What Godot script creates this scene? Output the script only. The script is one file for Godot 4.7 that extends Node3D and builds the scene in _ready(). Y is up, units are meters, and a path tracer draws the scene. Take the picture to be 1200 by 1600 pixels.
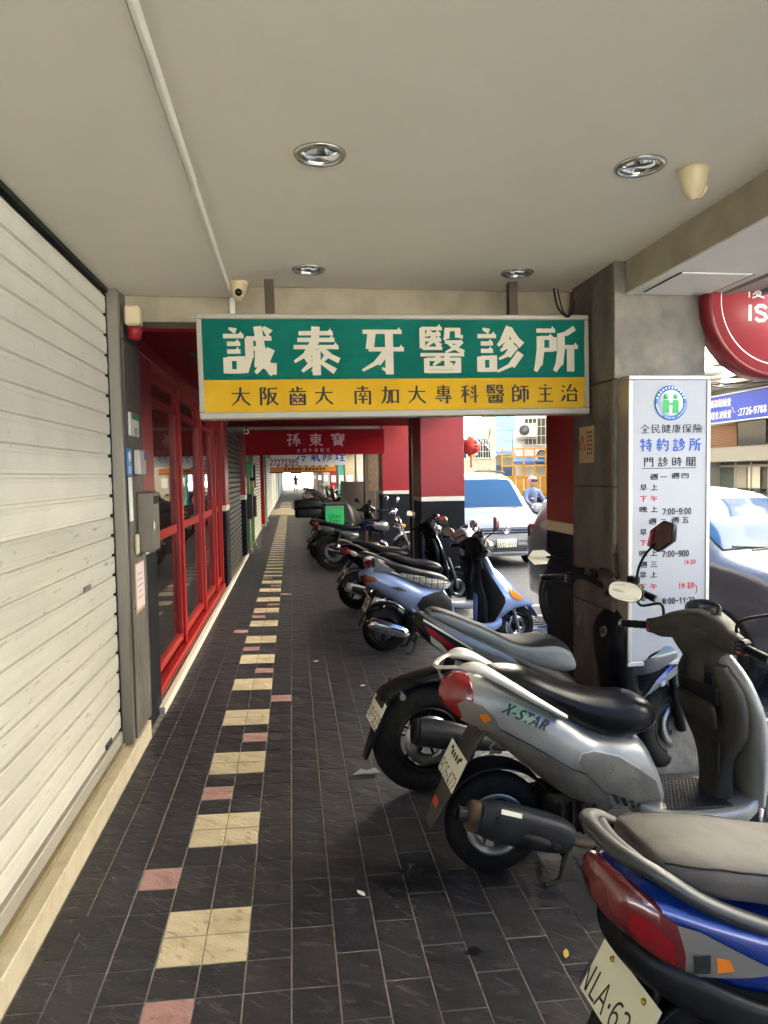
extends Node3D

const SLOPE := 0.0227          # the arcade floor falls towards the street
var M := {}
var RNG := RandomNumberGenerator.new()
var used_names := {}
var MESHES := {}

# ------------------------------------------------------------------ mesh building
class MB:
	var tris := PackedVector3Array()
	var grp := PackedInt32Array()
	func quad(a: Vector3, b: Vector3, c: Vector3, d: Vector3, g := -1):
		tri(a, b, c, g); tri(a, c, d, g)
	func tri(a: Vector3, b: Vector3, c: Vector3, g := -1):     # counter-clockwise seen from outside
		tris.push_back(a); tris.push_back(c); tris.push_back(b); grp.push_back(g)
	func box(c: Vector3, s: Vector3, bev := 0.0, bs := Basis.IDENTITY):
		var h := s * 0.5
		var b: float = min(bev, min(h.x, min(h.y, h.z)) * 0.95)
		if b <= 0.0:
			var v := []
			for i in 8:
				v.push_back(c + bs * Vector3(h.x if i & 1 else -h.x, h.y if i & 2 else -h.y, h.z if i & 4 else -h.z))
			for f in [[4, 5, 7, 6], [1, 0, 2, 3], [5, 1, 3, 7], [0, 4, 6, 2], [6, 7, 3, 2], [0, 1, 5, 4]]:
				quad(v[f[0]], v[f[1]], v[f[2]], v[f[3]])
			return
		# chamfered: three vertices per corner
		var p := {}
		for i in 8:
			var sx := 1.0 if i & 1 else -1.0
			var sy := 1.0 if i & 2 else -1.0
			var sz := 1.0 if i & 4 else -1.0
			p[[i, 0]] = c + bs * Vector3(sx * h.x, sy * (h.y - b), sz * (h.z - b))
			p[[i, 1]] = c + bs * Vector3(sx * (h.x - b), sy * h.y, sz * (h.z - b))
			p[[i, 2]] = c + bs * Vector3(sx * (h.x - b), sy * (h.y - b), sz * h.z)
		for f in [[4, 5, 7, 6, 2], [1, 0, 2, 3, 2], [5, 1, 3, 7, 0], [0, 4, 6, 2, 0], [6, 7, 3, 2, 1], [0, 1, 5, 4, 1]]:
			quad(p[[f[0], f[4]]], p[[f[1], f[4]]], p[[f[2], f[4]]], p[[f[3], f[4]]])
		var cc := c
		for e in [[0, 1, 1, 2], [2, 3, 1, 2], [4, 5, 1, 2], [6, 7, 1, 2], [0, 2, 0, 2], [1, 3, 0, 2], [4, 6, 0, 2], [5, 7, 0, 2], [0, 4, 0, 1], [1, 5, 0, 1], [2, 6, 0, 1], [3, 7, 0, 1]]:
			oquad(p[[e[0], e[2]]], p[[e[1], e[2]]], p[[e[1], e[3]]], p[[e[0], e[3]]], cc)
		for i in 8:
			otri(p[[i, 0]], p[[i, 1]], p[[i, 2]], cc)
	func otri(a: Vector3, b: Vector3, c: Vector3, inside: Vector3, g := -1):
		if (b - a).cross(c - a).dot(a - inside) < 0.0:
			tri(a, c, b, g)
		else:
			tri(a, b, c, g)
	func oquad(a: Vector3, b: Vector3, c: Vector3, d: Vector3, inside: Vector3, g := -1):
		otri(a, b, c, inside, g); otri(a, c, d, inside, g)
	# rings of points; the signed volume decides which way the faces look
	func loft(rings: Array, cap := true, closed_spine := false, g := 0):
		var t := PackedVector3Array()
		var n: int = rings[0].size()
		var m: int = rings.size()
		for i in (m if closed_spine else m - 1):
			var r0: PackedVector3Array = rings[i]
			var r1: PackedVector3Array = rings[(i + 1) % m]
			for j in n:
				var k := (j + 1) % n
				t.append_array([r0[j], r0[k], r1[k], r0[j], r1[k], r1[j]])
		var body := t.size() / 3
		if cap and not closed_spine:
			for e in [0, m - 1]:
				var r: PackedVector3Array = rings[e]
				var c := Vector3.ZERO
				for q in r: c += q
				c /= n
				for j in n:
					var k := (j + 1) % n
					if e == 0: t.append_array([c, r[k], r[j]])
					else: t.append_array([c, r[j], r[k]])
		var vol := 0.0
		var o := t[0]
		for i in range(0, t.size(), 3):
			vol += (t[i] - o).dot((t[i + 1] - o).cross(t[i + 2] - o))
		for i in range(0, t.size(), 3):
			var gg := g if i / 3 < body else g + 1
			if vol >= 0.0: tri(t[i], t[i + 1], t[i + 2], gg)
			else: tri(t[i], t[i + 2], t[i + 1], gg)
	func tube(pts: Array, r, sides := 8, cap := true, flat := 1.0):
		var rings := []
		var n := pts.size()
		var up := Vector3.UP
		for i in n:
			var t: Vector3 = (pts[min(i + 1, n - 1)] - pts[max(i - 1, 0)]).normalized()
			if i == 0:
				up = Vector3.UP if absf(t.y) < 0.9 else Vector3.RIGHT
			var s := t.cross(up).normalized()
			up = s.cross(t).normalized()
			var rr: float = r[i] if r is Array else r
			var ring := PackedVector3Array()
			for k in sides:
				var a := TAU * k / sides
				ring.push_back(pts[i] + (s * cos(a) + up * sin(a) * flat) * rr)
			rings.push_back(ring)
		loft(rings, cap)
	# profile [[radius, along], ...] turned about the axis of bs (its z)
	func lathe(c: Vector3, profile: Array, seg := 24, bs := Basis.IDENTITY, cap := true, closed := false):
		var rings := []
		for q in profile:
			var ring := PackedVector3Array()
			for k in seg:
				var a := TAU * k / seg
				ring.push_back(c + bs * Vector3(cos(a) * q[0], sin(a) * q[0], q[1]))
			rings.push_back(ring)
		loft(rings, cap, closed)
	# polygon in the xy plane of bs, extruded from z0 to z1
	func prism(poly: PackedVector2Array, z0: float, z1: float, c := Vector3.ZERO, bs := Basis.IDENTITY, bev := 0.0):
		var p := poly
		if Geometry2D.is_polygon_clockwise(p): p.reverse()
		var ins := p
		if bev > 0.0:
			var off := Geometry2D.offset_polygon(p, -bev)
			if off.size() == 1 and off[0].size() == p.size():
				ins = off[0]
				if Geometry2D.is_polygon_clockwise(ins): ins.reverse()
				var best := 0
				for i in ins.size():
					if ins[i].distance_to(p[0]) < ins[best].distance_to(p[0]): best = i
				var rolled := PackedVector2Array()
				for i in ins.size(): rolled.push_back(ins[(i + best) % ins.size()])
				ins = rolled
			else:
				bev = 0.0
		var idx := Geometry2D.triangulate_polygon(ins)
		for i in range(0, idx.size(), 3):
			var a := ins[idx[i]]; var b := ins[idx[i + 1]]; var d := ins[idx[i + 2]]
			if (b - a).cross(d - a) < 0.0:
				var s := b; b = d; d = s
			tri(c + bs * Vector3(a.x, a.y, z1), c + bs * Vector3(b.x, b.y, z1), c + bs * Vector3(d.x, d.y, z1))
			tri(c + bs * Vector3(a.x, a.y, z0), c + bs * Vector3(d.x, d.y, z0), c + bs * Vector3(b.x, b.y, z0))
		var n := p.size()
		for i in n:
			var k := (i + 1) % n
			var a := p[i]; var b := p[k]
			quad(c + bs * Vector3(a.x, a.y, z0 + bev), c + bs * Vector3(b.x, b.y, z0 + bev), c + bs * Vector3(b.x, b.y, z1 - bev), c + bs * Vector3(a.x, a.y, z1 - bev))
			if bev > 0.0:
				var e := ins[i]; var f := ins[k]
				quad(c + bs * Vector3(a.x, a.y, z1 - bev), c + bs * Vector3(b.x, b.y, z1 - bev), c + bs * Vector3(f.x, f.y, z1), c + bs * Vector3(e.x, e.y, z1))
				quad(c + bs * Vector3(e.x, e.y, z0), c + bs * Vector3(f.x, f.y, z0), c + bs * Vector3(b.x, b.y, z0 + bev), c + bs * Vector3(a.x, a.y, z0 + bev))
	func mesh() -> ArrayMesh:
		var st := SurfaceTool.new()
		st.begin(Mesh.PRIMITIVE_TRIANGLES)
		for i in grp.size():
			for k in 3:
				st.set_smooth_group(grp[i])
				st.add_vertex(tris[i * 3 + k])
		st.generate_normals()
		return st.commit()

func numbered(called: String) -> String:
	used_names[called] = used_names.get(called, -1) + 1
	return called if used_names[called] == 0 else "%s_%03d" % [called, used_names[called]]

func obj(called: String, what, m, parent: Node = null) -> MeshInstance3D:
	var o := MeshInstance3D.new()
	o.mesh = what.mesh() if what is MB else what
	o.material_override = M[m] if m is String else m
	if parent == null:
		o.name = numbered(called); add_child(o)
	else:
		o.name = called; parent.add_child(o, true)
	return o

func part(called: String, parent: Node, at := Vector3.ZERO) -> Node3D:
	var o := Node3D.new(); o.name = called; parent.add_child(o, true); o.position = at
	return o

func tag(o: Node, label: String, category: String, group := "", kind := ""):
	if label: o.set_meta("label", label)
	if category: o.set_meta("category", category)
	if group: o.set_meta("group", group)
	if kind: o.set_meta("kind", kind)

func thing(called: String, label: String, category: String, at := Vector3.ZERO, turn := 0.0, group := "") -> Node3D:
	var o := Node3D.new(); o.name = numbered(called); add_child(o)
	o.position = at; o.rotation.y = turn
	tag(o, label, category, group)
	return o

func setting(called: String, what, m) -> MeshInstance3D:
	var o := obj(called, what, m); o.set_meta("kind", "structure"); return o

func P(x: float, y: float, d: float) -> Vector3: return Vector3(x, y, -d)
# a box between two corners, d is the distance ahead of the camera
func slab(b: MB, x0: float, x1: float, y0: float, y1: float, d0: float, d1: float, bev := 0.0):
	b.box(Vector3((x0 + x1) / 2, (y0 + y1) / 2, -(d0 + d1) / 2), Vector3(absf(x1 - x0), absf(y1 - y0), absf(d1 - d0)), bev)
func bxm(x0: float, x1: float, y0: float, y1: float, d0: float, d1: float, bev := 0.0) -> MB:
	var b := MB.new(); slab(b, x0, x1, y0, y1, d0, d1, bev); return b
func floor_y(x: float) -> float: return -x * SLOPE

# Catmull-Rom through key rows
func smooth_rows(rows: Array, per := 5) -> Array:
	var out := []
	var n := rows.size()
	for i in n - 1:
		var a: Array = rows[max(i - 1, 0)]; var b: Array = rows[i]; var c: Array = rows[i + 1]; var d: Array = rows[min(i + 2, n - 1)]
		for s in per:
			var t := float(s) / per
			var r := []
			for k in b.size():
				r.push_back(0.5 * (2.0 * b[k] + (c[k] - a[k]) * t + (2.0 * a[k] - 5.0 * b[k] + 4.0 * c[k] - d[k]) * t * t + (3.0 * b[k] - a[k] - 3.0 * c[k] + d[k]) * t * t * t))
			out.push_back(r)
	out.push_back(rows[n - 1])
	return out
func curve(pts: Array, per := 6) -> Array:
	var rows := []
	for p in pts: rows.push_back([p.x, p.y, p.z])
	var out := []
	for r in smooth_rows(rows, per): out.push_back(Vector3(r[0], r[1], r[2]))
	return out
# body along x: rows of [x, y centre, half width, half height up, half height down, exponent]; the rings stand upright
func shell_rings(rows: Array, per := 5, seg := 24, zoff := 0.0) -> Array:
	var rings := []
	for r in smooth_rows(rows, per):
		var ring := PackedVector3Array()
		var e: float = 2.0 / r[5]
		for k in seg:
			var a := TAU * k / seg
			var c := cos(a); var s := sin(a)
			ring.push_back(Vector3(r[0], r[1] + signf(s) * pow(absf(s), e) * (r[3] if s > 0 else r[4]), zoff + signf(c) * pow(absf(c), e) * maxf(r[2], 0.002)))
		rings.push_back(ring)
	return rings
func shell(rows: Array, per := 5, seg := 24, zoff := 0.0) -> MB:
	var b := MB.new(); b.loft(shell_rings(rows, per, seg, zoff)); return b
# body along a bent spine in the xy plane: rows of [x, y, half width (z), half thickness, exponent]
func spine(rows: Array, per := 5, seg := 20, zoff := 0.0) -> MB:
	var b := MB.new()
	var s := smooth_rows(rows, per)
	var rings := []
	for i in s.size():
		var p: Array = s[max(i - 1, 0)]; var q: Array = s[min(i + 1, s.size() - 1)]
		var t := Vector3(q[0] - p[0], q[1] - p[1], 0).normalized()
		var up := Vector3(-t.y, t.x, 0)
		var r: Array = s[i]
		var e: float = 2.0 / r[4]
		var ring := PackedVector3Array()
		for k in seg:
			var a := TAU * k / seg
			var c := cos(a); var sn := sin(a)
			ring.push_back(Vector3(r[0], r[1], zoff) + Vector3(0, 0, signf(c) * pow(absf(c), e) * r[2]) + up * signf(sn) * pow(absf(sn), e) * r[3])
		rings.push_back(ring)
	b.loft(rings)
	return b
# body across: rows of [z, x, y, half x, half y, exponent]
func across(rows: Array, per := 5, seg := 20) -> MB:
	var b := MB.new()
	var rings := []
	for r in smooth_rows(rows, per):
		var e: float = 2.0 / r[5]
		var ring := PackedVector3Array()
		for k in seg:
			var a := TAU * k / seg
			var c := cos(a); var sn := sin(a)
			ring.push_back(Vector3(r[1] + signf(c) * pow(absf(c), e) * r[3], r[2] + signf(sn) * pow(absf(sn), e) * r[4], r[0]))
		rings.push_back(ring)
	b.loft(rings)
	return b
# how far out the shell reaches at a point of its side view
func cr(p: float, a: float, b: float, q: float, t: float) -> float:
	return 0.5 * (2.0 * a + (b - p) * t + (2.0 * p - 5.0 * a + 4.0 * b - q) * t * t + (3.0 * a - p - 3.0 * b + q) * t * t * t)
func shell_z(rows: Array, x: float, y: float) -> float:
	var n := rows.size()
	var i := 0
	while i < n - 2 and rows[i + 1][0] < x: i += 1
	var a: Array = rows[i]; var b: Array = rows[i + 1]
	var p: Array = rows[max(i - 1, 0)]; var q: Array = rows[min(i + 2, n - 1)]
	var t0 := 0.0; var t1 := 1.0
	for k in 12:
		var tm := (t0 + t1) * 0.5
		if cr(p[0], a[0], b[0], q[0], tm) < x: t0 = tm
		else: t1 = tm
	var t := (t0 + t1) * 0.5
	var yc := cr(p[1], a[1], b[1], q[1], t); var hz := maxf(cr(p[2], a[2], b[2], q[2], t), 0.002)
	var dy := y - yc
	var h := cr(p[3], a[3], b[3], q[3], t) if dy > 0 else cr(p[4], a[4], b[4], q[4], t)
	var ex := cr(p[5], a[5], b[5], q[5], t)
	var f: float = clampf(absf(dy) / maxf(h, 1e-4), 0, 1)
	return hz * pow(maxf(1.0 - pow(f, ex), 0.0), 1.0 / ex)
func on_shell(rows: Array, x: float, y: float, off: float, side := 1.0) -> Vector3:
	var e := 0.003
	var z := shell_z(rows, x, y)
	var gx := (shell_z(rows, x + e, y) - shell_z(rows, x - e, y)) / (2.0 * e)
	var gy := (shell_z(rows, x, y + e) - shell_z(rows, x, y - e)) / (2.0 * e)
	gx = clampf(gx, -4, 4); gy = clampf(gy, -4, 4)
	var nrm := Vector3(-gx, -gy, 1).normalized()
	var v := Vector3(x, y, z) + nrm * off
	return Vector3(v.x, v.y, v.z * side)
# a panel that follows the shell: polygon in the side view, both or one side
func patch(rows: Array, poly: PackedVector2Array, off := 0.004, side := 1.0, cell := 0.02) -> MB:
	var b := MB.new()
	var lo := poly[0]; var hi := poly[0]
	for p in poly: lo = lo.min(p); hi = hi.max(p)
	var x := lo.x
	while x < hi.x:
		var y := lo.y
		while y < hi.y:
			var c := PackedVector2Array([Vector2(x, y), Vector2(x + cell, y), Vector2(x + cell, y + cell), Vector2(x, y + cell)])
			for piece in Geometry2D.intersect_polygons(poly, c):
				var idx := Geometry2D.triangulate_polygon(piece)
				for i in range(0, idx.size(), 3):
					var v := []
					for k in 3:
						var q: Vector2 = piece[idx[i + k]]
						v.push_back(on_shell(rows, q.x, q.y, off, side))
					b.otri(v[0], v[1], v[2], (v[0] + v[1] + v[2]) / 3.0 - Vector3(0, 0, side), 0)
			y += cell
		x += cell
	return b
func pv(a: Array) -> PackedVector2Array:
	var o := PackedVector2Array()
	for i in range(0, a.size(), 2): o.push_back(Vector2(a[i], a[i + 1]))
	return o

# ------------------------------------------------------------------ materials
func srgb(hex: String) -> Color: return Color.html(hex)
func mk(called: String, c: String, rough := 0.6, metal := 0.0, more := {}) -> StandardMaterial3D:
	var m := StandardMaterial3D.new()
	m.albedo_color = Color.html(c)
	m.roughness = rough
	m.metallic = metal
	for k in more: m.set(k, more[k])
	M[called] = m
	return m
func noise(seed_: int, freq: float, oct := 4, kind := FastNoiseLite.TYPE_SIMPLEX_SMOOTH) -> FastNoiseLite:
	var n := FastNoiseLite.new()
	n.seed = seed_; n.frequency = freq; n.noise_type = kind
	n.fractal_type = FastNoiseLite.FRACTAL_FBM; n.fractal_octaves = oct
	return n
# computed picture: mix of tones by layered noise, stretched by sx, sy
func tone_tex(size: int, seed_: int, freq: float, tones: Array, oct := 5, sx := 1.0, sy := 1.0, spots := 0.0, spot_col := Color.BLACK) -> ImageTexture:
	var n := noise(seed_, freq, oct)
	var n2 := noise(seed_ + 7, freq * 6.0, 3)
	var im := Image.create(size, size, false, Image.FORMAT_RGB8)
	var cols := []
	for t in tones: cols.push_back(Color.html(t))
	var last := cols.size() - 1
	for y in size:
		for x in size:
			# blend across the border so that the tile repeats
			var u := float(x) / size; var v := float(y) / size
			var wx := clampf((u - 0.8) / 0.2, 0, 1); var wy := clampf((v - 0.8) / 0.2, 0, 1)
			var a := n.get_noise_2d(x * sx, y * sy)
			if wx > 0.0: a = lerpf(a, n.get_noise_2d((x - size) * sx, y * sy), wx)
			if wy > 0.0: a = lerpf(a, n.get_noise_2d(x * sx, (y - size) * sy), wy)
			var q := clampf(a * 0.9 + 0.5, 0.0, 0.999) * last
			var c: Color = cols[int(q)].lerp(cols[int(q) + 1], q - int(q))
			if spots > 0.0:
				var s := n2.get_noise_2d(x * sx, y * sy)
				if s > spots: c = c.lerp(spot_col, clampf((s - spots) * 4.0, 0, 1))
			im.set_pixel(x, y, c)
	im.generate_mipmaps()
	return ImageTexture.create_from_image(im)
func bump_tex(size: int, seed_: int, freq: float, strength: float, oct := 4, sx := 1.0, sy := 1.0) -> ImageTexture:
	var n := noise(seed_, freq, oct)
	var im := Image.create(size, size, false, Image.FORMAT_RGB8)
	for y in size:
		for x in size:
			var u := float(x) / size; var v := float(y) / size
			var wx := clampf((u - 0.8) / 0.2, 0, 1); var wy := clampf((v - 0.8) / 0.2, 0, 1)
			var a := n.get_noise_2d(x * sx, y * sy)
			if wx > 0.0: a = lerpf(a, n.get_noise_2d((x - size) * sx, y * sy), wx)
			if wy > 0.0: a = lerpf(a, n.get_noise_2d(x * sx, (y - size) * sy), wy)
			var g := a * 0.5 + 0.5
			im.set_pixel(x, y, Color(g, g, g))
	im.bump_map_to_normal_map(strength)
	im.generate_mipmaps()
	return ImageTexture.create_from_image(im)
func tri_mat(called: String, tex: Texture2D, scale: float, rough := 0.7, metal := 0.0, nrm: Texture2D = null, nscale := 1.0, world := true, tint := "ffffff") -> StandardMaterial3D:
	var m := mk(called, tint, rough, metal)
	m.albedo_texture = tex
	m.uv1_triplanar = true; m.uv1_world_triplanar = world
	m.uv1_scale = Vector3(scale, scale, scale)
	if nrm:
		m.normal_enabled = true; m.normal_texture = nrm; m.normal_scale = nscale
	return m

# riven slate: warped ridges crossing the tile at a slant; returns [colour, normal]
func slate_tex(size: int, seed_: int, tones: Array, crack: String) -> Array:
	var n := noise(seed_, 0.010, 5)
	n.domain_warp_enabled = true; n.domain_warp_amplitude = 38.0; n.domain_warp_frequency = 0.012
	var rg := noise(seed_ + 3, 0.009, 3); rg.fractal_type = FastNoiseLite.FRACTAL_RIDGED
	rg.domain_warp_enabled = true; rg.domain_warp_amplitude = 30.0; rg.domain_warp_frequency = 0.02
	var fine := noise(seed_ + 5, 0.16, 2)
	var cols := []
	for t in tones: cols.push_back(Color.html(t))
	var ck := Color.html(crack)
	var im := Image.create(size, size, false, Image.FORMAT_RGB8)
	var hm := Image.create(size, size, false, Image.FORMAT_RGB8)
	for y in size:
		for x in size:
			var wx := clampf((float(x) / size - 0.85) / 0.15, 0, 1); var wy := clampf((float(y) / size - 0.85) / 0.15, 0, 1)
			var s := func(k: FastNoiseLite, px: float, py: float) -> float: return k.get_noise_2d((px * 0.82 + py * 0.57) * 0.75, (py * 0.82 - px * 0.57) * 1.7)
			var a: float = s.call(n, x, y); var r: float = s.call(rg, x, y)
			if wx > 0.0: a = lerpf(a, s.call(n, x - size, y), wx); r = lerpf(r, s.call(rg, x - size, y), wx)
			if wy > 0.0: a = lerpf(a, s.call(n, x, y - size), wy); r = lerpf(r, s.call(rg, x, y - size), wy)
			var f := fine.get_noise_2d(x, y)
			var q := clampf(a * 0.8 + 0.5 + f * 0.12, 0.0, 0.999) * (cols.size() - 1)
			var c: Color = cols[int(q)].lerp(cols[int(q) + 1], q - int(q))
			var line := clampf((r - 0.62) * 5.0, 0, 1)
			c = c.lerp(ck, line * 0.55)
			im.set_pixel(x, y, c)
			var h := clampf(0.5 + a * 0.35 + f * 0.05 - line * 0.18, 0, 1)
			hm.set_pixel(x, y, Color(h, h, h))
	hm.bump_map_to_normal_map(7.0)
	im.generate_mipmaps(); hm.generate_mipmaps()
	return [ImageTexture.create_from_image(im), ImageTexture.create_from_image(hm)]

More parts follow.
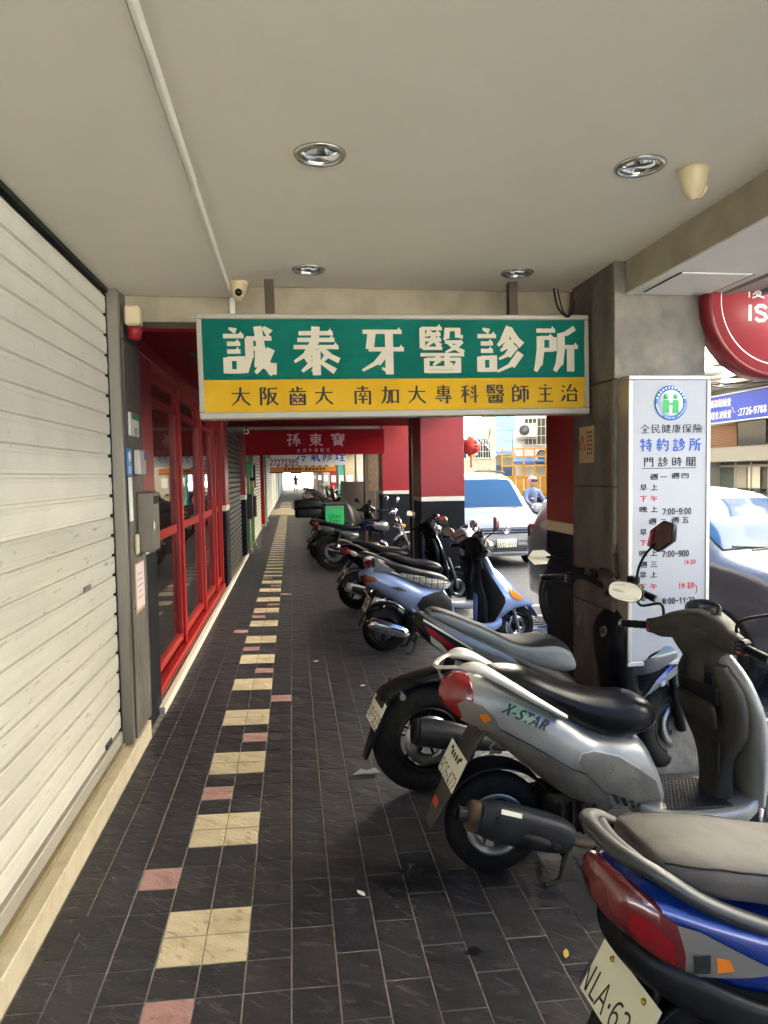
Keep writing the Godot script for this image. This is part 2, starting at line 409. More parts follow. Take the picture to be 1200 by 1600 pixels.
# ------------------------------------------------------------------ brush strokes of the characters on the signs (100 x 100 box, y down)
const SAY := "30 4 62 10/4 20 96 20/20 36 80 36/20 52 80 52/20 66 20 97/20 67 80 67 80 97/20 93 80 93"
const QIAN := "64 2 52 20 34 32/64 4 78 20 98 32/50 36 80 36/40 46 40 64 60 64 60 46 40 46/70 46 70 64 90 64 90 46 70 46/50 66 36 96/50 78 62 92/80 66 68 96/80 78 97 95"
const MAN := "20 2 12 26 2 42/13 28 13 97"
const GATE := "8 6 8 97/8 8 40 8 40 44/8 26 40 26/8 44 40 44/60 8 60 44/60 8 92 8 92 96 80 92/60 26 92 26/60 44 92 44"
const WATER := "10 8 24 18/4 34 18 44/4 94 14 84 26 62"
const GLYPH := {
	"誠": "47 25 98 25/53 26 53 60 45 96/54 46 73 46 71 80 63 75/71 2 76 42 88 82 98 95 99 76/96 48 84 74 64 97/83 3 95 15",
	"泰": "15 14 85 14/12 28 88 28/4 43 96 43/50 2 48 30 34 55 5 74/58 43 74 60 97 72/50 50 50 97 40 90/25 60 38 72/42 76 20 94/78 56 62 72/58 74 88 94",
	"牙": "8 11 90 11/27 13 22 48/20 48 94 48/63 11 63 96 47 88/60 50 40 74 6 93",
	"醫": "6 4 50 4/8 4 8 46/8 46 50 46/24 9 16 21/20 16 47 16/14 28 48 28/32 16 30 30 16 42/33 30 46 42/62 4 60 22 54 28/62 6 84 6 84 20 95 22/56 33 91 33 78 45 57 55/62 34 76 45 97 55/3 60 97 60/16 69 16 99/16 70 84 70 84 99/16 96 84 96/40 60 40 74 30 83/60 60 60 81 72 81/18 88 82 88",
	"診": "72 2 62 24 46 41/72 4 84 26 99 40/74 30 66 42 52 52/84 42 70 59 48 70/95 58 78 81 44 97",
	"所": "5 8 47 8/14 22 14 50 10 78 2 97/14 24 42 24/42 24 42 53/14 50 42 50/90 3 73 14 58 18/60 16 60 50 56 78 45 97/60 44 98 44/81 44 81 98",
	"大": "4 34 96 34/50 4 48 36 34 70 5 96/50 36 66 70 96 95",
	"阪": "10 6 10 97/10 8 34 8 24 30 36 48 30 62 16 60/46 12 94 10/50 12 50 50 46 78 38 96/52 36 86 36 74 66 42 96/58 42 72 74 97 95",
	"齒": "50 2 50 28/50 14 76 14/26 12 26 28/5 28 95 28/14 40 14 97/14 95 86 95/86 40 86 97/34 38 22 56/34 40 46 54/66 38 54 56/66 40 78 54/20 64 80 64/34 68 22 86/34 70 46 84/66 68 54 86/66 70 78 84",
	"南": "20 14 80 14/50 2 50 28/10 30 90 30/12 30 12 97/88 30 88 96 78 92/36 38 42 48/64 38 58 48/26 54 74 54/24 72 76 72/50 54 50 94",
	"加": "6 28 48 28 46 80 36 92 28 86/28 6 26 50 18 78 4 96/60 24 60 94/60 26 92 26 92 94/60 86 92 86",
	"專": "15 12 85 12/50 2 50 58/22 24 78 24 78 48/22 24 22 48/22 36 78 36/22 48 78 48/10 60 80 58 88 64/4 72 96 72/70 62 70 96 58 90/28 78 40 88",
	"科": "40 4 24 12 6 14/4 32 48 32/26 14 26 97/26 34 16 56 3 70/28 40 46 58/60 12 74 24/56 34 70 46/50 68 98 60/82 3 82 97",
	"師": "24 2 18 14/10 16 10 96/10 16 38 16 38 40/10 40 38 40/10 60 40 60 40 88/10 88 40 88/48 12 97 12/72 12 72 98/52 30 52 82/52 32 92 32/92 32 92 80 84 76",
	"主": "44 2 56 12/12 24 88 24/18 56 82 56/5 94 95 94/50 24 50 94",
	"治": "60 4 50 24 34 40/34 40 88 36/78 22 94 48/42 56 42 97/42 58 88 58/88 58 88 97/42 92 88 92",
	"孫": "6 10 36 10 24 32/24 30 24 92 12 86/3 54 44 46/88 4 66 12 50 14/72 14 54 32 78 34/80 26 50 52 94 50/84 42 96 58/72 52 72 94 64 90/58 62 46 82/84 62 98 80",
	"東": "8 16 92 16/20 32 20 64/20 32 80 32 80 64/20 48 80 48/20 62 80 62/50 2 50 98/46 64 30 82 4 94/54 64 72 82 97 94",
	"寶": "50 0 50 8/6 12 94 12/6 12 4 26/94 12 92 24/12 24 44 24/14 36 42 36/8 48 46 46/28 24 28 48/56 22 52 32/56 26 92 26/52 38 95 38/74 22 74 50/60 44 60 54 90 54 90 44/24 58 24 86/24 58 76 58 76 86/24 68 76 68/24 78 76 78/24 86 76 86/38 88 16 99/62 88 86 99",
	"台": "46 2 30 24 10 34/10 36 80 32/66 18 90 44/22 54 22 97/22 56 78 56 78 97/22 92 78 92",
	"式": "6 24 92 24/60 2 66 50 84 90 96 92 96 76/80 6 90 16/14 50 54 50/34 50 34 84/8 88 58 80",
	"牛": "30 6 22 28 10 44/26 26 84 26/5 56 95 56/50 3 50 98",
	"排": "3 26 36 26/20 3 20 92 10 86/2 62 38 50/58 4 58 60 46 94/42 22 58 22/42 42 58 42/40 64 58 60/76 4 76 97/76 22 95 22/76 42 95 42/76 62 97 62",
	"教": "6 18 46 18/26 3 26 34/2 34 52 34/46 8 30 38 4 56/16 50 42 50 30 62/28 62 28 94 18 90/4 74 50 68/68 3 60 26 50 42/62 26 97 26/86 26 76 64 48 96/60 38 76 72 97 95",
	"父": "34 6 22 24 6 38/62 6 78 22 94 36/74 36 52 70 8 96/26 38 52 72 94 96",
	"冷": "8 10 22 24/4 86 24 56/62 2 48 28 28 46/62 4 76 28 97 42/54 36 66 46/40 56 84 56 66 78/54 74 70 94",
	"氣": "30 2 20 18 6 30/24 12 88 12/24 24 80 24/14 37 74 37 76 70 86 92 96 92 97 78/42 44 42 96/14 64 66 64/22 48 30 58/60 48 52 58/40 66 12 90/44 68 62 86",
	"修": "24 2 14 26 2 42/16 26 16 97/34 20 34 76/60 2 52 20 40 32/52 16 92 16/86 18 70 38 44 50/54 22 72 38 97 48/76 46 48 66/84 58 46 82/92 70 40 98",
	"理": "3 14 38 14/4 44 36 44/2 82 40 76/20 14 20 78/46 8 46 54/46 8 92 8 92 54/46 30 92 30/46 52 92 52/69 8 69 94/46 72 92 72/38 94 99 94",
	"全": "50 2 34 24 3 44/50 4 66 24 97 44/24 50 76 50/26 70 74 70/8 95 92 95/50 50 50 95",
	"民": "14 8 80 8 80 36/14 36 80 36/14 8 14 94 44 82/14 58 92 58/46 36 60 76 84 94 94 92 95 76",
	"健": "24 16 40 16 28 44 40 46 36 74 22 94/24 56 48 86 97 94/50 14 88 14 88 40/44 28 97 28/50 40 88 40/50 54 90 54/46 68 96 68/69 3 69 84",
	"康": "46 1 54 9/10 14 94 14/14 14 14 56 4 96/28 28 82 28 82 54/22 41 95 41/28 54 82 54/54 18 54 96 44 90/26 62 38 72/46 72 22 92/84 60 64 72/60 70 88 92",
	"保": "40 8 40 42/40 8 84 8 84 42/40 40 84 40/32 58 96 58/62 42 62 97/60 60 48 80 30 92/64 60 78 80 98 92",
	"險": "8 6 8 97/8 8 28 8 20 28 30 46 24 58 12 56",
	"特": "12 8 4 30/6 24 44 24/24 3 24 97/2 62 46 52/52 18 92 18/71 3 71 38/46 38 97 38/48 58 96 58/80 40 80 94 70 90/56 68 66 82",
	"約": "28 2 8 26 30 28/38 16 6 50 40 48/34 38 44 52/24 52 24 96/10 62 4 82/36 62 42 78/62 3 56 24 46 42/58 22 94 22 92 76 82 94 70 88/62 44 76 60",
	"門": "", "間": "34 54 34 94/34 54 66 54 66 94/34 74 66 74/34 92 66 92",
	"時": "6 10 6 88/6 12 34 12 34 86/6 48 34 48/6 84 34 84/46 18 92 18/69 3 69 36/40 36 98 36/42 56 98 56/80 38 80 94 70 90/52 66 62 80",
	"週": "12 6 22 18/4 34 22 34 8 56 22 60 14 80/4 84 34 86 97 94/36 8 36 56 32 78/36 8 92 8 92 74 84 72/46 22 82 22/64 12 64 36/44 36 84 36/50 48 50 68 78 68 78 48 50 48",
	"I": "50 4 50 96", "S": "86 20 64 6 34 7 17 22 24 40 50 49 76 58 85 76 68 93 36 95 13 80",
	"一": "6 50 94 50", "二": "18 26 82 26/5 82 95 82", "三": "14 14 86 14/20 50 80 50/5 88 95 88",
	"四": "10 16 10 94/10 18 90 18 90 94/10 88 90 88/38 18 36 44 22 60/60 18 60 52 78 54",
	"五": "12 12 88 12/46 12 34 90/20 48 76 48 72 90/4 90 96 90",
	"早": "24 6 24 56/24 8 76 8 76 56/24 30 76 30/24 54 76 54/4 74 96 74/50 56 50 98",
	"上": "48 6 48 88/48 40 84 40/5 90 95 90", "下": "5 12 95 12/48 12 48 97/52 36 76 54",
	"午": "30 4 22 24 8 40/24 26 86 26/4 58 96 58/50 26 50 98",
	"晚": "6 14 6 84/6 16 30 16 30 82/6 48 30 48/6 80 30 80/60 3 52 18 40 28/54 16 80 16 70 30/44 32 44 56/44 32 90 32 90 54/44 54 90 54/62 32 60 66 36 96/70 56 70 88 94 90 96 76",
	"休": "36 32 97 32/66 4 66 97/64 34 52 62 34 80/68 34 80 60 98 78",
	"日": "20 8 20 96/20 8 80 8 80 96/20 50 80 50/20 92 80 92",
	"假": "30 8 30 97/30 8 54 8 54 34/30 34 54 34/34 52 54 52/34 70 54 70/62 8 88 8 88 34 64 34/60 48 92 48 80 74 58 94/64 52 78 76 97 94",
	"優": "32 8 96 8/60 8 56 16/42 18 42 42/42 18 86 18 86 42/42 26 86 26/42 34 86 34/30 42 97 42/30 42 29 54/97 42 96 52/40 52 36 62/50 50 54 62 74 62/62 48 68 56/84 52 92 62/54 66 32 84/50 70 86 70 64 88 30 99/50 78 70 90 98 98",
	"骨": "24 4 24 34/24 4 76 4 76 34/50 18 76 18/50 18 50 34/6 36 94 36/6 36 6 48/94 36 94 48/24 48 24 97/24 50 76 50 76 96/24 64 76 64/24 78 76 78",
	"質": "40 2 12 8/12 8 10 38/12 20 46 20/30 20 30 38/88 2 58 8/58 8 56 38/58 20 96 20/78 20 78 38/22 44 22 82/22 44 78 44 78 82/22 56 78 56/22 68 78 68/22 80 78 80/38 84 14 98/62 84 88 98",
	"疏": "8 8 40 8 30 24/24 10 24 88/24 44 42 44/8 40 8 86/3 90 46 80/66 2 74 10/48 18 97 18/66 20 54 40 88 38/80 28 92 46/54 54 50 96/70 54 70 92/86 54 86 88 98 88",
	"鬆": "12 4 12 36/12 4 46 4/12 14 42 14/12 24 42 24/4 36 50 36/90 4 60 14/92 16 60 26/94 28 58 40/4 58 46 58/24 44 24 98/22 60 6 80/28 62 44 78/64 44 52 66/76 44 96 64/72 64 56 94 92 90/84 78 96 96",
	"檢": "3 30 38 30/20 3 20 97/18 32 3 66/24 40 36 56",
	"查": "6 16 94 16/50 2 50 44/46 18 6 46/54 18 94 46/28 50 28 84/28 50 72 50 72 84/28 66 72 66/28 82 72 82/6 96 94 96",
	"超": "6 16 44 16/25 3 25 34/2 34 48 34/26 34 26 84/26 56 44 56/12 48 10 70 2 92/10 80 40 92 98 94/54 8 90 8 88 40 78 38/70 8 66 28 50 44/58 52 58 82 88 82 88 52 58 52",
	"音": "46 2 54 10/14 16 86 16/32 22 38 36/68 22 62 36/4 40 96 40/26 52 26 97/26 52 74 52 74 97/26 72 74 72/26 92 74 92",
	"波": "42 20 94 20 88 36/44 20 44 54 34 92/66 3 66 48/46 48 86 48 74 72 44 96/56 54 72 78 97 95",
}
func glyph_strokes(ch: String) -> Array:
	var out := []
	var add := func(s: String, x0: float, w: float):
		if s == "": return
		for st in s.split("/"):
			var n := st.split_floats(" ")
			var pl := PackedVector2Array()
			for i in range(0, n.size(), 2): pl.push_back(Vector2(x0 + n[i] * w, n[i + 1]))
			out.push_back(pl)
	if ch == "誠" or ch == "診": add.call(SAY, 0.0, 0.44)
	if ch == "險" or ch == "檢": add.call(QIAN, 0.0, 1.0)
	if ch in ["健", "保", "休", "假", "優"]: add.call(MAN, 0.0, 1.0)
	if ch == "門" or ch == "間": add.call(GATE, 0.0, 1.0)
	if ch == "治" or ch == "波": add.call(WATER, 0.0, 1.0)
	add.call(GLYPH[ch], 0.0, 1.0)
	return out
# one character as flat print: strokes as sheets a hair apart; wv / wh = widths of upright and level strokes in percent
func glyph(b: MB, ch: String, at: Vector2, size: Vector2, wv: float, wh: float, serif := 0.0, taper := 0.0, z0 := 0.0):
	var z := z0
	for pl in glyph_strokes(ch):
		var pts: PackedVector2Array = pl
		var n := pts.size()
		for i in n - 1:
			var a := pts[i]; var c := pts[i + 1]
			var d := (c - a)
			var flat := absf(d.x) / maxf(d.length(), 0.001)
			var w := lerpf(wv, wh, clampf((flat - 0.55) / 0.4, 0, 1))
			var u := d.normalized()
			var nn := Vector2(-u.y, u.x)
			var w0 := w; var w1 := w
			var diag := flat > 0.2 and flat < 0.93
			if taper > 0.0 and diag and i == n - 2:
				if d.x < 0: w1 = w * (1.0 - taper)
				elif n == 2 or i == n - 2: w1 = w * (1.0 + taper * 0.35)
			if taper > 0.0 and diag and i == 0 and d.x > 0: w0 = w * (1.0 - taper * 0.7)
			if taper > 0.0 and diag and n == 2 and d.length() < 26.0 and d.x > 0: w0 = w * 0.5; w1 = w * 1.3
			var e0 := a - u * (w * 0.3 if i > 0 else (w * 0.1 if flat < 0.9 else 0.0))
			var e1 := c + u * (w * 0.3 if i < n - 2 else 0.0)
			var q := [e0 + nn * w0 * 0.5, e0 - nn * w0 * 0.5, e1 - nn * w1 * 0.5, e1 + nn * w1 * 0.5]
			var v := []
			for p in q: v.push_back(Vector3(at.x + p.x * size.x / 100.0, at.y - p.y * size.y / 100.0, z))
			b.otri(v[0], v[1], v[2], v[0] - Vector3(0, 0, 1)); b.otri(v[0], v[2], v[3], v[0] - Vector3(0, 0, 1))
			z += 0.00012
			if serif > 0.0 and n == 2 and flat > 0.96 and d.x > 26:
				var s := serif
				var t := [c + Vector2(-s * 1.5, wh * 0.4), c + Vector2(s * 0.1, wh * 0.4), c + Vector2(-s * 0.55, -s * 1.0)]
				v = []
				for p in t: v.push_back(Vector3(at.x + p.x * size.x / 100.0, at.y - p.y * size.y / 100.0, z))
				b.otri(v[0], v[1], v[2], v[0] - Vector3(0, 0, 1))
				z += 0.00012
func text_line(b: MB, s: String, at: Vector2, size: Vector2, step: float, wv: float, wh: float, serif := 0.0, taper := 0.0):
	var x := at.x
	for ch in s:
		if ch != " ": glyph(b, ch, Vector2(x, at.y), size, wv, wh, serif, taper)
		x += step if ch != " " else step * 0.5
func text_parts(parent: Node, s: String, at: Vector2, size: Vector2, step: float, wv: float, wh: float, serif: float, taper: float, m: String, z: float):
	var x := at.x
	for ch in s:
		if ch != " ":
			var b := MB.new(); glyph(b, ch, Vector2.ZERO, size, wv, wh, serif, taper)
			obj("character", b, m, parent).position = Vector3(x, at.y, z)
		x += step if ch != " " else step * 0.5
# latin letters and digits as flat print
func latin(parent: Node, s: String, at: Vector3, height: float, m, bs := Basis.IDENTITY, narrow := 1.0, font := "Droid Sans", centre := true, bold := true, called := "lettering") -> MeshInstance3D:
	var t := TextMesh.new()
	var f := SystemFont.new(); f.font_names = [font]
	if bold: f.font_weight = 700
	t.font = f; t.text = s; t.font_size = 64; t.depth = 0.0; t.pixel_size = height / 46.0
	t.horizontal_alignment = HORIZONTAL_ALIGNMENT_CENTER if centre else HORIZONTAL_ALIGNMENT_LEFT
	var o := obj(called, t, m, parent)
	o.transform = Transform3D(bs * Basis.from_scale(Vector3(narrow, 1, 1)), at)
	return o

# ------------------------------------------------------------------ the view: camera, sky, sun
func make_view():
	var cam := Camera3D.new(); cam.name = "camera"; add_child(cam)
	var f := Vector3(0.130864, -0.054781, -0.989886)
	var r := Vector3(0.991124, -0.016333, 0.131932)
	var u := Vector3(0.023395, 0.998365, -0.052158)
	cam.transform = Transform3D(Basis(r, u, -f), Vector3(0.037, 1.6306, 0))
	cam.fov = rad_to_deg(2.0 * atan(800.0 / 1085.0)); cam.near = 0.05; cam.far = 600.0
	cam.keep_aspect = Camera3D.KEEP_HEIGHT
	var we := WorldEnvironment.new(); we.name = "world"; add_child(we)
	var e := Environment.new(); we.environment = e
	e.background_mode = Environment.BG_SKY
	var sk := Sky.new(); var sm := ProceduralSkyMaterial.new()
	sm.sky_top_color = Color(0.36, 0.56, 0.86); sm.sky_horizon_color = Color(0.52, 0.74, 0.96); sm.sky_curve = 0.22
	sm.ground_bottom_color = Color(0.22, 0.22, 0.22); sm.ground_horizon_color = Color(0.45, 0.5, 0.55)
	sm.sky_energy_multiplier = 0.28
	sk.sky_material = sm; e.sky = sk
	e.tonemap_mode = Environment.TONE_MAPPER_LINEAR; e.tonemap_exposure = EXPOSURE
	e.sdfgi_enabled = true; e.ssao_enabled = true; e.ssil_enabled = true
	var sun := DirectionalLight3D.new(); sun.name = "sun"; add_child(sun)
	sun.light_energy = 1.6; sun.light_color = Color(1.0, 0.975, 0.92); sun.light_angular_distance = 0.5; sun.shadow_enabled = true
	sun.look_at_from_position(Vector3.ZERO, Vector3(0.70, -0.66, -0.28), Vector3.UP)

const EXPOSURE := 46.0

func make_materials():
	# slate floor tiles: riven grain
	var tone_sets := [["1c1b20", "242329", "2e2d33"], ["201f23", "28272c", "323136"], ["1b1b21", "24242a", "2d2d33"], ["232124", "2b292d", "343236"]]
	var nrm: Texture2D = null
	for i in 4:
		var st := slate_tex(256, 20 + i * 9, tone_sets[i], "4a464b")
		if i == 0: nrm = st[1]
		tri_mat("slate%d" % i, st[0], 1.7, 0.48, 0.0, st[1], 0.6)
	tri_mat("tile_cream", slate_tex(256, 71, ["a89a7e", "b8aa8d", "c2b599"], "7d6f58")[0], 1.9, 0.6, 0.0, nrm, 0.8)
	tri_mat("tile_pink", slate_tex(256, 77, ["8c6966", "9b7672", "a5807b"], "6d504d")[0], 1.9, 0.6, 0.0, nrm, 0.8)
	tri_mat("grout", tone_tex(256, 35, 0.03, ["615c54", "7b756b", "8c867c"], 4), 1.4, 0.9)
	tri_mat("floor_cream", tone_tex(128, 37, 0.03, ["8f8672", "a0967f"], 4), 1.0, 0.6)
	# plastered and painted surfaces
	var plaster_n := bump_tex(256, 41, 0.08, 1.6, 3)
	tri_mat("ceiling_paint", tone_tex(512, 42, 0.006, ["e3ded1", "e4dfd2", "e6e1d4", "e4dfd2"], 5), 0.35, 0.7)
	tri_mat("beam_paint", tone_tex(256, 43, 0.02, ["8f8674", "9d9480", "a59c88"], 4), 0.8, 0.8, 0.0, plaster_n, 0.4)
	tri_mat("soffit_white", tone_tex(256, 44, 0.01, ["cfcfcc", "d8d8d5"], 4), 0.5, 0.7)
	tri_mat("trunking_white", tone_tex(128, 45, 0.02, ["d8d4c8", "e2dfd4"], 3), 1.0, 0.5)
	tri_mat("kerb_cream", tone_tex(256, 46, 0.02, ["ab9f86", "b8ac93", "c0b59d"], 5, 1, 1, 0.5, srgb("8b7c63")), 1.3, 0.75)
	tri_mat("sill_brown", tone_tex(128, 47, 0.03, ["75674c", "877859"], 4), 1.5, 0.7)
	tri_mat("stone", tone_tex(512, 48, 0.010, ["5e5952", "6d6860", "787268", "817b71"], 6, 1, 1, 0.70, srgb("a39d92")), 0.9, 0.62, 0.0, bump_tex(256, 49, 0.05, 3.0, 4), 0.5)
	tri_mat("stone_mid", tone_tex(512, 97, 0.012, ["4f4a43", "5e5850", "6b645a"], 6, 1, 0.35, 0.5, srgb("7b7468")), 0.9, 0.62, 0.0, bump_tex(256, 49, 0.05, 3.0, 4), 0.5)  # browner streaked stone; its darkness also carries shade on the pillar side
	tri_mat("shutter_cream", tone_tex(512, 52, 0.009, ["d5d1c4", "dcd8cb", "e0dccf"], 5, 1.0, 1.0, 0.60, srgb("aaa594")), 0.55, 0.42, 0.0, bump_tex(256, 53, 0.02, 1.5, 3), 0.3)
	tri_mat("shutter_scuffed_dimmed", tone_tex(512, 98, 0.011, ["bbb7aa", "c3bfb2", "c9c5b8"], 5, 0.25, 1.3, 0.47, srgb("8a8573")), 0.45, 0.45, 0.0, bump_tex(256, 53, 0.02, 1.5, 3), 0.3)  # scuffs and smudges, on a base darkened to offset the light low down
	tri_mat("shutter_dark", tone_tex(256, 54, 0.02, ["3a3a39", "4a4a48", "555452"], 4), 0.7, 0.5, 0.3)
	tri_mat("shutter_pale", tone_tex(128, 55, 0.02, ["a9a89c", "bcbbae"], 4), 0.7, 0.5)
	mk("guide_steel", "8a857b", 0.4, 0.7)
	mk("rubber_seal", "191919", 0.8)
	tri_mat("red_paint", tone_tex(256, 56, 0.008, ["820d12", "8a0f15", "911318"], 4), 0.6, 0.5)
	M["red_paint"].metallic_specular = 0.5; M["red_paint"].roughness = 0.4
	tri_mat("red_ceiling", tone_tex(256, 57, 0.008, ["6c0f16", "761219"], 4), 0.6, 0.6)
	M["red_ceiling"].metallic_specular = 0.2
	mk("red_frame", "9c1d1a", 0.42, 0.0, {"metallic_specular": 0.35})
	tri_mat("black_paint", tone_tex(256, 58, 0.012, ["16181d", "1c1f25", "21242a"], 4), 0.7, 0.5)
	M["black_paint"].metallic_specular = 0.25
	mk("band_white", "d6d0c4", 0.5)
	mk("glass_pane", "20242a", 0.02, 0.0, {"transparency": BaseMaterial3D.TRANSPARENCY_ALPHA, "metallic_specular": 0.9})
	M["glass_pane"].albedo_color = Color(0.1, 0.1, 0.11, 0.22)
	tri_mat("shop_wall", tone_tex(128, 59, 0.02, ["9a8877", "a99886"], 3), 0.6, 0.8)
	mk("alu", "b4b2ac", 0.38, 0.8)
	mk("alu_dull", "a49f94", 0.55, 0.35)
	mk("steel", "c9c9c6", 0.25, 0.95)
	mk("chrome", "e2e4e6", 0.08, 1.0)
	mk("lamp_recess", "3b3f42", 0.4)
	mk("lamp_cover", "7b8588", 0.2)
	mk("plastic_white", "d9d6cc", 0.45)
	mk("plastic_cream", "d8c9a4", 0.4)
	mk("plastic_black", "1b1b1c", 0.42)
	mk("plastic_grey", "55575a", 0.5)
	mk("lens_black", "08090b", 0.05)
	mk("mailbox_steel", "7d766a", 0.45, 0.6)
	mk("paper_pink", "d5c2bf", 0.8); mk("paper_tan", "b5986f", 0.8); mk("paper_white", "e6e4de", 0.8)
	mk("print_black", "141414", 0.6); mk("print_grey", "7a7a7a", 0.6); mk("print_red", "c8202a", 0.5); mk("print_blue", "2456b8", 0.5); mk("print_white", "e9ecef", 0.5)
	mk("print_darkred", "8e1620", 0.5)
	mk("stain_dark", "18171a", 0.35); mk("leaf_dry", "b89a4a", 0.7); tri_mat("brown_sheet", tone_tex(128, 63, 0.02, ["3d3230", "483b37"], 4), 0.8, 0.6); tri_mat("rusty", tone_tex(256, 64, 0.02, ["6a5a4c", "857667", "74563f"], 5), 1.2, 0.7)
	mk("wood_old", "4d4238", 0.8)
	# sign faces
	tri_mat("sign_teal", tone_tex(256, 61, 0.01, ["0a5a4e", "0b6356", "0d6a5c"], 4), 0.8, 0.6)
	M["sign_teal"].metallic_specular = 0.2
	tri_mat("sign_yellow", tone_tex(256, 62, 0.012, ["c2981e", "cba127", "cfa830"], 4), 0.8, 0.6)
	M["sign_yellow"].metallic_specular = 0.2
	mk("sign_letter", "c2baa6", 0.4)
	mk("sign_panel", "a6a9b0", 0.3)
	mk("sign_red", "b81f2a", 0.3); mk("sign_red_side", "7a1420", 0.35); mk("sign_pink", "b8444a", 0.35)
	mk("logo_blue", "2f6cb5", 0.4); mk("logo_green", "2fa65a", 0.4)
	mk("sign_blue", "2348c8", 0.4); mk("plate_green", "1c8a4d", 0.4); mk("label_blue", "2f7cc0", 0.4)
	mk("sign_white", "e4e2e6", 0.4); mk("sign_orange", "d98a1a", 0.4); mk("wine_board", "780d19", 0.6, 0.0, {"metallic_specular": 0.2}); mk("wine_print", "b98a92", 0.4)
	# street
	tri_mat("asphalt", tone_tex(512, 71, 0.05, ["47484a", "55565a", "616265"], 5, 1, 1, 0.45, srgb("77787a")), 0.5, 0.85, 0.0, bump_tex(256, 72, 0.2, 2.0, 3), 0.5)
	tri_mat("concrete", tone_tex(512, 73, 0.02, ["97958f", "a9a7a1", "b6b4ae"], 6, 1, 1, 0.5, srgb("6c6a66")), 0.5, 0.85, 0.0, bump_tex(256, 74, 0.12, 2.0, 3), 0.5)
	mk("road_white", "d8dade", 0.7)
	mk("wall_cream", "d9d6cd", 0.8); mk("wall_tan", "b9ab90", 0.8); mk("wall_grey", "8f8d88", 0.7); mk("wall_pale", "cfccc2", 0.8)
	tri_mat("wall_tiled", tone_tex(256, 75, 0.05, ["a39a86", "b5ac97", "bfb7a3"], 4), 0.3, 0.7)
	mk("window_dark", "2a3036", 0.08); mk("window_frame", "b0b0ab", 0.4, 0.5)
	mk("wood_slat", "8b5a34", 0.6)
	mk("truck_yellow", "b98412", 0.5); mk("wire", "15161a", 0.6)
	mk("lantern_red", "b8352c", 0.6); mk("lantern_gold", "b9923c", 0.4)
	mk("leaf_a", "4f6b35", 0.6, 0.0, {"backlight_enabled": true, "backlight": Color(0.12, 0.16, 0.05), "cull_mode": BaseMaterial3D.CULL_DISABLED})
	mk("leaf_b", "3c5730", 0.6, 0.0, {"backlight_enabled": true, "backlight": Color(0.10, 0.14, 0.05), "cull_mode": BaseMaterial3D.CULL_DISABLED})
	mk("bark", "5a4a3a", 0.9)
	mk("shutter_blue", "5b6f8c", 0.5)
	mk("green_post", "7f9d6a", 0.6); mk("teal_post", "3f8f83", 0.6)
	mk("uber_green", "1fb265", 0.6)

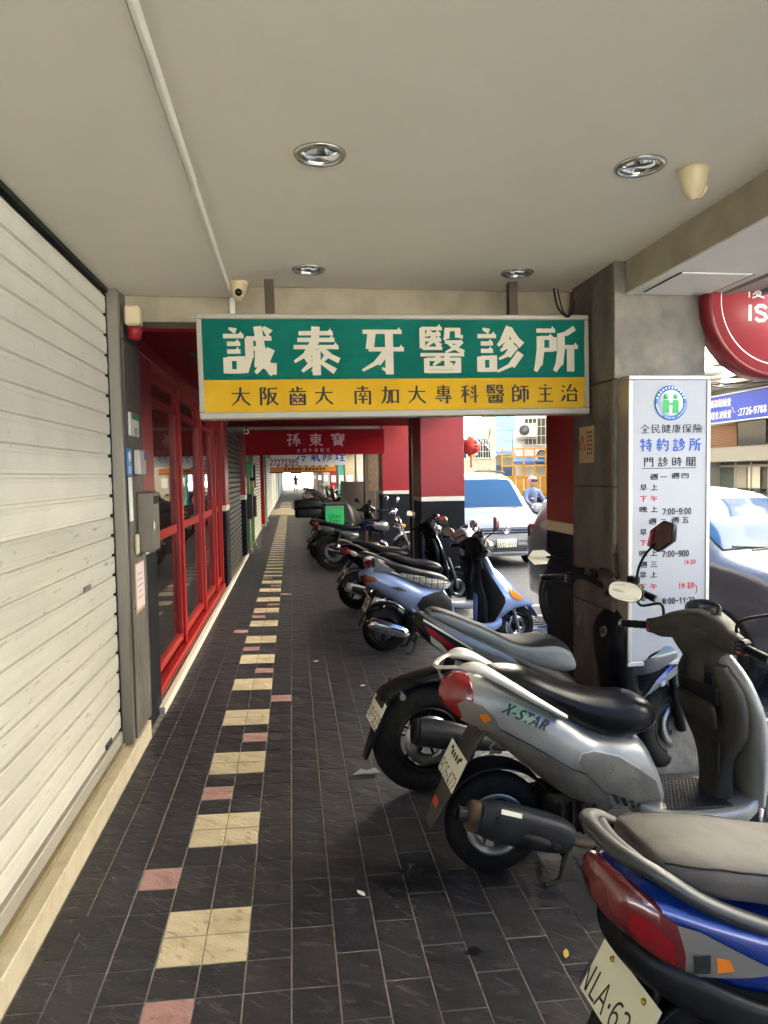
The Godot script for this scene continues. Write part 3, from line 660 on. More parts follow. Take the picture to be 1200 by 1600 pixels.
# ------------------------------------------------------------------ floor, ceiling, beams
const ROW0 := 2.295
func make_floor():
	var b := MB.new(); slab(b, -0.9, 2.18, -0.08, -0.0022, -4.0, 29.0)
	var fl := setting("floor", b, "grout")
	fl.rotation.z = -SLOPE
	var sq := MB.new(); sq.box(Vector3(0, -0.004, 0), Vector3(0.1452, 0.008, 0.1452), 0.0012)
	var lg := MB.new(); lg.box(Vector3(0, -0.004, 0), Vector3(0.1452, 0.008, 0.2952), 0.0012)
	var hf := MB.new(); hf.box(Vector3(0, -0.004, 0), Vector3(0.1065, 0.008, 0.1452), 0.0012)
	var ms := sq.mesh(); var ml := lg.mesh(); var mh := hf.mesh()
	var spots := []
	RNG.seed = 5
	for c in range(-3, 18):
		var x0 := -0.45 + 0.15 * c
		if c == -3:
			x0 = -0.858
		var long_tiles := c == -2 or c >= 3
		var r := -40
		if long_tiles and (c % 2 != 0): r = -39
		while ROW0 + r * 0.15 < 28.8:
			var d := ROW0 + r * 0.15
			var kind := ms
			var len := 0.15
			if long_tiles: kind = ml; len = 0.30
			if c == -3: kind = mh
			var m := "slate%d" % RNG.randi_range(0, 3)
			if not long_tiles:
				var k := posmod(r, 5)
				var far := r > 58
				if c == 0 or c == 1:
					if (k < 2 and not far) or (far and posmod(r, 3) == 0): m = "tile_cream"
				var cyc: int = [-1, 0, 1, 2, 1, 0][posmod(int(floor((r - 3) / 5.0)), 6)]
				if k == 3 and c == cyc and not far: m = "tile_pink"
			var w := 0.108 if c == -3 else 0.15
			spots.push_back([d, x0 + w / 2, d + len / 2, kind, m])
			r += 2 if long_tiles else 1
	spots.sort_custom(func(a, q): return a[0] < q[0])
	var rest := {}
	var count := 0
	var tone := {}
	for s in spots:
		var x: float = s[1]; var d: float = s[2]
		var lift := RNG.randf_range(-0.0004, 0.0005)
		var px := 600.0 + 1085.0 * tan(atan2(x - 0.037, d) - 0.1326)
		var py := 743.0 + 1085.0 * 1.63 / maxf(d, 0.1)
		var in_view := d > 1.9 and px > -60 and px < 1250 and py < 1680
		if in_view and count < 300 and not (x > 0.95 and d > 2.3 and d < 4.5):
			count += 1
			var o := obj("tile", s[3], s[4], fl)
			o.position = Vector3(x, lift, -d)
			o.rotation.y = PI if RNG.randf() < 0.5 else 0.0
			o.rotation.x = RNG.randf_range(-0.002, 0.002); o.rotation.z = RNG.randf_range(-0.002, 0.002)
		else:
			if not rest.has(s[4]): rest[s[4]] = MB.new()
			var size := Vector3(0.1452, 0.008, 0.1452 if s[3] != ml else 0.2952)
			if s[3] == mh: size.x = 0.1065
			rest[s[4]].box(Vector3(x, -0.004 + lift, -d), size)
	for k in rest:
		var o := obj("tiles", rest[k], k, fl); o.set_meta("kind", "stuff")
	# dark wet marks beside the kerb
	RNG.seed = 77
	for s in [[-0.79, 2.42, 0.055], [-0.74, 2.56, 0.06], [-0.80, 2.62, 0.04], [-0.70, 2.50, 0.03], [0.62, 2.25, 0.03], [0.25, 3.3, 0.022], [0.45, 2.75, 0.02], [-0.05, 4.1, 0.028], [0.7, 4.9, 0.05]]:
		var pl := PackedVector2Array()
		for k in 18: pl.push_back(Vector2(cos(TAU * k / 18), sin(TAU * k / 18) * 0.75) * s[2] * RNG.randf_range(0.6, 1.25))
		var sm := MB.new(); sm.prism(pl, 0.0, 0.0006, Vector3.ZERO, Basis(Vector3.RIGHT, -PI / 2))
		obj("stain", sm, "stain_dark", fl).position = Vector3(s[0], 0.0013, -s[1])
	var q := MB.new(); slab(q, -0.9, 2.18, -0.08, 0.004, 29.02, 34.0)
	setting("cream_floor", q, "floor_cream").rotation.z = -SLOPE
	var g := MB.new(); slab(g, -0.9, 2.18, -0.08, -0.004, 34.02, 90.0)
	var fg := setting("far_floor", g, "grout"); fg.rotation.z = -SLOPE
	var gt := {}
	for i in 140:
		for j in 10:
			var m: String = "tile_cream" if (j == 1 or j == 2) and i % 5 < 2 and i < 22 else "slate%d" % ((i * 7 + j * 3) % 4)
			if not gt.has(m): gt[m] = MB.new()
			gt[m].box(Vector3(-0.74 + j * 0.3, -0.002, -34.25 - i * 0.4), Vector3(0.29, 0.012, 0.39))
	for k in gt: obj("tiles", gt[k], k, fg).set_meta("kind", "stuff")
	# kerb along the shops
	var k1 := MB.new(); slab(k1, -1.02, -0.863, -0.02, 0.128, -4.0, 4.40, 0.004)
	setting("shop_kerb", k1, "kerb_cream")
	var k3 := MB.new(); slab(k3, -0.955, -0.915, 0.128, 0.150, -4.0, 3.97, 0.003)
	obj("sill", k3, "sill_brown", get_node("shop_kerb"))

func make_ceiling():
	var a := MB.new(); slab(a, -1.4, -0.295, 2.66, 2.80, -4.0, 4.14)
	setting("lower_ceiling", a, "ceiling_paint")
	var cg := CSGBox3D.new(); cg.name = "ceiling"; cg.size = Vector3(2.094, 0.126, 8.14); cg.position = P(0.752, 2.787, 0.07); cg.material = M["ceiling_paint"]
	cg.set_meta("kind", "structure"); used_names["ceiling"] = 0
	for q in [[0.159, 2.44], [1.308, 2.42], [0.152, 3.777], [1.292, 3.75]]:
		var cy := CSGCylinder3D.new(); cy.name = "opening"; cy.radius = 0.0715; cy.height = 0.16; cy.sides = 36; cy.operation = CSGShape3D.OPERATION_SUBTRACTION
		cg.add_child(cy, true); cy.position = P(q[0], 2.724, q[1]) - cg.position
	add_child(cg)
	# cable trunking in the step between the two
	var t := thing("cable_trunking", "narrow white cable trunking running along the grey ceiling", "trunking", P(-0.285, 2.724, 0))
	var segs := [[-4.0, 0.6], [0.605, 2.62], [2.625, 4.12]]
	for s in segs:
		var q := MB.new(); q.box(Vector3(-0.002 if s[0] > 2 else 0.001, -0.048, -(s[0] + s[1]) / 2), Vector3(0.016, 0.044, s[1] - s[0]), 0.003)
		obj("trunking_length", q, "trunking_white", t)
	var cl := MB.new(); cl.box(Vector3(0.006, -0.10, -4.16), Vector3(0.03, 0.2, 0.03), 0.004)
	obj("drop_length", cl, "trunking_white", t)
	# beam over the pillars: inner face and pale underside with a hatch
	var e := MB.new(); slab(e, 1.80, 2.30, 2.56, 3.0, -4.0, 3.50)
	setting("edge_beam", e, "beam_paint")
	var w := MB.new(); slab(w, 1.802, 2.298, 2.551, 2.5595, -4.0, 3.498)
	setting("beam_underside", w, "soffit_white")
	var h := thing("ceiling_hatch", "pale square access hatch in the white underside of the beam", "hatch", P(2.05, 2.549, 3.26))
	var hb := MB.new(); hb.box(Vector3(0, -0.001, 0), Vector3(0.36, 0.006, 0.34), 0.001); obj("panel", hb, "soffit_white", h)
	for s in [-1, 1]:
		var g := MB.new(); g.box(Vector3(0.184 * s, -0.002, 0), Vector3(0.006, 0.004, 0.35)); obj("gap_strip", g, "rubber_seal", h)
	# dark channel hung outside the beam
	var c := thing("awning_channel", "dark grey sheet metal channel hung along the outside of the beam", "channel", P(2.41, 2.535, 0))
	var cb := MB.new(); cb.prism(pv([-0.11, 0.0, 0.10, 0.03, 0.10, 0.09, -0.11, 0.06]), -3.45, 4.0); obj("channel_sheet", cb, "wall_grey", c)
	var c2 := MB.new(); c2.box(Vector3(0.113, 0.05, 0.27), Vector3(0.024, 0.09, 7.4), 0.004); obj("lip", c2, "plastic_grey", c)
	# the beam that closes this shop's bay, then the red bay
	var f := MB.new(); slab(f, -1.4, 1.80, 2.52, 3.0, 4.16, 4.34)
	setting("cross_beam", f, "beam_paint")
	var rc := MB.new(); slab(rc, -1.4, 2.3, 2.50, 2.9, 4.345, 12.55)
	setting("red_ceiling", rc, "red_ceiling")
	var vg := thing("ceiling_vent", "dark slatted vent grille in the red ceiling above the shop window", "vent", P(-0.42, 2.498, 5.35))
	var fb := MB.new(); fb.box(Vector3(0, -0.004, 0), Vector3(0.5, 0.008, 0.02)); obj("frame", fb, "red_frame", vg)
	for i in 9:
		var s := MB.new(); s.box(Vector3(0, -0.006, 0.05 + i * 0.035), Vector3(0.46, 0.012, 0.012)); obj("slat", s, "print_black", vg)
	var dg := 0
	for q in [[0.1, 7.4], [0.1, 9.4], [1.0, 7.2], [0.95, 9.2], [0.5, 10.6], [-0.4, 9.0]]:
		var l := thing("strip_lamp_fitting", "thin unlit white strip fitting set in the red ceiling", "lamp", P(q[0], 2.497, q[1]), 0.0, "unlit strip fittings in the red ceiling")
		var lb := MB.new(); lb.box(Vector3(0, -0.006, 0), Vector3(0.16, 0.012, 0.10), 0.002); obj("cover", lb, "plastic_white", l)
	# far bays
	var z := [[13.0, 16.2, 2.45, "wall_grey"], [16.6, 22.0, 2.35, "wall_pale"], [22.0, 34.0, 2.45, "wall_grey"], [34.0, 90.0, 2.6, "wall_grey"]]
	for q in z:
		var fb2 := MB.new(); slab(fb2, -1.4, 2.3, q[2], 2.95, q[0], q[1] - 0.01)
		setting("far_ceiling", fb2, q[3])
	# the storeys above the arcade shade the street
	var up := thing("arcade_building", "concrete upper storeys carried on the arcade pillars", "building", Vector3.ZERO)
	var ub := MB.new(); slab(ub, -9.0, 2.45, 3.02, 12.6, -12.0, 90.0); obj("storeys", ub, "wall_tiled", up)
	var uw := MB.new(); slab(uw, -9.0, -2.6, -0.1, 3.0, -12.0, 90.0); obj("back_wall", uw, "wall_grey", up)
	var be := MB.new(); slab(be, -2.6, -1.0, -0.1, 3.0, -4.3, -4.1); obj("end_wall", be, "wall_grey", up)

func make_street():
	var g := MB.new(); slab(g, -60, 160, -0.6, -0.295, -60, 260); setting("ground", g, "concrete")
	var ap := MB.new(); slab(ap, 2.185, 2.78, -0.26, -0.062, -8.0, 90.0, 0.01); setting("pavement", ap, "concrete")
	var rd := MB.new(); slab(rd, 2.785, 10.4, -0.29, -0.20, -30.0, 120.0); setting("road", rd, "asphalt")
	var op := MB.new(); slab(op, 10.41, 12.6, -0.28, -0.06, -30.0, 27.0, 0.01); setting("far_pavement", op, "concrete")
	var sd := MB.new(); slab(sd, 10.41, 60.0, -0.29, -0.202, 27.0, 120.0); setting("side_road", sd, "asphalt")
	# painted markings
	var mk1 := MB.new()
	for q in [[2.9, 5.2, 8.35, 8.45], [2.9, 5.2, 9.0, 9.10], [2.9, 5.2, 2.3, 2.4]]:
		slab(mk1, q[0], q[1], -0.1995, -0.196, q[2], q[3])
	slab(mk1, 5.2, 5.3, -0.1995, -0.196, -10.0, 9.1)
	slab(mk1, 6.55, 6.65, -0.1995, -0.196, -10.0, 40.0)
	setting("road_marking", mk1, "road_white")
	# drain cover in the pavement
	var t := thing("drain_cover", "pale metal drain cover with rows of slots in the pavement", "drain cover", P(2.60, -0.06, 7.35))
	var b := MB.new(); b.box(Vector3(0, 0.006, 0), Vector3(0.34, 0.016, 0.62), 0.003); obj("plate", b, "alu", t)
	for i in 2:
		for j in 5:
			var s := MB.new(); s.box(Vector3(-0.08 + i * 0.16, 0.0155, -0.22 + j * 0.11), Vector3(0.10, 0.003, 0.04)); obj("slot", s, "rubber_seal", t)
	var t2 := t.duplicate(); t2.name = numbered("drain_cover"); add_child(t2); t2.position = P(2.62, -0.06, 3.2)
	t2.set_meta("label", "pale slotted drain cover beside the clinic hours sign")
	for n in [t, t2]: n.set_meta("group", "drain covers in the pavement")

# ------------------------------------------------------------------ shop fronts on the closed side
func make_left():
	# pale rolling shutter
	var t := thing("rolling_shutter", "closed cream rolling shutter with scuffed slats and dark lower stains", "shutter", P(-0.955, 0.15, 3.985), PI / 2)
	# local x runs along -D from the far guide back past the camera: use negative x
	var prof := [[-0.003, 0.0], [-0.003, 0.013], [0.011, 0.0165], [0.013, 0.019], [0.013, 0.030], [0.0115, 0.0315], [0.013, 0.033], [0.0145, 0.06], [0.013, 0.090], [0.0115, 0.0915], [0.013, 0.093], [0.013, 0.103], [0.010, 0.1070], [-0.003, 0.1085]]
	var sb := MB.new()
	for i in prof.size() - 1:
		var a: Array = prof[i]; var c: Array = prof[i + 1]
		sb.quad(Vector3(-7.9, a[1], a[0]), Vector3(0, a[1], a[0]), Vector3(0, c[1], c[0]), Vector3(-7.9, c[1], c[0]))
	sb.quad(Vector3(0, 0, -0.004), Vector3(0, 0.1085, -0.004), Vector3(-7.9, 0.1085, -0.004), Vector3(-7.9, 0, -0.004))
	var slat := sb.mesh()
	for i in 22:
		var o := obj("slat", slat, "shutter_cream" if i > 10 else "shutter_scuffed_dimmed", t); o.position.y = 0.07 + i * 0.109
	var bb := MB.new(); bb.box(Vector3(-3.95, 0.033, 0.006), Vector3(7.9, 0.066, 0.03), 0.004); obj("bottom_bar", bb, "alu_dull", t)
	var lk := MB.new(); lk.box(Vector3(-0.28, 0.10, 0.018), Vector3(0.11, 0.028, 0.008), 0.002); obj("finger_slot", lk, "rubber_seal", t)
	var lk2 := MB.new(); lk2.box(Vector3(-0.55, 0.96, 0.018), Vector3(0.10, 0.026, 0.008), 0.002); obj("lock_plate", lk2, "mailbox_steel", t)
	var sh := MB.new(); sh.box(Vector3(-3.95, 2.498, 0.012), Vector3(7.9, 0.024, 0.03)); obj("head_slot", sh, "rubber_seal", t)
	var g := thing("shutter_guide", "grey steel guide channel at the edge of the cream shutter", "guide rail", P(-0.93, 0.13, 4.025))
	var gb := MB.new(); gb.box(Vector3(0.02, 1.265, 0.012), Vector3(0.065, 2.53, 0.045), 0.006); obj("channel", gb, "guide_steel", g)
	var gs := MB.new(); gs.box(Vector3(-0.016, 1.265, 0.04), Vector3(0.018, 2.53, 0.012)); obj("seal", gs, "rubber_seal", g)
	# stone pilaster between the two shops
	var p := thing("stone_pilaster", "grey stone clad pilaster between the cream shutter and red shop", "pilaster", P(-0.88, 0.13, 4.29))
	var core := MB.new(); core.box(Vector3(-0.085, 1.265, 0), Vector3(0.13, 2.53, 0.42)); obj("core", core, "rubber_seal", p)
	for q in [[0.0, 0.745], [0.75, 2.275], [2.28, 2.53]]:
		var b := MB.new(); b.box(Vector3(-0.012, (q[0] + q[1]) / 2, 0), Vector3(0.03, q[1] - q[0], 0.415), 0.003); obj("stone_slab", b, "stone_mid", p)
	# things fixed to it
	var W := func(called: String, label: String, cat: String, y: float, d: float) -> Node3D:
		return thing(called, label, cat, P(-0.876, y, d), PI / 2)
	var n = W.call("house_number_plate", "white house number plate with green top reading 95", "number plate", 1.94, 4.235)
	var nb := MB.new(); nb.box(Vector3(0, 0, 0.006), Vector3(0.23, 0.135, 0.012), 0.003); obj("plate", nb, "plastic_white", n)
	var ng := MB.new(); ng.box(Vector3(0.02, 0.046, 0.0125), Vector3(0.18, 0.036, 0.002)); obj("green_band", ng, "plate_green", n)
	latin(n, "95", Vector3(0.025, -0.045, 0.0135), 0.055, "plate_green", Basis.IDENTITY, 1.1)
	var bl = W.call("blue_label", "small blue sticker board on the stone pilaster beside a steel case", "sticker", 1.722, 4.10)
	var b1 := MB.new(); b1.box(Vector3(0, 0, 0.003), Vector3(0.105, 0.15, 0.006), 0.001); obj("board", b1, "label_blue", bl)
	var b2 := MB.new(); b2.lathe(Vector3(0, 0.03, 0.0065), [[0.001, 0.0], [0.03, 0.0], [0.03, 0.0008], [0.001, 0.0008]], 16); obj("emblem", b2, "print_white", bl)
	var b3 := MB.new()
	for i in 3: b3.box(Vector3(0, -0.03 - i * 0.014, 0.0065), Vector3(0.05, 0.006, 0.001))
	obj("print", b3, "print_white", bl)
	var gc = W.call("steel_case", "brushed steel case mounted on the stone pilaster below the house number", "case", 1.722, 4.30)
	var g1 := MB.new(); g1.box(Vector3(0, 0, 0.02), Vector3(0.17, 0.15, 0.04), 0.006); obj("housing", g1, "alu", gc)
	var g2 := MB.new(); g2.box(Vector3(0.05, 0.04, 0.041), Vector3(0.035, 0.05, 0.003)); obj("badge", g2, "logo_blue", gc)
	var st = W.call("white_strip_label", "tall narrow white label strip on the stone pilaster", "label", 1.51, 4.11)
	var s1 := MB.new(); s1.box(Vector3(0, 0, 0.003), Vector3(0.075, 0.25, 0.006), 0.001); obj("strip", s1, "paper_white", st)
	var mb = W.call("mailbox", "grey steel mailbox with a slot fixed to the stone pilaster", "mailbox", 1.365, 4.375)
	var m1 := MB.new(); m1.box(Vector3(0, 0, 0.045), Vector3(0.20, 0.36, 0.09), 0.005); obj("box", m1, "mailbox_steel", mb)
	var m2 := MB.new(); m2.box(Vector3(0.005, 0.135, 0.091), Vector3(0.15, 0.055, 0.004)); obj("slot", m2, "rubber_seal", mb)
	var m3 := MB.new(); m3.box(Vector3(0.0, 0.165, 0.095), Vector3(0.17, 0.02, 0.012), 0.002); obj("flap_hood", m3, "mailbox_steel", mb)
	var m4 := MB.new(); m4.box(Vector3(-0.06, -0.02, 0.0915), Vector3(0.012, 0.045, 0.006), 0.001); obj("lock", m4, "chrome", mb)
	var m5 := MB.new(); m5.box(Vector3(0, -0.172, 0.0915), Vector3(0.19, 0.004, 0.003)); obj("door_gap", m5, "rubber_seal", mb)
	var ic = W.call("intercom", "slim cream doorbell unit below the steel mailbox", "doorbell", 1.243, 4.20)
	var i1 := MB.new(); i1.box(Vector3(0, 0, 0.01), Vector3(0.05, 0.12, 0.02), 0.007); obj("housing", i1, "plastic_cream", ic)
	var i2 := MB.new(); i2.box(Vector3(0, 0.02, 0.0205), Vector3(0.02, 0.03, 0.003), 0.001); obj("button", i2, "plastic_white", ic)
	var nt = W.call("paper_notice", "pinkish paper notice in a clear holder low on the stone pilaster", "notice", 0.985, 4.265)
	var n1 := MB.new(); n1.box(Vector3(0, 0, 0.002), Vector3(0.24, 0.29, 0.004)); obj("holder", n1, "paper_tan", nt)
	var n2 := MB.new(); n2.box(Vector3(0.006, 0.008, 0.005), Vector3(0.215, 0.265, 0.002)); obj("sheet", n2, "paper_pink", nt)
	var n3 := MB.new()
	for i in 5:
		n3.box(Vector3(-0.01, 0.08 - i * 0.035, 0.0065), Vector3(0.10 + 0.03 * (i % 3), 0.006, 0.001))
	obj("print", n3, "print_grey", nt)
	var al := thing("alarm_siren", "cream and dark red alarm lamp at the top of the stone pilaster", "alarm", P(-0.862, 2.47, 4.10), PI / 2)
	var a1 := MB.new(); a1.box(Vector3(0, 0.065, 0.04), Vector3(0.10, 0.11, 0.085), 0.012); obj("housing", a1, "plastic_cream", al)
	var a2 := MB.new(); a2.lathe(Vector3(0, 0.005, 0.045), [[0.002, -0.075], [0.034, -0.065], [0.042, -0.02], [0.042, 0.0], [0.002, 0.0]], 18, Basis(Vector3.RIGHT, Vector3.BACK, Vector3.UP) if false else Basis(Vector3(1, 0, 0), Vector3(0, 0, -1), Vector3(0, 1, 0))); obj("lens", a2, "print_darkred", al)
	red_shop()
	dark_shutter_bay()
	far_left()

func red_shop():
	var t := thing("red_shopfront", "red framed glass shop front with black painted foot and transom windows", "shop front", P(-0.99, 0.0, 4.51), PI / 2)
	# local x = distance along the front, y up, z towards the walkway
	var L := 6.1
	# near pilaster, painted red over black with a pale band
	var q := MB.new(); q.box(Vector3(0.20, 1.86, 0.045), Vector3(0.39, 1.28, 0.11), 0.003); obj("red_pilaster", q, "red_paint", t)
	var q2 := MB.new(); q2.box(Vector3(0.20, 1.18, 0.047), Vector3(0.395, 0.075, 0.116), 0.002); obj("pale_band", q2, "band_white", t)
	var q3 := MB.new(); q3.box(Vector3(0.20, 0.575, 0.045), Vector3(0.39, 1.13, 0.11), 0.003); obj("black_foot", q3, "black_paint", t)
	var f0 := MB.new(); f0.box(Vector3(L / 2, 2.51, 0.05), Vector3(L, 0.20, 0.12), 0.004); obj("fascia", f0, "red_paint", t)
	var f1 := MB.new(); f1.box(Vector3(L / 2 + 0.2, 2.47, -0.02), Vector3(L - 0.4, 0.16, 0.03)); obj("head_panel", f1, "red_ceiling", t)
	for y in [2.385, 2.20]:
		var b := MB.new(); b.box(Vector3(0.4 + (L - 0.8) / 2, y, 0.0), Vector3(L - 0.8, 0.05, 0.06), 0.004); obj("transom_rail", b, "red_frame", t)
	var xs := [0.42, 1.95, 3.45, 4.70, 5.45]
	for x in xs:
		var w := 0.085 if x > 1.0 else 0.05
		var b := MB.new(); b.box(Vector3(x, 1.27, 0.012), Vector3(w, 2.30, 0.075), 0.005); obj("mullion", b, "red_frame", t)
		if x > 1.0:
			var b2 := MB.new(); b2.box(Vector3(x - 0.075, 1.17, 0.0), Vector3(0.05, 2.02, 0.05), 0.004); obj("door_stile", b2, "red_paint", t)
	var r := MB.new(); r.box(Vector3(0.4 + (L - 0.8) / 2, 0.20, 0.0), Vector3(L - 0.8, 0.06, 0.05), 0.004); obj("bottom_rail", r, "red_frame", t)
	var r0 := MB.new(); r0.box(Vector3(0.4 + (L - 0.8) / 2, 0.085, 0.028), Vector3(L - 0.8, 0.05, 0.07), 0.004); obj("threshold_bar", r0, "red_frame", t)
	for i in 4:
		var x0: float = xs[i] + 0.04; var x1: float = xs[i + 1] - 0.1
		for y in [[0.23, 2.175], [2.225, 2.36]]:
			var gl := MB.new(); gl.box(Vector3((x0 + x1) / 2, (y[0] + y[1]) / 2, -0.005), Vector3(x1 - x0, y[1] - y[0], 0.008)); obj("pane", gl, "glass_pane", t)
		var h := MB.new(); h.box(Vector3((x0 + x1) / 2, 1.18, 0.004), Vector3(x1 - x0, 0.075, 0.003)); obj("sticker_band", h, "red_frame", t)
	# far pilaster
	var e := MB.new(); e.box(Vector3(5.80, 1.86, 0.035), Vector3(0.52, 1.28, 0.12), 0.003); obj("red_pilaster", e, "red_paint", t)
	var e2 := MB.new(); e2.box(Vector3(5.80, 1.18, 0.037), Vector3(0.525, 0.075, 0.126), 0.002); obj("pale_band", e2, "band_white", t)
	var e3 := MB.new(); e3.box(Vector3(5.80, 0.575, 0.035), Vector3(0.52, 1.13, 0.12), 0.003); obj("black_foot", e3, "black_paint", t)
	# raised threshold, its track grooves and the pale kerb strip
	var s := MB.new(); s.box(Vector3(0.4 + 4.7, 0.022, 0.02), Vector3(9.4, 0.06, 0.09), 0.002); obj("threshold", s, "sill_brown", t)
	for i in 4:
		var k := MB.new(); k.box(Vector3(0.35 + 4.7, 0.054, 0.035 + i * 0.016), Vector3(9.3, 0.008, 0.006)); obj("track", k, "alu_dull", t)
	var kb := MB.new(); kb.box(Vector3(0.30 + 4.7, 0.02, 0.115), Vector3(9.4, 0.10, 0.045), 0.004); obj("kerb_strip", kb, "band_white", t)
	# the room behind the glass
	var room := thing("shop_interior", "dim shop room seen through the red framed glass", "room", P(-1.0, 0.02, 4.95), PI / 2)
	for w in [[Vector3(2.7, 1.25, -1.55), Vector3(5.6, 2.5, 0.04)], [Vector3(-0.12, 1.25, -0.8), Vector3(0.04, 2.5, 1.5)], [Vector3(5.5, 1.25, -0.8), Vector3(0.04, 2.5, 1.5)]]:
		var b := MB.new(); b.box(w[0], w[1]); obj("wall", b, "shop_wall", room)
	var rf := MB.new(); rf.box(Vector3(2.7, 0.0, -0.8), Vector3(5.6, 0.04, 1.5)); obj("room_floor", rf, "slate1", room)
	var rcc := MB.new(); rcc.box(Vector3(2.7, 2.46, -0.8), Vector3(5.6, 0.04, 1.5)); obj("room_ceiling", rcc, "shop_wall", room)
	# a red stool and a white table inside
	for k in 2:
		var so := thing("plastic_stool", "red plastic stool standing inside the glass shop front", "stool", P(-1.42, 0.04, 5.35 + k * 0.75), 0.0, "red stools behind the shop glass")
		var b := MB.new(); b.box(Vector3(0, 0.46, 0), Vector3(0.30, 0.03, 0.30), 0.01); obj("seat", b, "red_frame", so)
		for i in 4:
			var sx := 1 if i & 1 else -1
			var sz := 1 if i & 2 else -1
			var l := MB.new(); l.tube([Vector3(0.12 * sx, 0.45, 0.12 * sz), Vector3(0.165 * sx, 0.0, 0.165 * sz)], 0.017, 6); obj("leg", l, "red_frame", so)
		var rg := MB.new(); rg.tube([Vector3(-0.14, 0.2, 0.14), Vector3(0.14, 0.2, 0.14), Vector3(0.14, 0.2, -0.14), Vector3(-0.14, 0.2, -0.14), Vector3(-0.14, 0.2, 0.14)], 0.01, 6); obj("ring", rg, "red_frame", so)
	var tb := thing("shop_table", "white topped table with black legs inside the glass shop front", "table", P(-1.95, 0.04, 6.3))
	var b := MB.new(); b.box(Vector3(0, 0.74, 0), Vector3(0.7, 0.035, 1.2), 0.006); obj("tabletop", b, "plastic_white", tb)
	for i in 4:
		var l := MB.new(); l.tube([Vector3(0.28 if i & 1 else -0.28, 0.73, 0.5 if i & 2 else -0.5), Vector3(0.3 if i & 1 else -0.3, 0, 0.53 if i & 2 else -0.53)], 0.018, 6); obj("leg", l, "plastic_black", tb)

func shutter_bay(called: String, label: String, d0: float, d1: float, x: float, y1: float, m: String):
	var t := thing(called, label, "shutter", P(x, 0.08, d0), PI / 2)
	var n := int((y1 - 0.08) / 0.085)
	var b := MB.new()
	b.box(Vector3((d1 - d0) / 2, 0.036, 0), Vector3(d1 - d0, 0.062, 0.016), 0.006)
	var ms := b.mesh()
	for i in n:
		obj("slat", ms, m, t).position.y = i * 0.085 + 0.005
	var bk := MB.new(); bk.box(Vector3((d1 - d0) / 2, n * 0.0425, -0.012), Vector3(d1 - d0, n * 0.085, 0.006)); obj("backing", bk, "rubber_seal", t)

func dark_shutter_bay():
	shutter_bay("dark_rolling_shutter", "closed dark grey rolling shutter beyond the red shop front", 10.62, 13.9, -0.965, 2.45, "shutter_dark")
	var t := thing("red_pillar_wall", "red and black painted pilaster at the far end of the dark shutter", "pilaster", P(-0.92, 0.0, 14.15))
	for q in [[1.26, 2.45, "red_paint", "red_part"], [1.17, 1.255, "band_white", "pale_band"], [0.0, 1.165, "black_paint", "black_foot"]]:
		var b := MB.new(); b.box(Vector3(-0.03, (q[0] + q[1]) / 2, 0), Vector3(0.16, q[1] - q[0], 0.44), 0.003); obj(q[3], b, q[2], t)
	var s := MB.new(); s.box(Vector3(0.052, 1.36, 0.0), Vector3(0.012, 0.14, 0.10), 0.003); obj("switch_plate", s, "paper_white", t)
	# beam sign across the walkway
	var bs := thing("wine_red_beam_sign", "wine red board across the walkway with pale brush characters", "sign", P(0.48, 2.225, 12.6))
	var b := MB.new(); b.box(Vector3(0, 0, -0.05), Vector3(2.50, 0.45, 0.10), 0.004); obj("board", b, "wine_board", bs)
	text_parts(bs, "孫東寶", Vector2(-0.52, 0.155), Vector2(0.25, 0.23), 0.40, 11, 9, 0.0, 0.5, "wine_print", 0.002)
	text_parts(bs, "台式牛排教父", Vector2(-0.34, -0.115), Vector2(0.068, 0.068), 0.105, 9, 8, 0.0, 0.0, "wine_print", 0.002)
	var cam := thing("bullet_camera", "small black and white security camera beside the wine red beam sign", "camera", P(-0.72, 2.40, 12.35))
	var c1 := MB.new(); c1.lathe(Vector3.ZERO, [[0.001, -0.06], [0.04, -0.06], [0.045, 0.05], [0.03, 0.06], [0.001, 0.06]], 14); obj("body", c1, "plastic_white", cam)
	var c2 := MB.new(); c2.lathe(Vector3.ZERO, [[0.001, 0.061], [0.028, 0.061], [0.028, 0.064], [0.001, 0.064]], 14); obj("lens", c2, "lens_black", cam)
	var c3 := MB.new(); c3.tube([Vector3(0, 0.03, -0.02), Vector3(0, 0.09, -0.03)], 0.012, 6); obj("mount", c3, "plastic_black", cam)

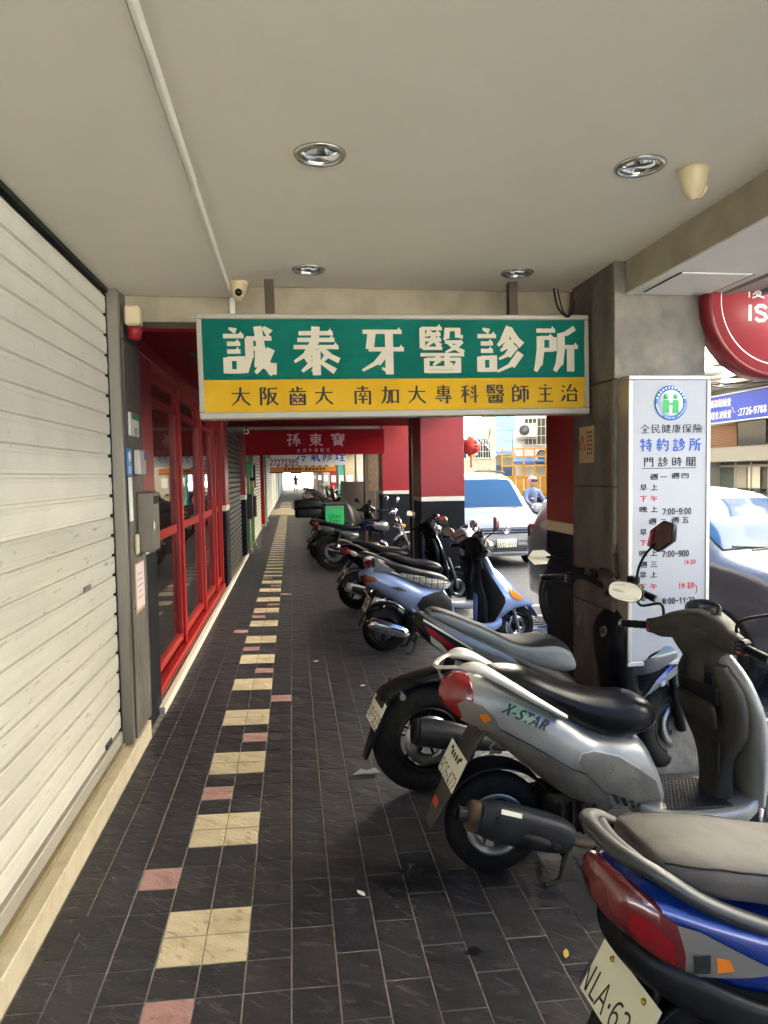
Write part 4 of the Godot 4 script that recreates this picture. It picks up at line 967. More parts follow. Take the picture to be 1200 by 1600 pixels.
func far_left():
	# repair shop: green posts, pale shutter, grey shelving clutter
	for q in [[14.75, "green_post", 0.16, "pale green painted post at the repair shop"], [16.3, "green_post", 0.10, "narrow pale green post with a cream switch box"], [22.6, "red_frame", 0.30, "bright red painted post beyond the pale shutter"], [24.6, "teal_post", 0.5, "teal painted post beyond the red post"]]:
		var t := thing("shop_post", q[3], "post", P(-0.84, 0.0, q[0]))
		var b := MB.new(); b.box(Vector3(-0.06, 1.15, 0), Vector3(0.14, 2.32, q[2]), 0.01); obj("post", b, q[1], t)
		var f := MB.new(); f.box(Vector3(-0.05, 0.05, 0), Vector3(0.18, 0.1, q[2] + 0.03), 0.01); obj("foot", f, "wall_grey", t)
	for q in [[14.5, 1.75, 0.14, 0.3, "plate_green"], [15.1, 1.45, 0.12, 0.14, "paper_tan"], [15.6, 1.62, 0.14, 0.5, "black_paint"], [15.7, 0.95, 0.14, 0.45, "wood_old"], [14.55, 1.0, 0.1, 0.5, "plastic_black"]]:
		var t := thing("wall_box", {"plate_green": "dark green box hung by the repair shop post", "paper_tan": "tan cardboard box hung on the repair shop front", "black_paint": "tall black box on the repair shop front", "wood_old": "worn brown crate panel leaning at the repair shop", "plastic_black": "black bag hanging by the repair shop post"}[q[4]], "box", P(-0.82, q[1], q[0]))
		var b := MB.new(); b.box(Vector3(0, 0, 0), Vector3(q[2], q[3], 0.2), 0.012); obj("body", b, q[4], t)
		var b2 := MB.new(); b2.box(Vector3(0.01, q[3] / 2 + 0.01, 0), Vector3(q[2], 0.02, 0.21), 0.004); obj("lid", b2, "plastic_grey", t)
	shutter_bay("pale_rolling_shutter", "closed pale grey rolling shutter beyond the green posts", 16.5, 20.5, -0.87, 2.3, "shutter_pale")
	shutter_bay("far_rolling_shutter", "grey rolling shutter beyond the teal post", 26.0, 33.0, -0.87, 2.3, "shutter_pale")
	var w := thing("far_shop_wall", "long pale wall of the last shops by the walkway exit", "wall", P(-1.0, 0, 0))
	var b := MB.new(); b.box(Vector3(0, 1.2, -57.0), Vector3(0.2, 2.5, 46.0)); obj("wall", b, "wall_pale", w)
	for i in 6:
		var d := MB.new(); d.box(Vector3(0.11, 1.05, -37.0 - i * 6.5), Vector3(0.03, 2.1, 2.4)); obj("door", d, ["shutter_pale", "wall_tan", "teal_post"][i % 3], w)
	# air conditioning sign over the walkway
	var s := thing("white_repair_sign", "white board sign with red phone number and dark blue characters", "sign", P(0.44, 2.06, 16.4))
	var sb := MB.new(); sb.box(Vector3(0, 0, -0.05), Vector3(1.75, 0.40, 0.10), 0.004); obj("board", sb, "sign_white", s)
	latin(s, "27273395", Vector3(-0.57, -0.13, 0.004), 0.15, "print_darkred", Basis.IDENTITY, 0.72)
	text_parts(s, "冷氣修理", Vector2(-0.28, 0.17), Vector2(0.25, 0.29), 0.30, 13, 9, 0.0, 0.5, "print_blue", 0.002)
	var y := thing("yellow_banner_sign", "yellow banner board with red edge hung under the white sign", "sign", P(0.32, 1.78, 17.2))
	var yb := MB.new(); yb.box(Vector3(0, 0, 0), Vector3(1.6, 0.12, 0.05), 0.003); obj("board", yb, "sign_orange", y)
	var ye := MB.new(); ye.box(Vector3(0, -0.075, 0.0), Vector3(1.62, 0.03, 0.06), 0.003); obj("edge", ye, "red_frame", y)
	var yp := MB.new()
	for i in 12:
		if i != 5: yp.box(Vector3(-0.42 + i * 0.085, 0.0, 0.026), Vector3(0.055, 0.05, 0.001))
	obj("print", yp, "print_black", y)
	for q in [[24.0, 1.95, 0.36, 1.9, "sign_white", "white board sign hung across the far walkway"], [36.0, 2.15, 0.5, 2.6, "sign_orange", "faded yellow board sign hung far down the walkway"]]:
		var t := thing("walkway_sign", q[5], "sign", P(0.55, q[1], q[0]))
		var bb := MB.new(); bb.box(Vector3.ZERO, Vector3(q[3], q[2], 0.1), 0.006); obj("board", bb, q[4], t)
		var pp := MB.new()
		for i in 7: pp.box(Vector3(-q[3] * 0.36 + i * q[3] * 0.12, 0, 0.051), Vector3(q[3] * 0.07, q[2] * 0.45, 0.001))
		obj("print", pp, "print_grey", t)

# ------------------------------------------------------------------ ceiling fittings, the big sign, pillars and the clinic sign
func make_signs():
	var i := 0
	var where := ["unlit round downlight with bright rim nearest the white trunking", "unlit round downlight beside the cream dome camera", "unlit round downlight above the first characters of the teal sign", "unlit round downlight above the last characters of the teal sign"]
	for q in [[0.159, 2.44], [1.308, 2.42], [0.152, 3.777], [1.292, 3.75]]:
		var t := thing("downlight", where[i], "downlight", P(q[0], 2.724, q[1]), 0.0, "round downlights in the ceiling")
		var up := Basis(Vector3(1, 0, 0), Vector3(0, 0, -1), Vector3(0, 1, 0))
		var rim := MB.new(); rim.lathe(Vector3.ZERO, [[0.068, -0.002], [0.072, -0.010], [0.086, -0.008], [0.091, -0.0008], [0.07, -0.0008]], 36, up, false, true); obj("rim", rim, "steel", t)
		var cup := MB.new(); cup.lathe(Vector3.ZERO, [[0.069, -0.003], [0.064, 0.022], [0.052, 0.052], [0.052, 0.056], [0.066, 0.024], [0.070, -0.002]], 36, up, false, true); obj("reflector", cup, "chrome", t)
		var lamp := MB.new(); lamp.lathe(Vector3.ZERO, [[0.001, 0.046], [0.045, 0.047], [0.053, 0.052], [0.001, 0.056]], 30, up); obj("lamp_glass", lamp, "lamp_cover", t)
		i += 1
	var dome := Basis(Vector3(1, 0, 0), Vector3(0, 0, -1), Vector3(0, 1, 0))
	for q in [[1.524, 2.437, 0.55, "cream dome security camera on the ceiling facing the street", 1.0], [-0.235, 4.06, -1.45, "cream dome security camera beside the white trunking with its lens forward", 1.0]]:
		var t := thing("dome_camera", q[3], "camera", P(q[0], 2.724, q[1]), 0.0, "dome cameras on the ceiling")
		var b := MB.new(); b.lathe(Vector3.ZERO, [[0.001, 0.0], [0.054, 0.0], [0.054, -0.012], [0.050, -0.016], [0.046, -0.045], [0.036, -0.075], [0.018, -0.10], [0.001, -0.106]], 28, dome); obj("housing", b, "plastic_cream", t)
		var dirv := Vector3(sin(q[2]), -0.25, cos(q[2])).normalized()
		if q[2] < 0: dirv = Vector3(0.05, -0.25, 1).normalized()
		else: dirv = Vector3(0.9, -0.45, -0.3).normalized()
		var c := Vector3(0, -0.055, 0) + dirv * 0.034
		var lb := Basis.looking_at(-dirv, Vector3.UP)
		var r := MB.new(); r.lathe(c, [[0.001, 0.0], [0.030, 0.0], [0.030, 0.010], [0.023, 0.014], [0.022, 0.009], [0.001, 0.009]], 24, lb); obj("collar", r, "plastic_cream", t)
		var l := MB.new(); l.lathe(c, [[0.001, 0.0095], [0.021, 0.0095], [0.018, 0.015], [0.001, 0.018]], 20, lb); obj("lens", l, "lens_black", t)
	# the clinic's teal and yellow light box
	var s := thing("teal_clinic_sign", "long teal and yellow light box sign with white and black characters", "sign", P(0.645, 2.222, 3.85))
	s.rotation.z = 0.0095
	var W := 2.17; var H := 0.555; var T := 0.11
	for q in [["frame_top", Vector3(0, H / 2 - 0.014, 0), Vector3(W, 0.028, T)], ["frame_bottom", Vector3(0, -H / 2 + 0.018, 0), Vector3(W, 0.036, T)], ["frame_side", Vector3(-W / 2 + 0.0135, 0.004, 0.0), Vector3(0.027, H - 0.0655, T)], ["frame_side", Vector3(W / 2 - 0.0135, 0.004, 0.0), Vector3(0.027, H - 0.0655, T)]]:
		var b := MB.new(); b.box(q[1], q[2], 0.005); obj(q[0], b, "alu_dull", s)
	var y0 := -H / 2 + 0.036; var y1 := H / 2 - 0.028; var ym := y0 + 0.172
	# ribbed plastic faces
	for q in [["teal_face", ym + 0.0006, y1, "sign_teal"], ["yellow_face", y0, ym - 0.0006, "sign_yellow"]]:
		var b := MB.new()
		var n := int((q[2] - q[1]) / 0.0086)
		var hgt: float = (q[2] - q[1]) / n
		for k in n:
			var ya: float = q[1] + k * hgt
			b.quad(Vector3(-W / 2 + 0.027, ya, 0.0435), Vector3(W / 2 - 0.027, ya, 0.0435), Vector3(W / 2 - 0.027, ya + hgt * 0.86, 0.0445), Vector3(-W / 2 + 0.027, ya + hgt * 0.86, 0.0445))
			b.quad(Vector3(-W / 2 + 0.027, ya + hgt * 0.86, 0.0445), Vector3(W / 2 - 0.027, ya + hgt * 0.86, 0.0445), Vector3(W / 2 - 0.027, ya + hgt, 0.0435), Vector3(-W / 2 + 0.027, ya + hgt, 0.0435))
		obj(q[0], b, q[3], s)
	var bk := MB.new(); bk.box(Vector3(0, 0, -0.045), Vector3(W - 0.056, H - 0.068, 0.01)); obj("back_panel", bk, "alu_dull", s)
	var big := [["誠", -0.945], ["泰", -0.582], ["牙", -0.218], ["醫", 0.112], ["診", 0.44], ["所", 0.772]]
	for q in big:
		var b := MB.new(); glyph(b, q[0], Vector2(q[1] - 0.008, 0.212), Vector2(0.262, 0.255), 17.0 if q[0] != "醫" else 12.0, 9.0 if q[0] != "醫" else 7.4, 10.0, 0.5); obj("large_character", b, "sign_letter", s).position.z = 0.0455
	var xs := [-0.920, -0.772, -0.618, -0.477, -0.265, -0.115, 0.035, 0.185, 0.333, 0.482, 0.626, 0.773, 0.915]
	var txt := "大阪齒大南加大專科醫師主治"
	for k in 13:
		var b := MB.new(); glyph(b, txt[k], Vector2(xs[k], -0.106), Vector2(0.104, 0.104), 12.0, 6.5, 6.0, 0.5); obj("small_character", b, "print_black", s).position.z = 0.0455
	for x in [-0.70, 0.66]:
		var b := MB.new(); b.box(Vector3(x, H / 2 + 0.095, -0.02), Vector3(0.05, 0.20, 0.06), 0.002); obj("hanger", b, "wood_old", s)
	var w := MB.new()
	w.tube(curve([Vector3(0.90, H / 2 + 0.16, 0.0), Vector3(0.91, H / 2 + 0.05, 0.03), Vector3(0.95, H / 2 - 0.012, 0.062), Vector3(0.99, H / 2 + 0.02, 0.05), Vector3(1.02, H / 2 + 0.09, 0.0)]), 0.006, 6)
	w.tube(curve([Vector3(0.93, H / 2 + 0.16, -0.02), Vector3(0.935, H / 2 + 0.03, 0.04), Vector3(0.96, H / 2 - 0.006, 0.066), Vector3(1.0, H / 2 + 0.06, 0.02)]), 0.004, 6)
	obj("cable", w, "rubber_seal", s)
	# stone pillar by the street
	var p := thing("stone_pillar", "square grey stone clad pillar carrying the edge beam", "pillar", P(2.0, -0.06, 3.79))
	var core := MB.new(); core.box(Vector3(0.0, 1.5, 0.0), Vector3(0.49, 3.0, 0.53)); obj("core", core, "rubber_seal", p)
	var bands := [[0.0, 0.92], [0.924, 1.60], [1.604, 2.17], [2.174, 3.0]]
	for q in bands:
		var hh: float = q[1] - q[0]; var yc: float = (q[0] + q[1]) / 2
		var a := MB.new(); a.box(Vector3(0, yc, 0.266), Vector3(0.516, hh, 0.024), 0.003); obj("stone_slab", a, "stone", p)
		var c := MB.new(); c.box(Vector3(-0.247, yc, -0.008), Vector3(0.022, hh, 0.522), 0.003); obj("stone_slab", c, "stone_mid", p)  # corridor side: streaked slabs with the shade there painted into their colour
		var d := MB.new(); d.box(Vector3(0.247, yc, -0.008), Vector3(0.022, hh, 0.522), 0.003); obj("stone_slab", d, "stone", p)
	var n := thing("warning_notice", "tan paper notice with a red triangle on the dark pillar side", "notice", P(1.738, 1.78, 3.85), -PI / 2)
	var nb := MB.new(); nb.box(Vector3(0, 0, 0.001), Vector3(0.20, 0.21, 0.002)); obj("sheet", nb, "paper_tan", n)
	var tr := MB.new(); tr.tube([Vector3(-0.085, -0.03, 0.003), Vector3(-0.05, 0.055, 0.003), Vector3(-0.015, -0.03, 0.003), Vector3(-0.085, -0.03, 0.003)], 0.005, 4, true, 0.2); obj("triangle", tr, "print_red", n)
	var np := MB.new()
	for k in 3:
		for j in 6: np.box(Vector3(0.015 + k * 0.028, 0.07 - j * 0.024, 0.0026), Vector3(0.014, 0.014, 0.0008))
	obj("print", np, "print_black", n)
	# next house's pillar end, red over black
	var r := thing("red_black_pillar", "pillar painted dark red over black right behind the stone pillar", "pillar", P(2.02, -0.06, 4.33))
	for q in [[1.36, 2.9, "red_paint", "red_part"], [1.29, 1.357, "plastic_cream", "pale_band"], [0.0, 1.287, "black_paint", "black_foot"]]:
		var b := MB.new(); b.box(Vector3(0, (q[0] + q[1]) / 2, 0), Vector3(0.50, q[1] - q[0], 0.50), 0.003); obj(q[3], b, q[2], r)
	# clinic hours light box on the pillar
	var c := thing("clinic_hours_sign", "tall white light box sign with clinic hours and a round emblem", "sign", P(1.985, 0.0, 3.445))
	var cw := 0.455; var c0 := 0.60; var c1 := 2.115
	var cf := MB.new()
	for q in [["frame_rail", Vector3(0, c1 - 0.012, 0), Vector3(cw, 0.024, 0.12)], ["frame_rail", Vector3(0, c0 + 0.012, 0), Vector3(cw, 0.024, 0.12)], ["frame_stile", Vector3(-cw / 2 + 0.012, (c0 + c1) / 2, 0), Vector3(0.024, c1 - c0 - 0.049, 0.12)], ["frame_stile", Vector3(cw / 2 - 0.012, (c0 + c1) / 2, 0), Vector3(0.024, c1 - c0 - 0.049, 0.12)]]:
		var b := MB.new(); b.box(q[1], q[2], 0.004); obj(q[0], b, "alu", c)
	var face := MB.new(); face.box(Vector3(0, (c0 + c1) / 2, 0.02), Vector3(cw - 0.049, c1 - c0 - 0.049, 0.07)); obj("face", face, "sign_panel", c)
	var back := MB.new(); back.box(Vector3(0, (c0 + c1) / 2, -0.04), Vector3(cw - 0.049, c1 - c0 - 0.049, 0.02)); obj("back", back, "alu", c)
	var z := 0.0565
	# print: x, y measured in the photograph on this face
	var X := func(px: float) -> float: return (px - 374.0) / 548.0 * 0.46
	var Y := func(py: float) -> float: return 2.115 - (py - 28.0) * 0.000828
	var em := MB.new(); em.lathe(Vector3(X.call(380), Y.call(200), z), [[0.068, 0], [0.090, 0], [0.090, 0.0005], [0.068, 0.0005]], 40, Basis.IDENTITY, false, true); obj("emblem_ring", em, "logo_blue", c)
	var em2 := MB.new(); em2.lathe(Vector3(X.call(380), Y.call(200), z), [[0.001, 0], [0.067, 0], [0.067, 0.0004], [0.001, 0.0004]], 36); obj("emblem_disc", em2, "print_white", c)
	var rn := MB.new()
	for k in 12:
		var a := lerpf(0.35, 2.8, k / 11.0)
		var bs := Basis(Vector3.BACK, a - PI / 2)
		rn.box(Vector3(X.call(380) + cos(a) * 0.079, Y.call(200) + sin(a) * 0.079, z + 0.0008), Vector3(0.007, 0.010, 0.0004), 0.0, bs)
	obj("ring_print", rn, "print_white", c)
	for k in 25:
		var word := "NATIONALHEALTHINSURANCE"
		if k < word.length():
			var a := lerpf(PI + 0.1, TAU - 0.1, (k + (1.0 if k >= 8 else 0.0) + (1.0 if k >= 14 else 0.0)) / 24.0)
			latin(c, word[k], Vector3(X.call(380) + cos(a) * 0.079, Y.call(200) + sin(a) * 0.079, z + 0.001), 0.009, "print_white", Basis(Vector3.BACK, a + PI / 2), 0.8, "Droid Sans", true, true, "ring_letter")
	for sx in [-1, 1]:
		var h := MB.new()
		var cx: float = X.call(380) + sx * 0.0265
		h.lathe(Vector3(cx, Y.call(160), z + 0.0008), [[0.001, 0], [0.014, 0], [0.014, 0.0004], [0.001, 0.0004]], 18)
		h.prism(pv([-0.018, -0.036, 0.018, -0.036, 0.018, 0.028, 0.012, 0.033, -0.012, 0.033, -0.018, 0.028]), 0.0, 0.0004, Vector3(cx, Y.call(220), z + 0.0008))
		obj("emblem_figure", h, "logo_green", c)
	var hb := MB.new(); hb.box(Vector3(X.call(380), Y.call(205), z + 0.0016), Vector3(0.03, 0.012, 0.0003)); obj("emblem_bar", hb, "logo_green", c)
	var L := func(s_: String, px: float, py: float, w_: float, h_: float, step: float, m: String, wv: float, wh: float, tp := 0.4):
		text_parts(c, s_, Vector2(X.call(px), Y.call(py)), Vector2(w_ * 0.000867, h_ * 0.000828), step * 0.000867, wv, wh, 0.0, tp, m, z)
	L.call("全民健康保險", 182, 332, 58, 56, 67, "print_black", 10, 7.5)
	L.call("特約診所", 180, 420, 78, 82, 104, "print_blue", 13, 11)
	L.call("門診時間", 205, 536, 62, 60, 90, "print_black", 11, 9.5)
	var ul := MB.new(); ul.box(Vector3(X.call(374), Y.call(606), z + 0.0005), Vector3(0.30, 0.003, 0.0004)); obj("underline", ul, "print_black", c)
	L.call("週一", 246, 640, 50, 40, 62, "print_black", 12, 11); L.call("週四", 388, 636, 50, 38, 62, "print_black", 12, 11)
	L.call("週二", 238, 918, 50, 42, 70, "print_black", 12, 11); L.call("週五", 388, 914, 50, 42, 66, "print_black", 12, 11)
	for q in [[705, "早上", "print_black"], [775, "下午", "print_red"], [842, "晚上", "print_black"], [985, "早上", "print_black"], [1052, "下午", "print_red"], [1118, "晚上", "print_black"], [1190, "週三", "print_black"], [1255, "早上", "print_black"], [1330, "下午", "print_red"], [1405, "早上", "print_black"]]:
		L.call(q[1], 178, q[0], 50, 40, 68, q[2], 13.5, 12.5)
	L.call("休診", 476, 1186, 34, 34, 42, "print_red", 10, 10)
	L.call("休診", 440, 1330, 46, 44, 56, "print_red", 11, 11)
	L.call("假日休診", 400, 1548, 48, 44, 58, "print_black", 11, 11)
	for q in [["7:00~9:00", 425, 880], ["7:00~900", 418, 1148], ["10:00~11:30", 430, 1448]]:
		latin(c, q[0], Vector3(X.call(q[1]), Y.call(q[2]), z + 0.0004), 0.033, "print_black", Basis.IDENTITY, 0.80, "Droid Sans", true, true)
	latin(c, ")", Vector3(X.call(558), Y.call(1375), z + 0.0004), 0.04, "print_red", Basis.IDENTITY, 1.0, "Droid Sans", true, false)
	# round red sign outside the pillar
	var rs := thing("round_red_sign", "large round red light box sign on a bracket outside the stone pillar", "sign", P(2.625, 2.515, 3.42))
	rs.rotation.y = 0.0
	var rb := MB.new(); rb.lathe(Vector3.ZERO, [[0.385, -0.14], [0.41, -0.13], [0.41, -0.012], [0.395, 0.0], [0.385, -0.004], [0.385, -0.10], [0.375, -0.13]], 64, Basis.IDENTITY, false, true); obj("rim", rb, "sign_red_side", rs)
	var rf := MB.new(); rf.lathe(Vector3.ZERO, [[0.001, -0.012], [0.388, -0.012], [0.388, -0.002], [0.001, -0.001]], 64); obj("face", rf, "sign_pink", rs)
	var rg := MB.new(); rg.lathe(Vector3.ZERO, [[0.336, 0.0], [0.342, 0.0], [0.342, 0.0006], [0.336, 0.0006]], 64, Basis.IDENTITY, false, true); obj("ring_line", rg, "print_white", rs)
	var rk := MB.new(); rk.lathe(Vector3.ZERO, [[0.001, -0.145], [0.40, -0.141], [0.40, -0.13], [0.001, -0.13]], 48); obj("back", rk, "sign_red_side", rs)
	text_parts(rs, "優", Vector2(-0.195, 0.112), Vector2(0.10, 0.105), 0.1, 9, 8, 0.0, 0.3, "print_white", 0.002)
	text_parts(rs, "IS", Vector2(-0.218, -0.026), Vector2(0.085, 0.088), 0.062, 21, 20, 0.0, 0.0, "print_white", 0.002)
	var br := MB.new(); br.box(Vector3(-0.38, -0.13, -0.19), Vector3(0.16, 0.05, 0.06), 0.004); obj("bracket", br, "plastic_grey", rs)
	# red pillars farther on
	var k2 := 0
	for q in [[2.06, 9.2, 0.30, "red over black painted square pillar beside the white van"], [2.02, 12.9, 0.28, "red over black painted square pillar beside the brown shed panel"]]:
		var t := thing("painted_pillar", q[3], "pillar", P(q[0], -0.06, q[1] + q[2]))
		for y in [[1.375, 2.62, "red_paint", "red_part"], [1.31, 1.372, "band_white", "pale_band"], [0.0, 1.307, "black_paint", "black_foot"]]:
			var b := MB.new(); b.box(Vector3(0, (y[0] + y[1]) / 2, 0), Vector3(0.60, y[1] - y[0], q[2] * 2), 0.004); obj(y[3], b, y[2], t)
		k2 += 1
	for q in [[2.10, 10.3, 0.12, 2.5, "narrow worn timber post behind the first red pillar"], [1.95, 15.0, 0.24, 2.5, "broad weathered post at the brown shed"]]:
		var t := thing("timber_post", q[4], "post", P(q[0], -0.05, q[1]))
		var b := MB.new(); b.box(Vector3(-0.24, q[3] / 2, 0), Vector3(q[2], q[3], 0.2), 0.012); obj("post", b, "wood_old", t)
		var b2 := MB.new(); b2.box(Vector3(-0.24, 0.06, 0), Vector3(q[2] + 0.04, 0.12, 0.24), 0.01); obj("foot", b2, "wall_grey", t)
	# brown shed panel, rusty plate
	var sp := thing("shed_panel", "tall plain brown sheet panel standing beside the delivery scooter", "panel", P(1.62, -0.03, 15.6))
	var s1 := MB.new(); s1.box(Vector3(0, 0.75, 0), Vector3(0.95, 1.5, 0.05), 0.004); obj("sheet", s1, "brown_sheet", sp)
	for x in [-0.47, 0.47]:
		var s2 := MB.new(); s2.box(Vector3(x, 0.76, 0.015), Vector3(0.05, 1.53, 0.07), 0.004); obj("edge_post", s2, "brown_sheet", sp)
	var up := thing("rusty_plate", "rust stained grey metal plate hung above the brown panel", "plate", P(1.72, 1.9, 14.2))
	var u1 := MB.new(); u1.box(Vector3(0, -0.1, 0), Vector3(0.26, 1.05, 0.03), 0.004); obj("plate", u1, "rusty", up)
	for y in [0.35, -0.55]:
		var u2 := MB.new(); u2.lathe(Vector3(0.0, y, 0.016), [[0.001, 0], [0.012, 0], [0.01, 0.008], [0.001, 0.009]], 8); obj("bolt", u2, "plastic_grey", up)
	# far pillars on the street side
	var far := [[18.5, "wall_pale", "pale far pillar with a grey plaque by parked scooters"], [22.5, "wall_tan", "tan far pillar beyond the pale one"], [26.0, "teal_post", "teal far pillar on the street side"], [31.0, "red_paint", "red far pillar on the street side"], [38.0, "wall_grey", "grey far pillar on the street side"], [46.0, "wood_old", "dark far pillar on the street side"], [56.0, "wall_grey", "last grey pillar by the walkway exit"]]
	for q in far:
		var t := thing("far_pillar", q[2], "pillar", P(1.98, -0.05, q[0]))
		var b := MB.new(); b.box(Vector3(0, 1.3, 0), Vector3(0.5, 2.65, 0.5), 0.01); obj("shaft", b, q[1], t)
		var b2 := MB.new(); b2.box(Vector3(0, 0.15, 0), Vector3(0.53, 0.3, 0.53), 0.01); obj("base", b2, "wall_grey", t)
		var b3 := MB.new(); b3.box(Vector3(-0.1, 1.5, 0.26), Vector3(0.2, 0.3, 0.02), 0.004); obj("plaque", b3, "paper_white", t)
	# paper scrap and leaf on the tiles
	var sc := thing("paper_scrap", "crumpled white paper scrap lying on the dark tiles", "litter", P(0.405, -0.006, 3.71))
	var cr := MB.new()
	var pts := [[-0.075, 0.0, 0.012], [-0.03, 0.022, -0.012], [0.012, 0.006, -0.02], [0.052, 0.024, -0.006], [0.078, 0.002, 0.006], [0.022, 0.004, 0.02], [-0.02, 0.012, 0.016]]
	for k in range(1, pts.size() - 1):
		var a0 := Vector3(pts[0][0], pts[0][1], pts[0][2]); var a1 := Vector3(pts[k][0], pts[k][1], pts[k][2]); var a2 := Vector3(pts[k + 1][0], pts[k + 1][1], pts[k + 1][2])
		cr.otri(a0, a1, a2, a0 - Vector3.UP)
		cr.otri(a0 - Vector3(0, 0.001, 0), a1 - Vector3(0, 0.001, 0), a2 - Vector3(0, 0.001, 0), a0 + Vector3.UP)
	obj("sheet", cr, "paper_white", sc)
	var lf := 0
	for q in [[0.21, 6.05, "tiny torn white paper bit lying on the dark tiles"], [0.93, 2.19, "small dry yellow leaf on the dark tiles"], [0.27, 2.62, "tiny pale cigarette end on the dark tiles"], [0.55, 5.3, "pale crumb of paper near the chrome muffler"]]:
		var t := thing("litter_bit", q[2], "litter", P(q[0], floor_y(q[0]) + 0.002, q[1]), lf * 1.1)
		var b := MB.new(); b.prism(pv([-0.022, 0.0, -0.006, -0.009, 0.014, -0.006, 0.024, 0.002, 0.008, 0.010, -0.010, 0.008]), 0.0, 0.003, Vector3.ZERO, Basis(Vector3.RIGHT, -PI / 2)); obj("scrap", b, "paper_white" if lf != 1 else "leaf_dry", t)
		lf += 1

# ------------------------------------------------------------------ two-wheelers: local x forward, y up, z to the rider's right, origin under the rear axle
func bike_materials():
	mk("tyre", "1d1d1e", 0.75); mk("rim_black", "161617", 0.4, 0.3); mk("rim_silver", "a5a6a8", 0.35, 0.8); mk("disc_steel", "8f8f8c", 0.3, 0.9)
	tri_mat("tyre_worn", tone_tex(128, 81, 0.05, ["151515", "1d1c1c", "262524"], 4), 3.0, 0.8, 0.0, null, 1.0, false)
	tri_mat("trim_grey", tone_tex(256, 82, 0.02, ["3a3734", "423e3a", "4b4742"], 5, 1, 1, 0.5, srgb("5a554e")), 1.6, 0.55, 0.0, bump_tex(128, 83, 0.25, 0.8, 2), 0.3, false)
	tri_mat("trim_black", tone_tex(128, 84, 0.03, ["151516", "1a1a1b", "212122"], 4), 1.6, 0.48, 0.0, null, 1.0, false)
	tri_mat("engine_dark", tone_tex(128, 85, 0.05, ["232120", "312e2b", "3d3833"], 4), 2.0, 0.6, 0.3, null, 1.0, false)
	tri_mat("muffler_black", tone_tex(128, 86, 0.03, ["26282c", "2e3035"], 4), 2.0, 0.42, 0.1, null, 1.0, false)
	tri_mat("muffler_rust", tone_tex(128, 87, 0.05, ["2b211a", "473427", "5a4432"], 4), 3.0, 0.85, 0.0, null, 1.0, false)
	tri_mat("seat_vinyl", tone_tex(128, 88, 0.03, ["141416", "19191c"], 4), 2.0, 0.30, 0.0, bump_tex(256, 89, 0.35, 1.0, 2), 0.25, false)
	tri_mat("seat_brown", tone_tex(256, 90, 0.02, ["474442", "504c4a", "575351"], 4), 2.0, 0.55, 0.0, bump_tex(256, 91, 0.35, 1.0, 2), 0.3, false)
	tri_mat("seat_charcoal", tone_tex(128, 92, 0.03, ["1d1e20", "242527"], 4), 2.0, 0.6, 0.0, bump_tex(256, 89, 0.35, 1.0, 2), 0.3, false)
	tri_mat("seat_greyside", tone_tex(128, 93, 0.03, ["6f7579", "7a8084"], 4), 2.0, 0.55, 0.0, bump_tex(256, 89, 0.35, 1.0, 2), 0.3, false)
	var coat := {"clearcoat_enabled": true, "clearcoat": 0.8, "clearcoat_roughness": 0.12}
	tri_mat("paint_silver", tone_tex(256, 94, 0.012, ["8b8b88", "989895", "a0a09d"], 5, 1, 1, 0.52, srgb("75736d")), 1.2, 0.36, 0.35, null, 1.0, false)
	tri_mat("paint_silver_dirty", tone_tex(256, 95, 0.02, ["55524d", "67645e", "75726b"], 5, 1, 1, 0.40, srgb("45423c")), 1.4, 0.55, 0.1, null, 1.0, false)
	mk("paint_blue", "07297a", 0.25, 0.35, coat); mk("paint_lavender", "8fa3cf", 0.28, 0.4, coat); mk("paint_white", "cdd0d4", 0.3, 0.1, coat); mk("paint_graphite", "5b5f62", 0.34, 0.5, coat)
	mk("paint_black", "131417", 0.2, 0.1, coat); mk("paint_navy", "161c33", 0.25, 0.3, coat); mk("paint_skyblue", "7fa6d8", 0.3, 0.3, coat); mk("paint_royal", "2348bd", 0.3, 0.2, coat)
	mk("rail_silver", "c9c6bd", 0.38, 0.25); mk("rail_black", "2c2d2f", 0.45, 0.1)
	mk("lens_red", "7a0d14", 0.12, 0.0, coat); mk("lens_red_dull", "5e1c1e", 0.2, 0.0, coat); mk("lens_amber", "d8761a", 0.15, 0.0, coat); mk("lens_clear", "9c978e", 0.14, 0.6, coat); mk("lens_gold", "b99a3a", 0.2, 0.6)
	mk("mirror_glass", "f0f0f0", 0.02, 1.0); mk("mirror_back", "4a1f1c", 0.3)
	mk("plate_white", "dcdccb", 0.5); mk("plate_ink", "16161a", 0.6)
	mk("decal_green", "8fae8a", 0.5); mk("decal_black", "23282a", 0.5); mk("decal_red", "c23a2c", 0.5)
	for k in ["seat_vinyl", "seat_brown", "seat_charcoal", "seat_greyside", "trim_grey", "trim_black", "tyre_worn", "engine_dark", "muffler_black"]: M[k].metallic_specular = 0.28
	mk("plaid", "ffffff", 0.9)
	var im := Image.create(64, 64, false, Image.FORMAT_RGB8)
	for y in 64:
		for x in 64:
			var a := int(x / 8) % 4; var b := int(y / 8) % 4
			var v := 0.9
			if a == 1: v -= 0.30
			if b == 1: v -= 0.30
			if a == 3 and x % 8 < 3: v -= 0.2
			if b == 3 and y % 8 < 3: v -= 0.2
			v = maxf(v, 0.2)
			im.set_pixel(x, y, Color(v, v * 0.99, v * 0.94))
	M["plaid"].albedo_texture = ImageTexture.create_from_image(im); M["plaid"].uv1_triplanar = true; M["plaid"].uv1_scale = Vector3(9, 9, 9)
	mk("floor_mat", "1b1b1c", 0.7)

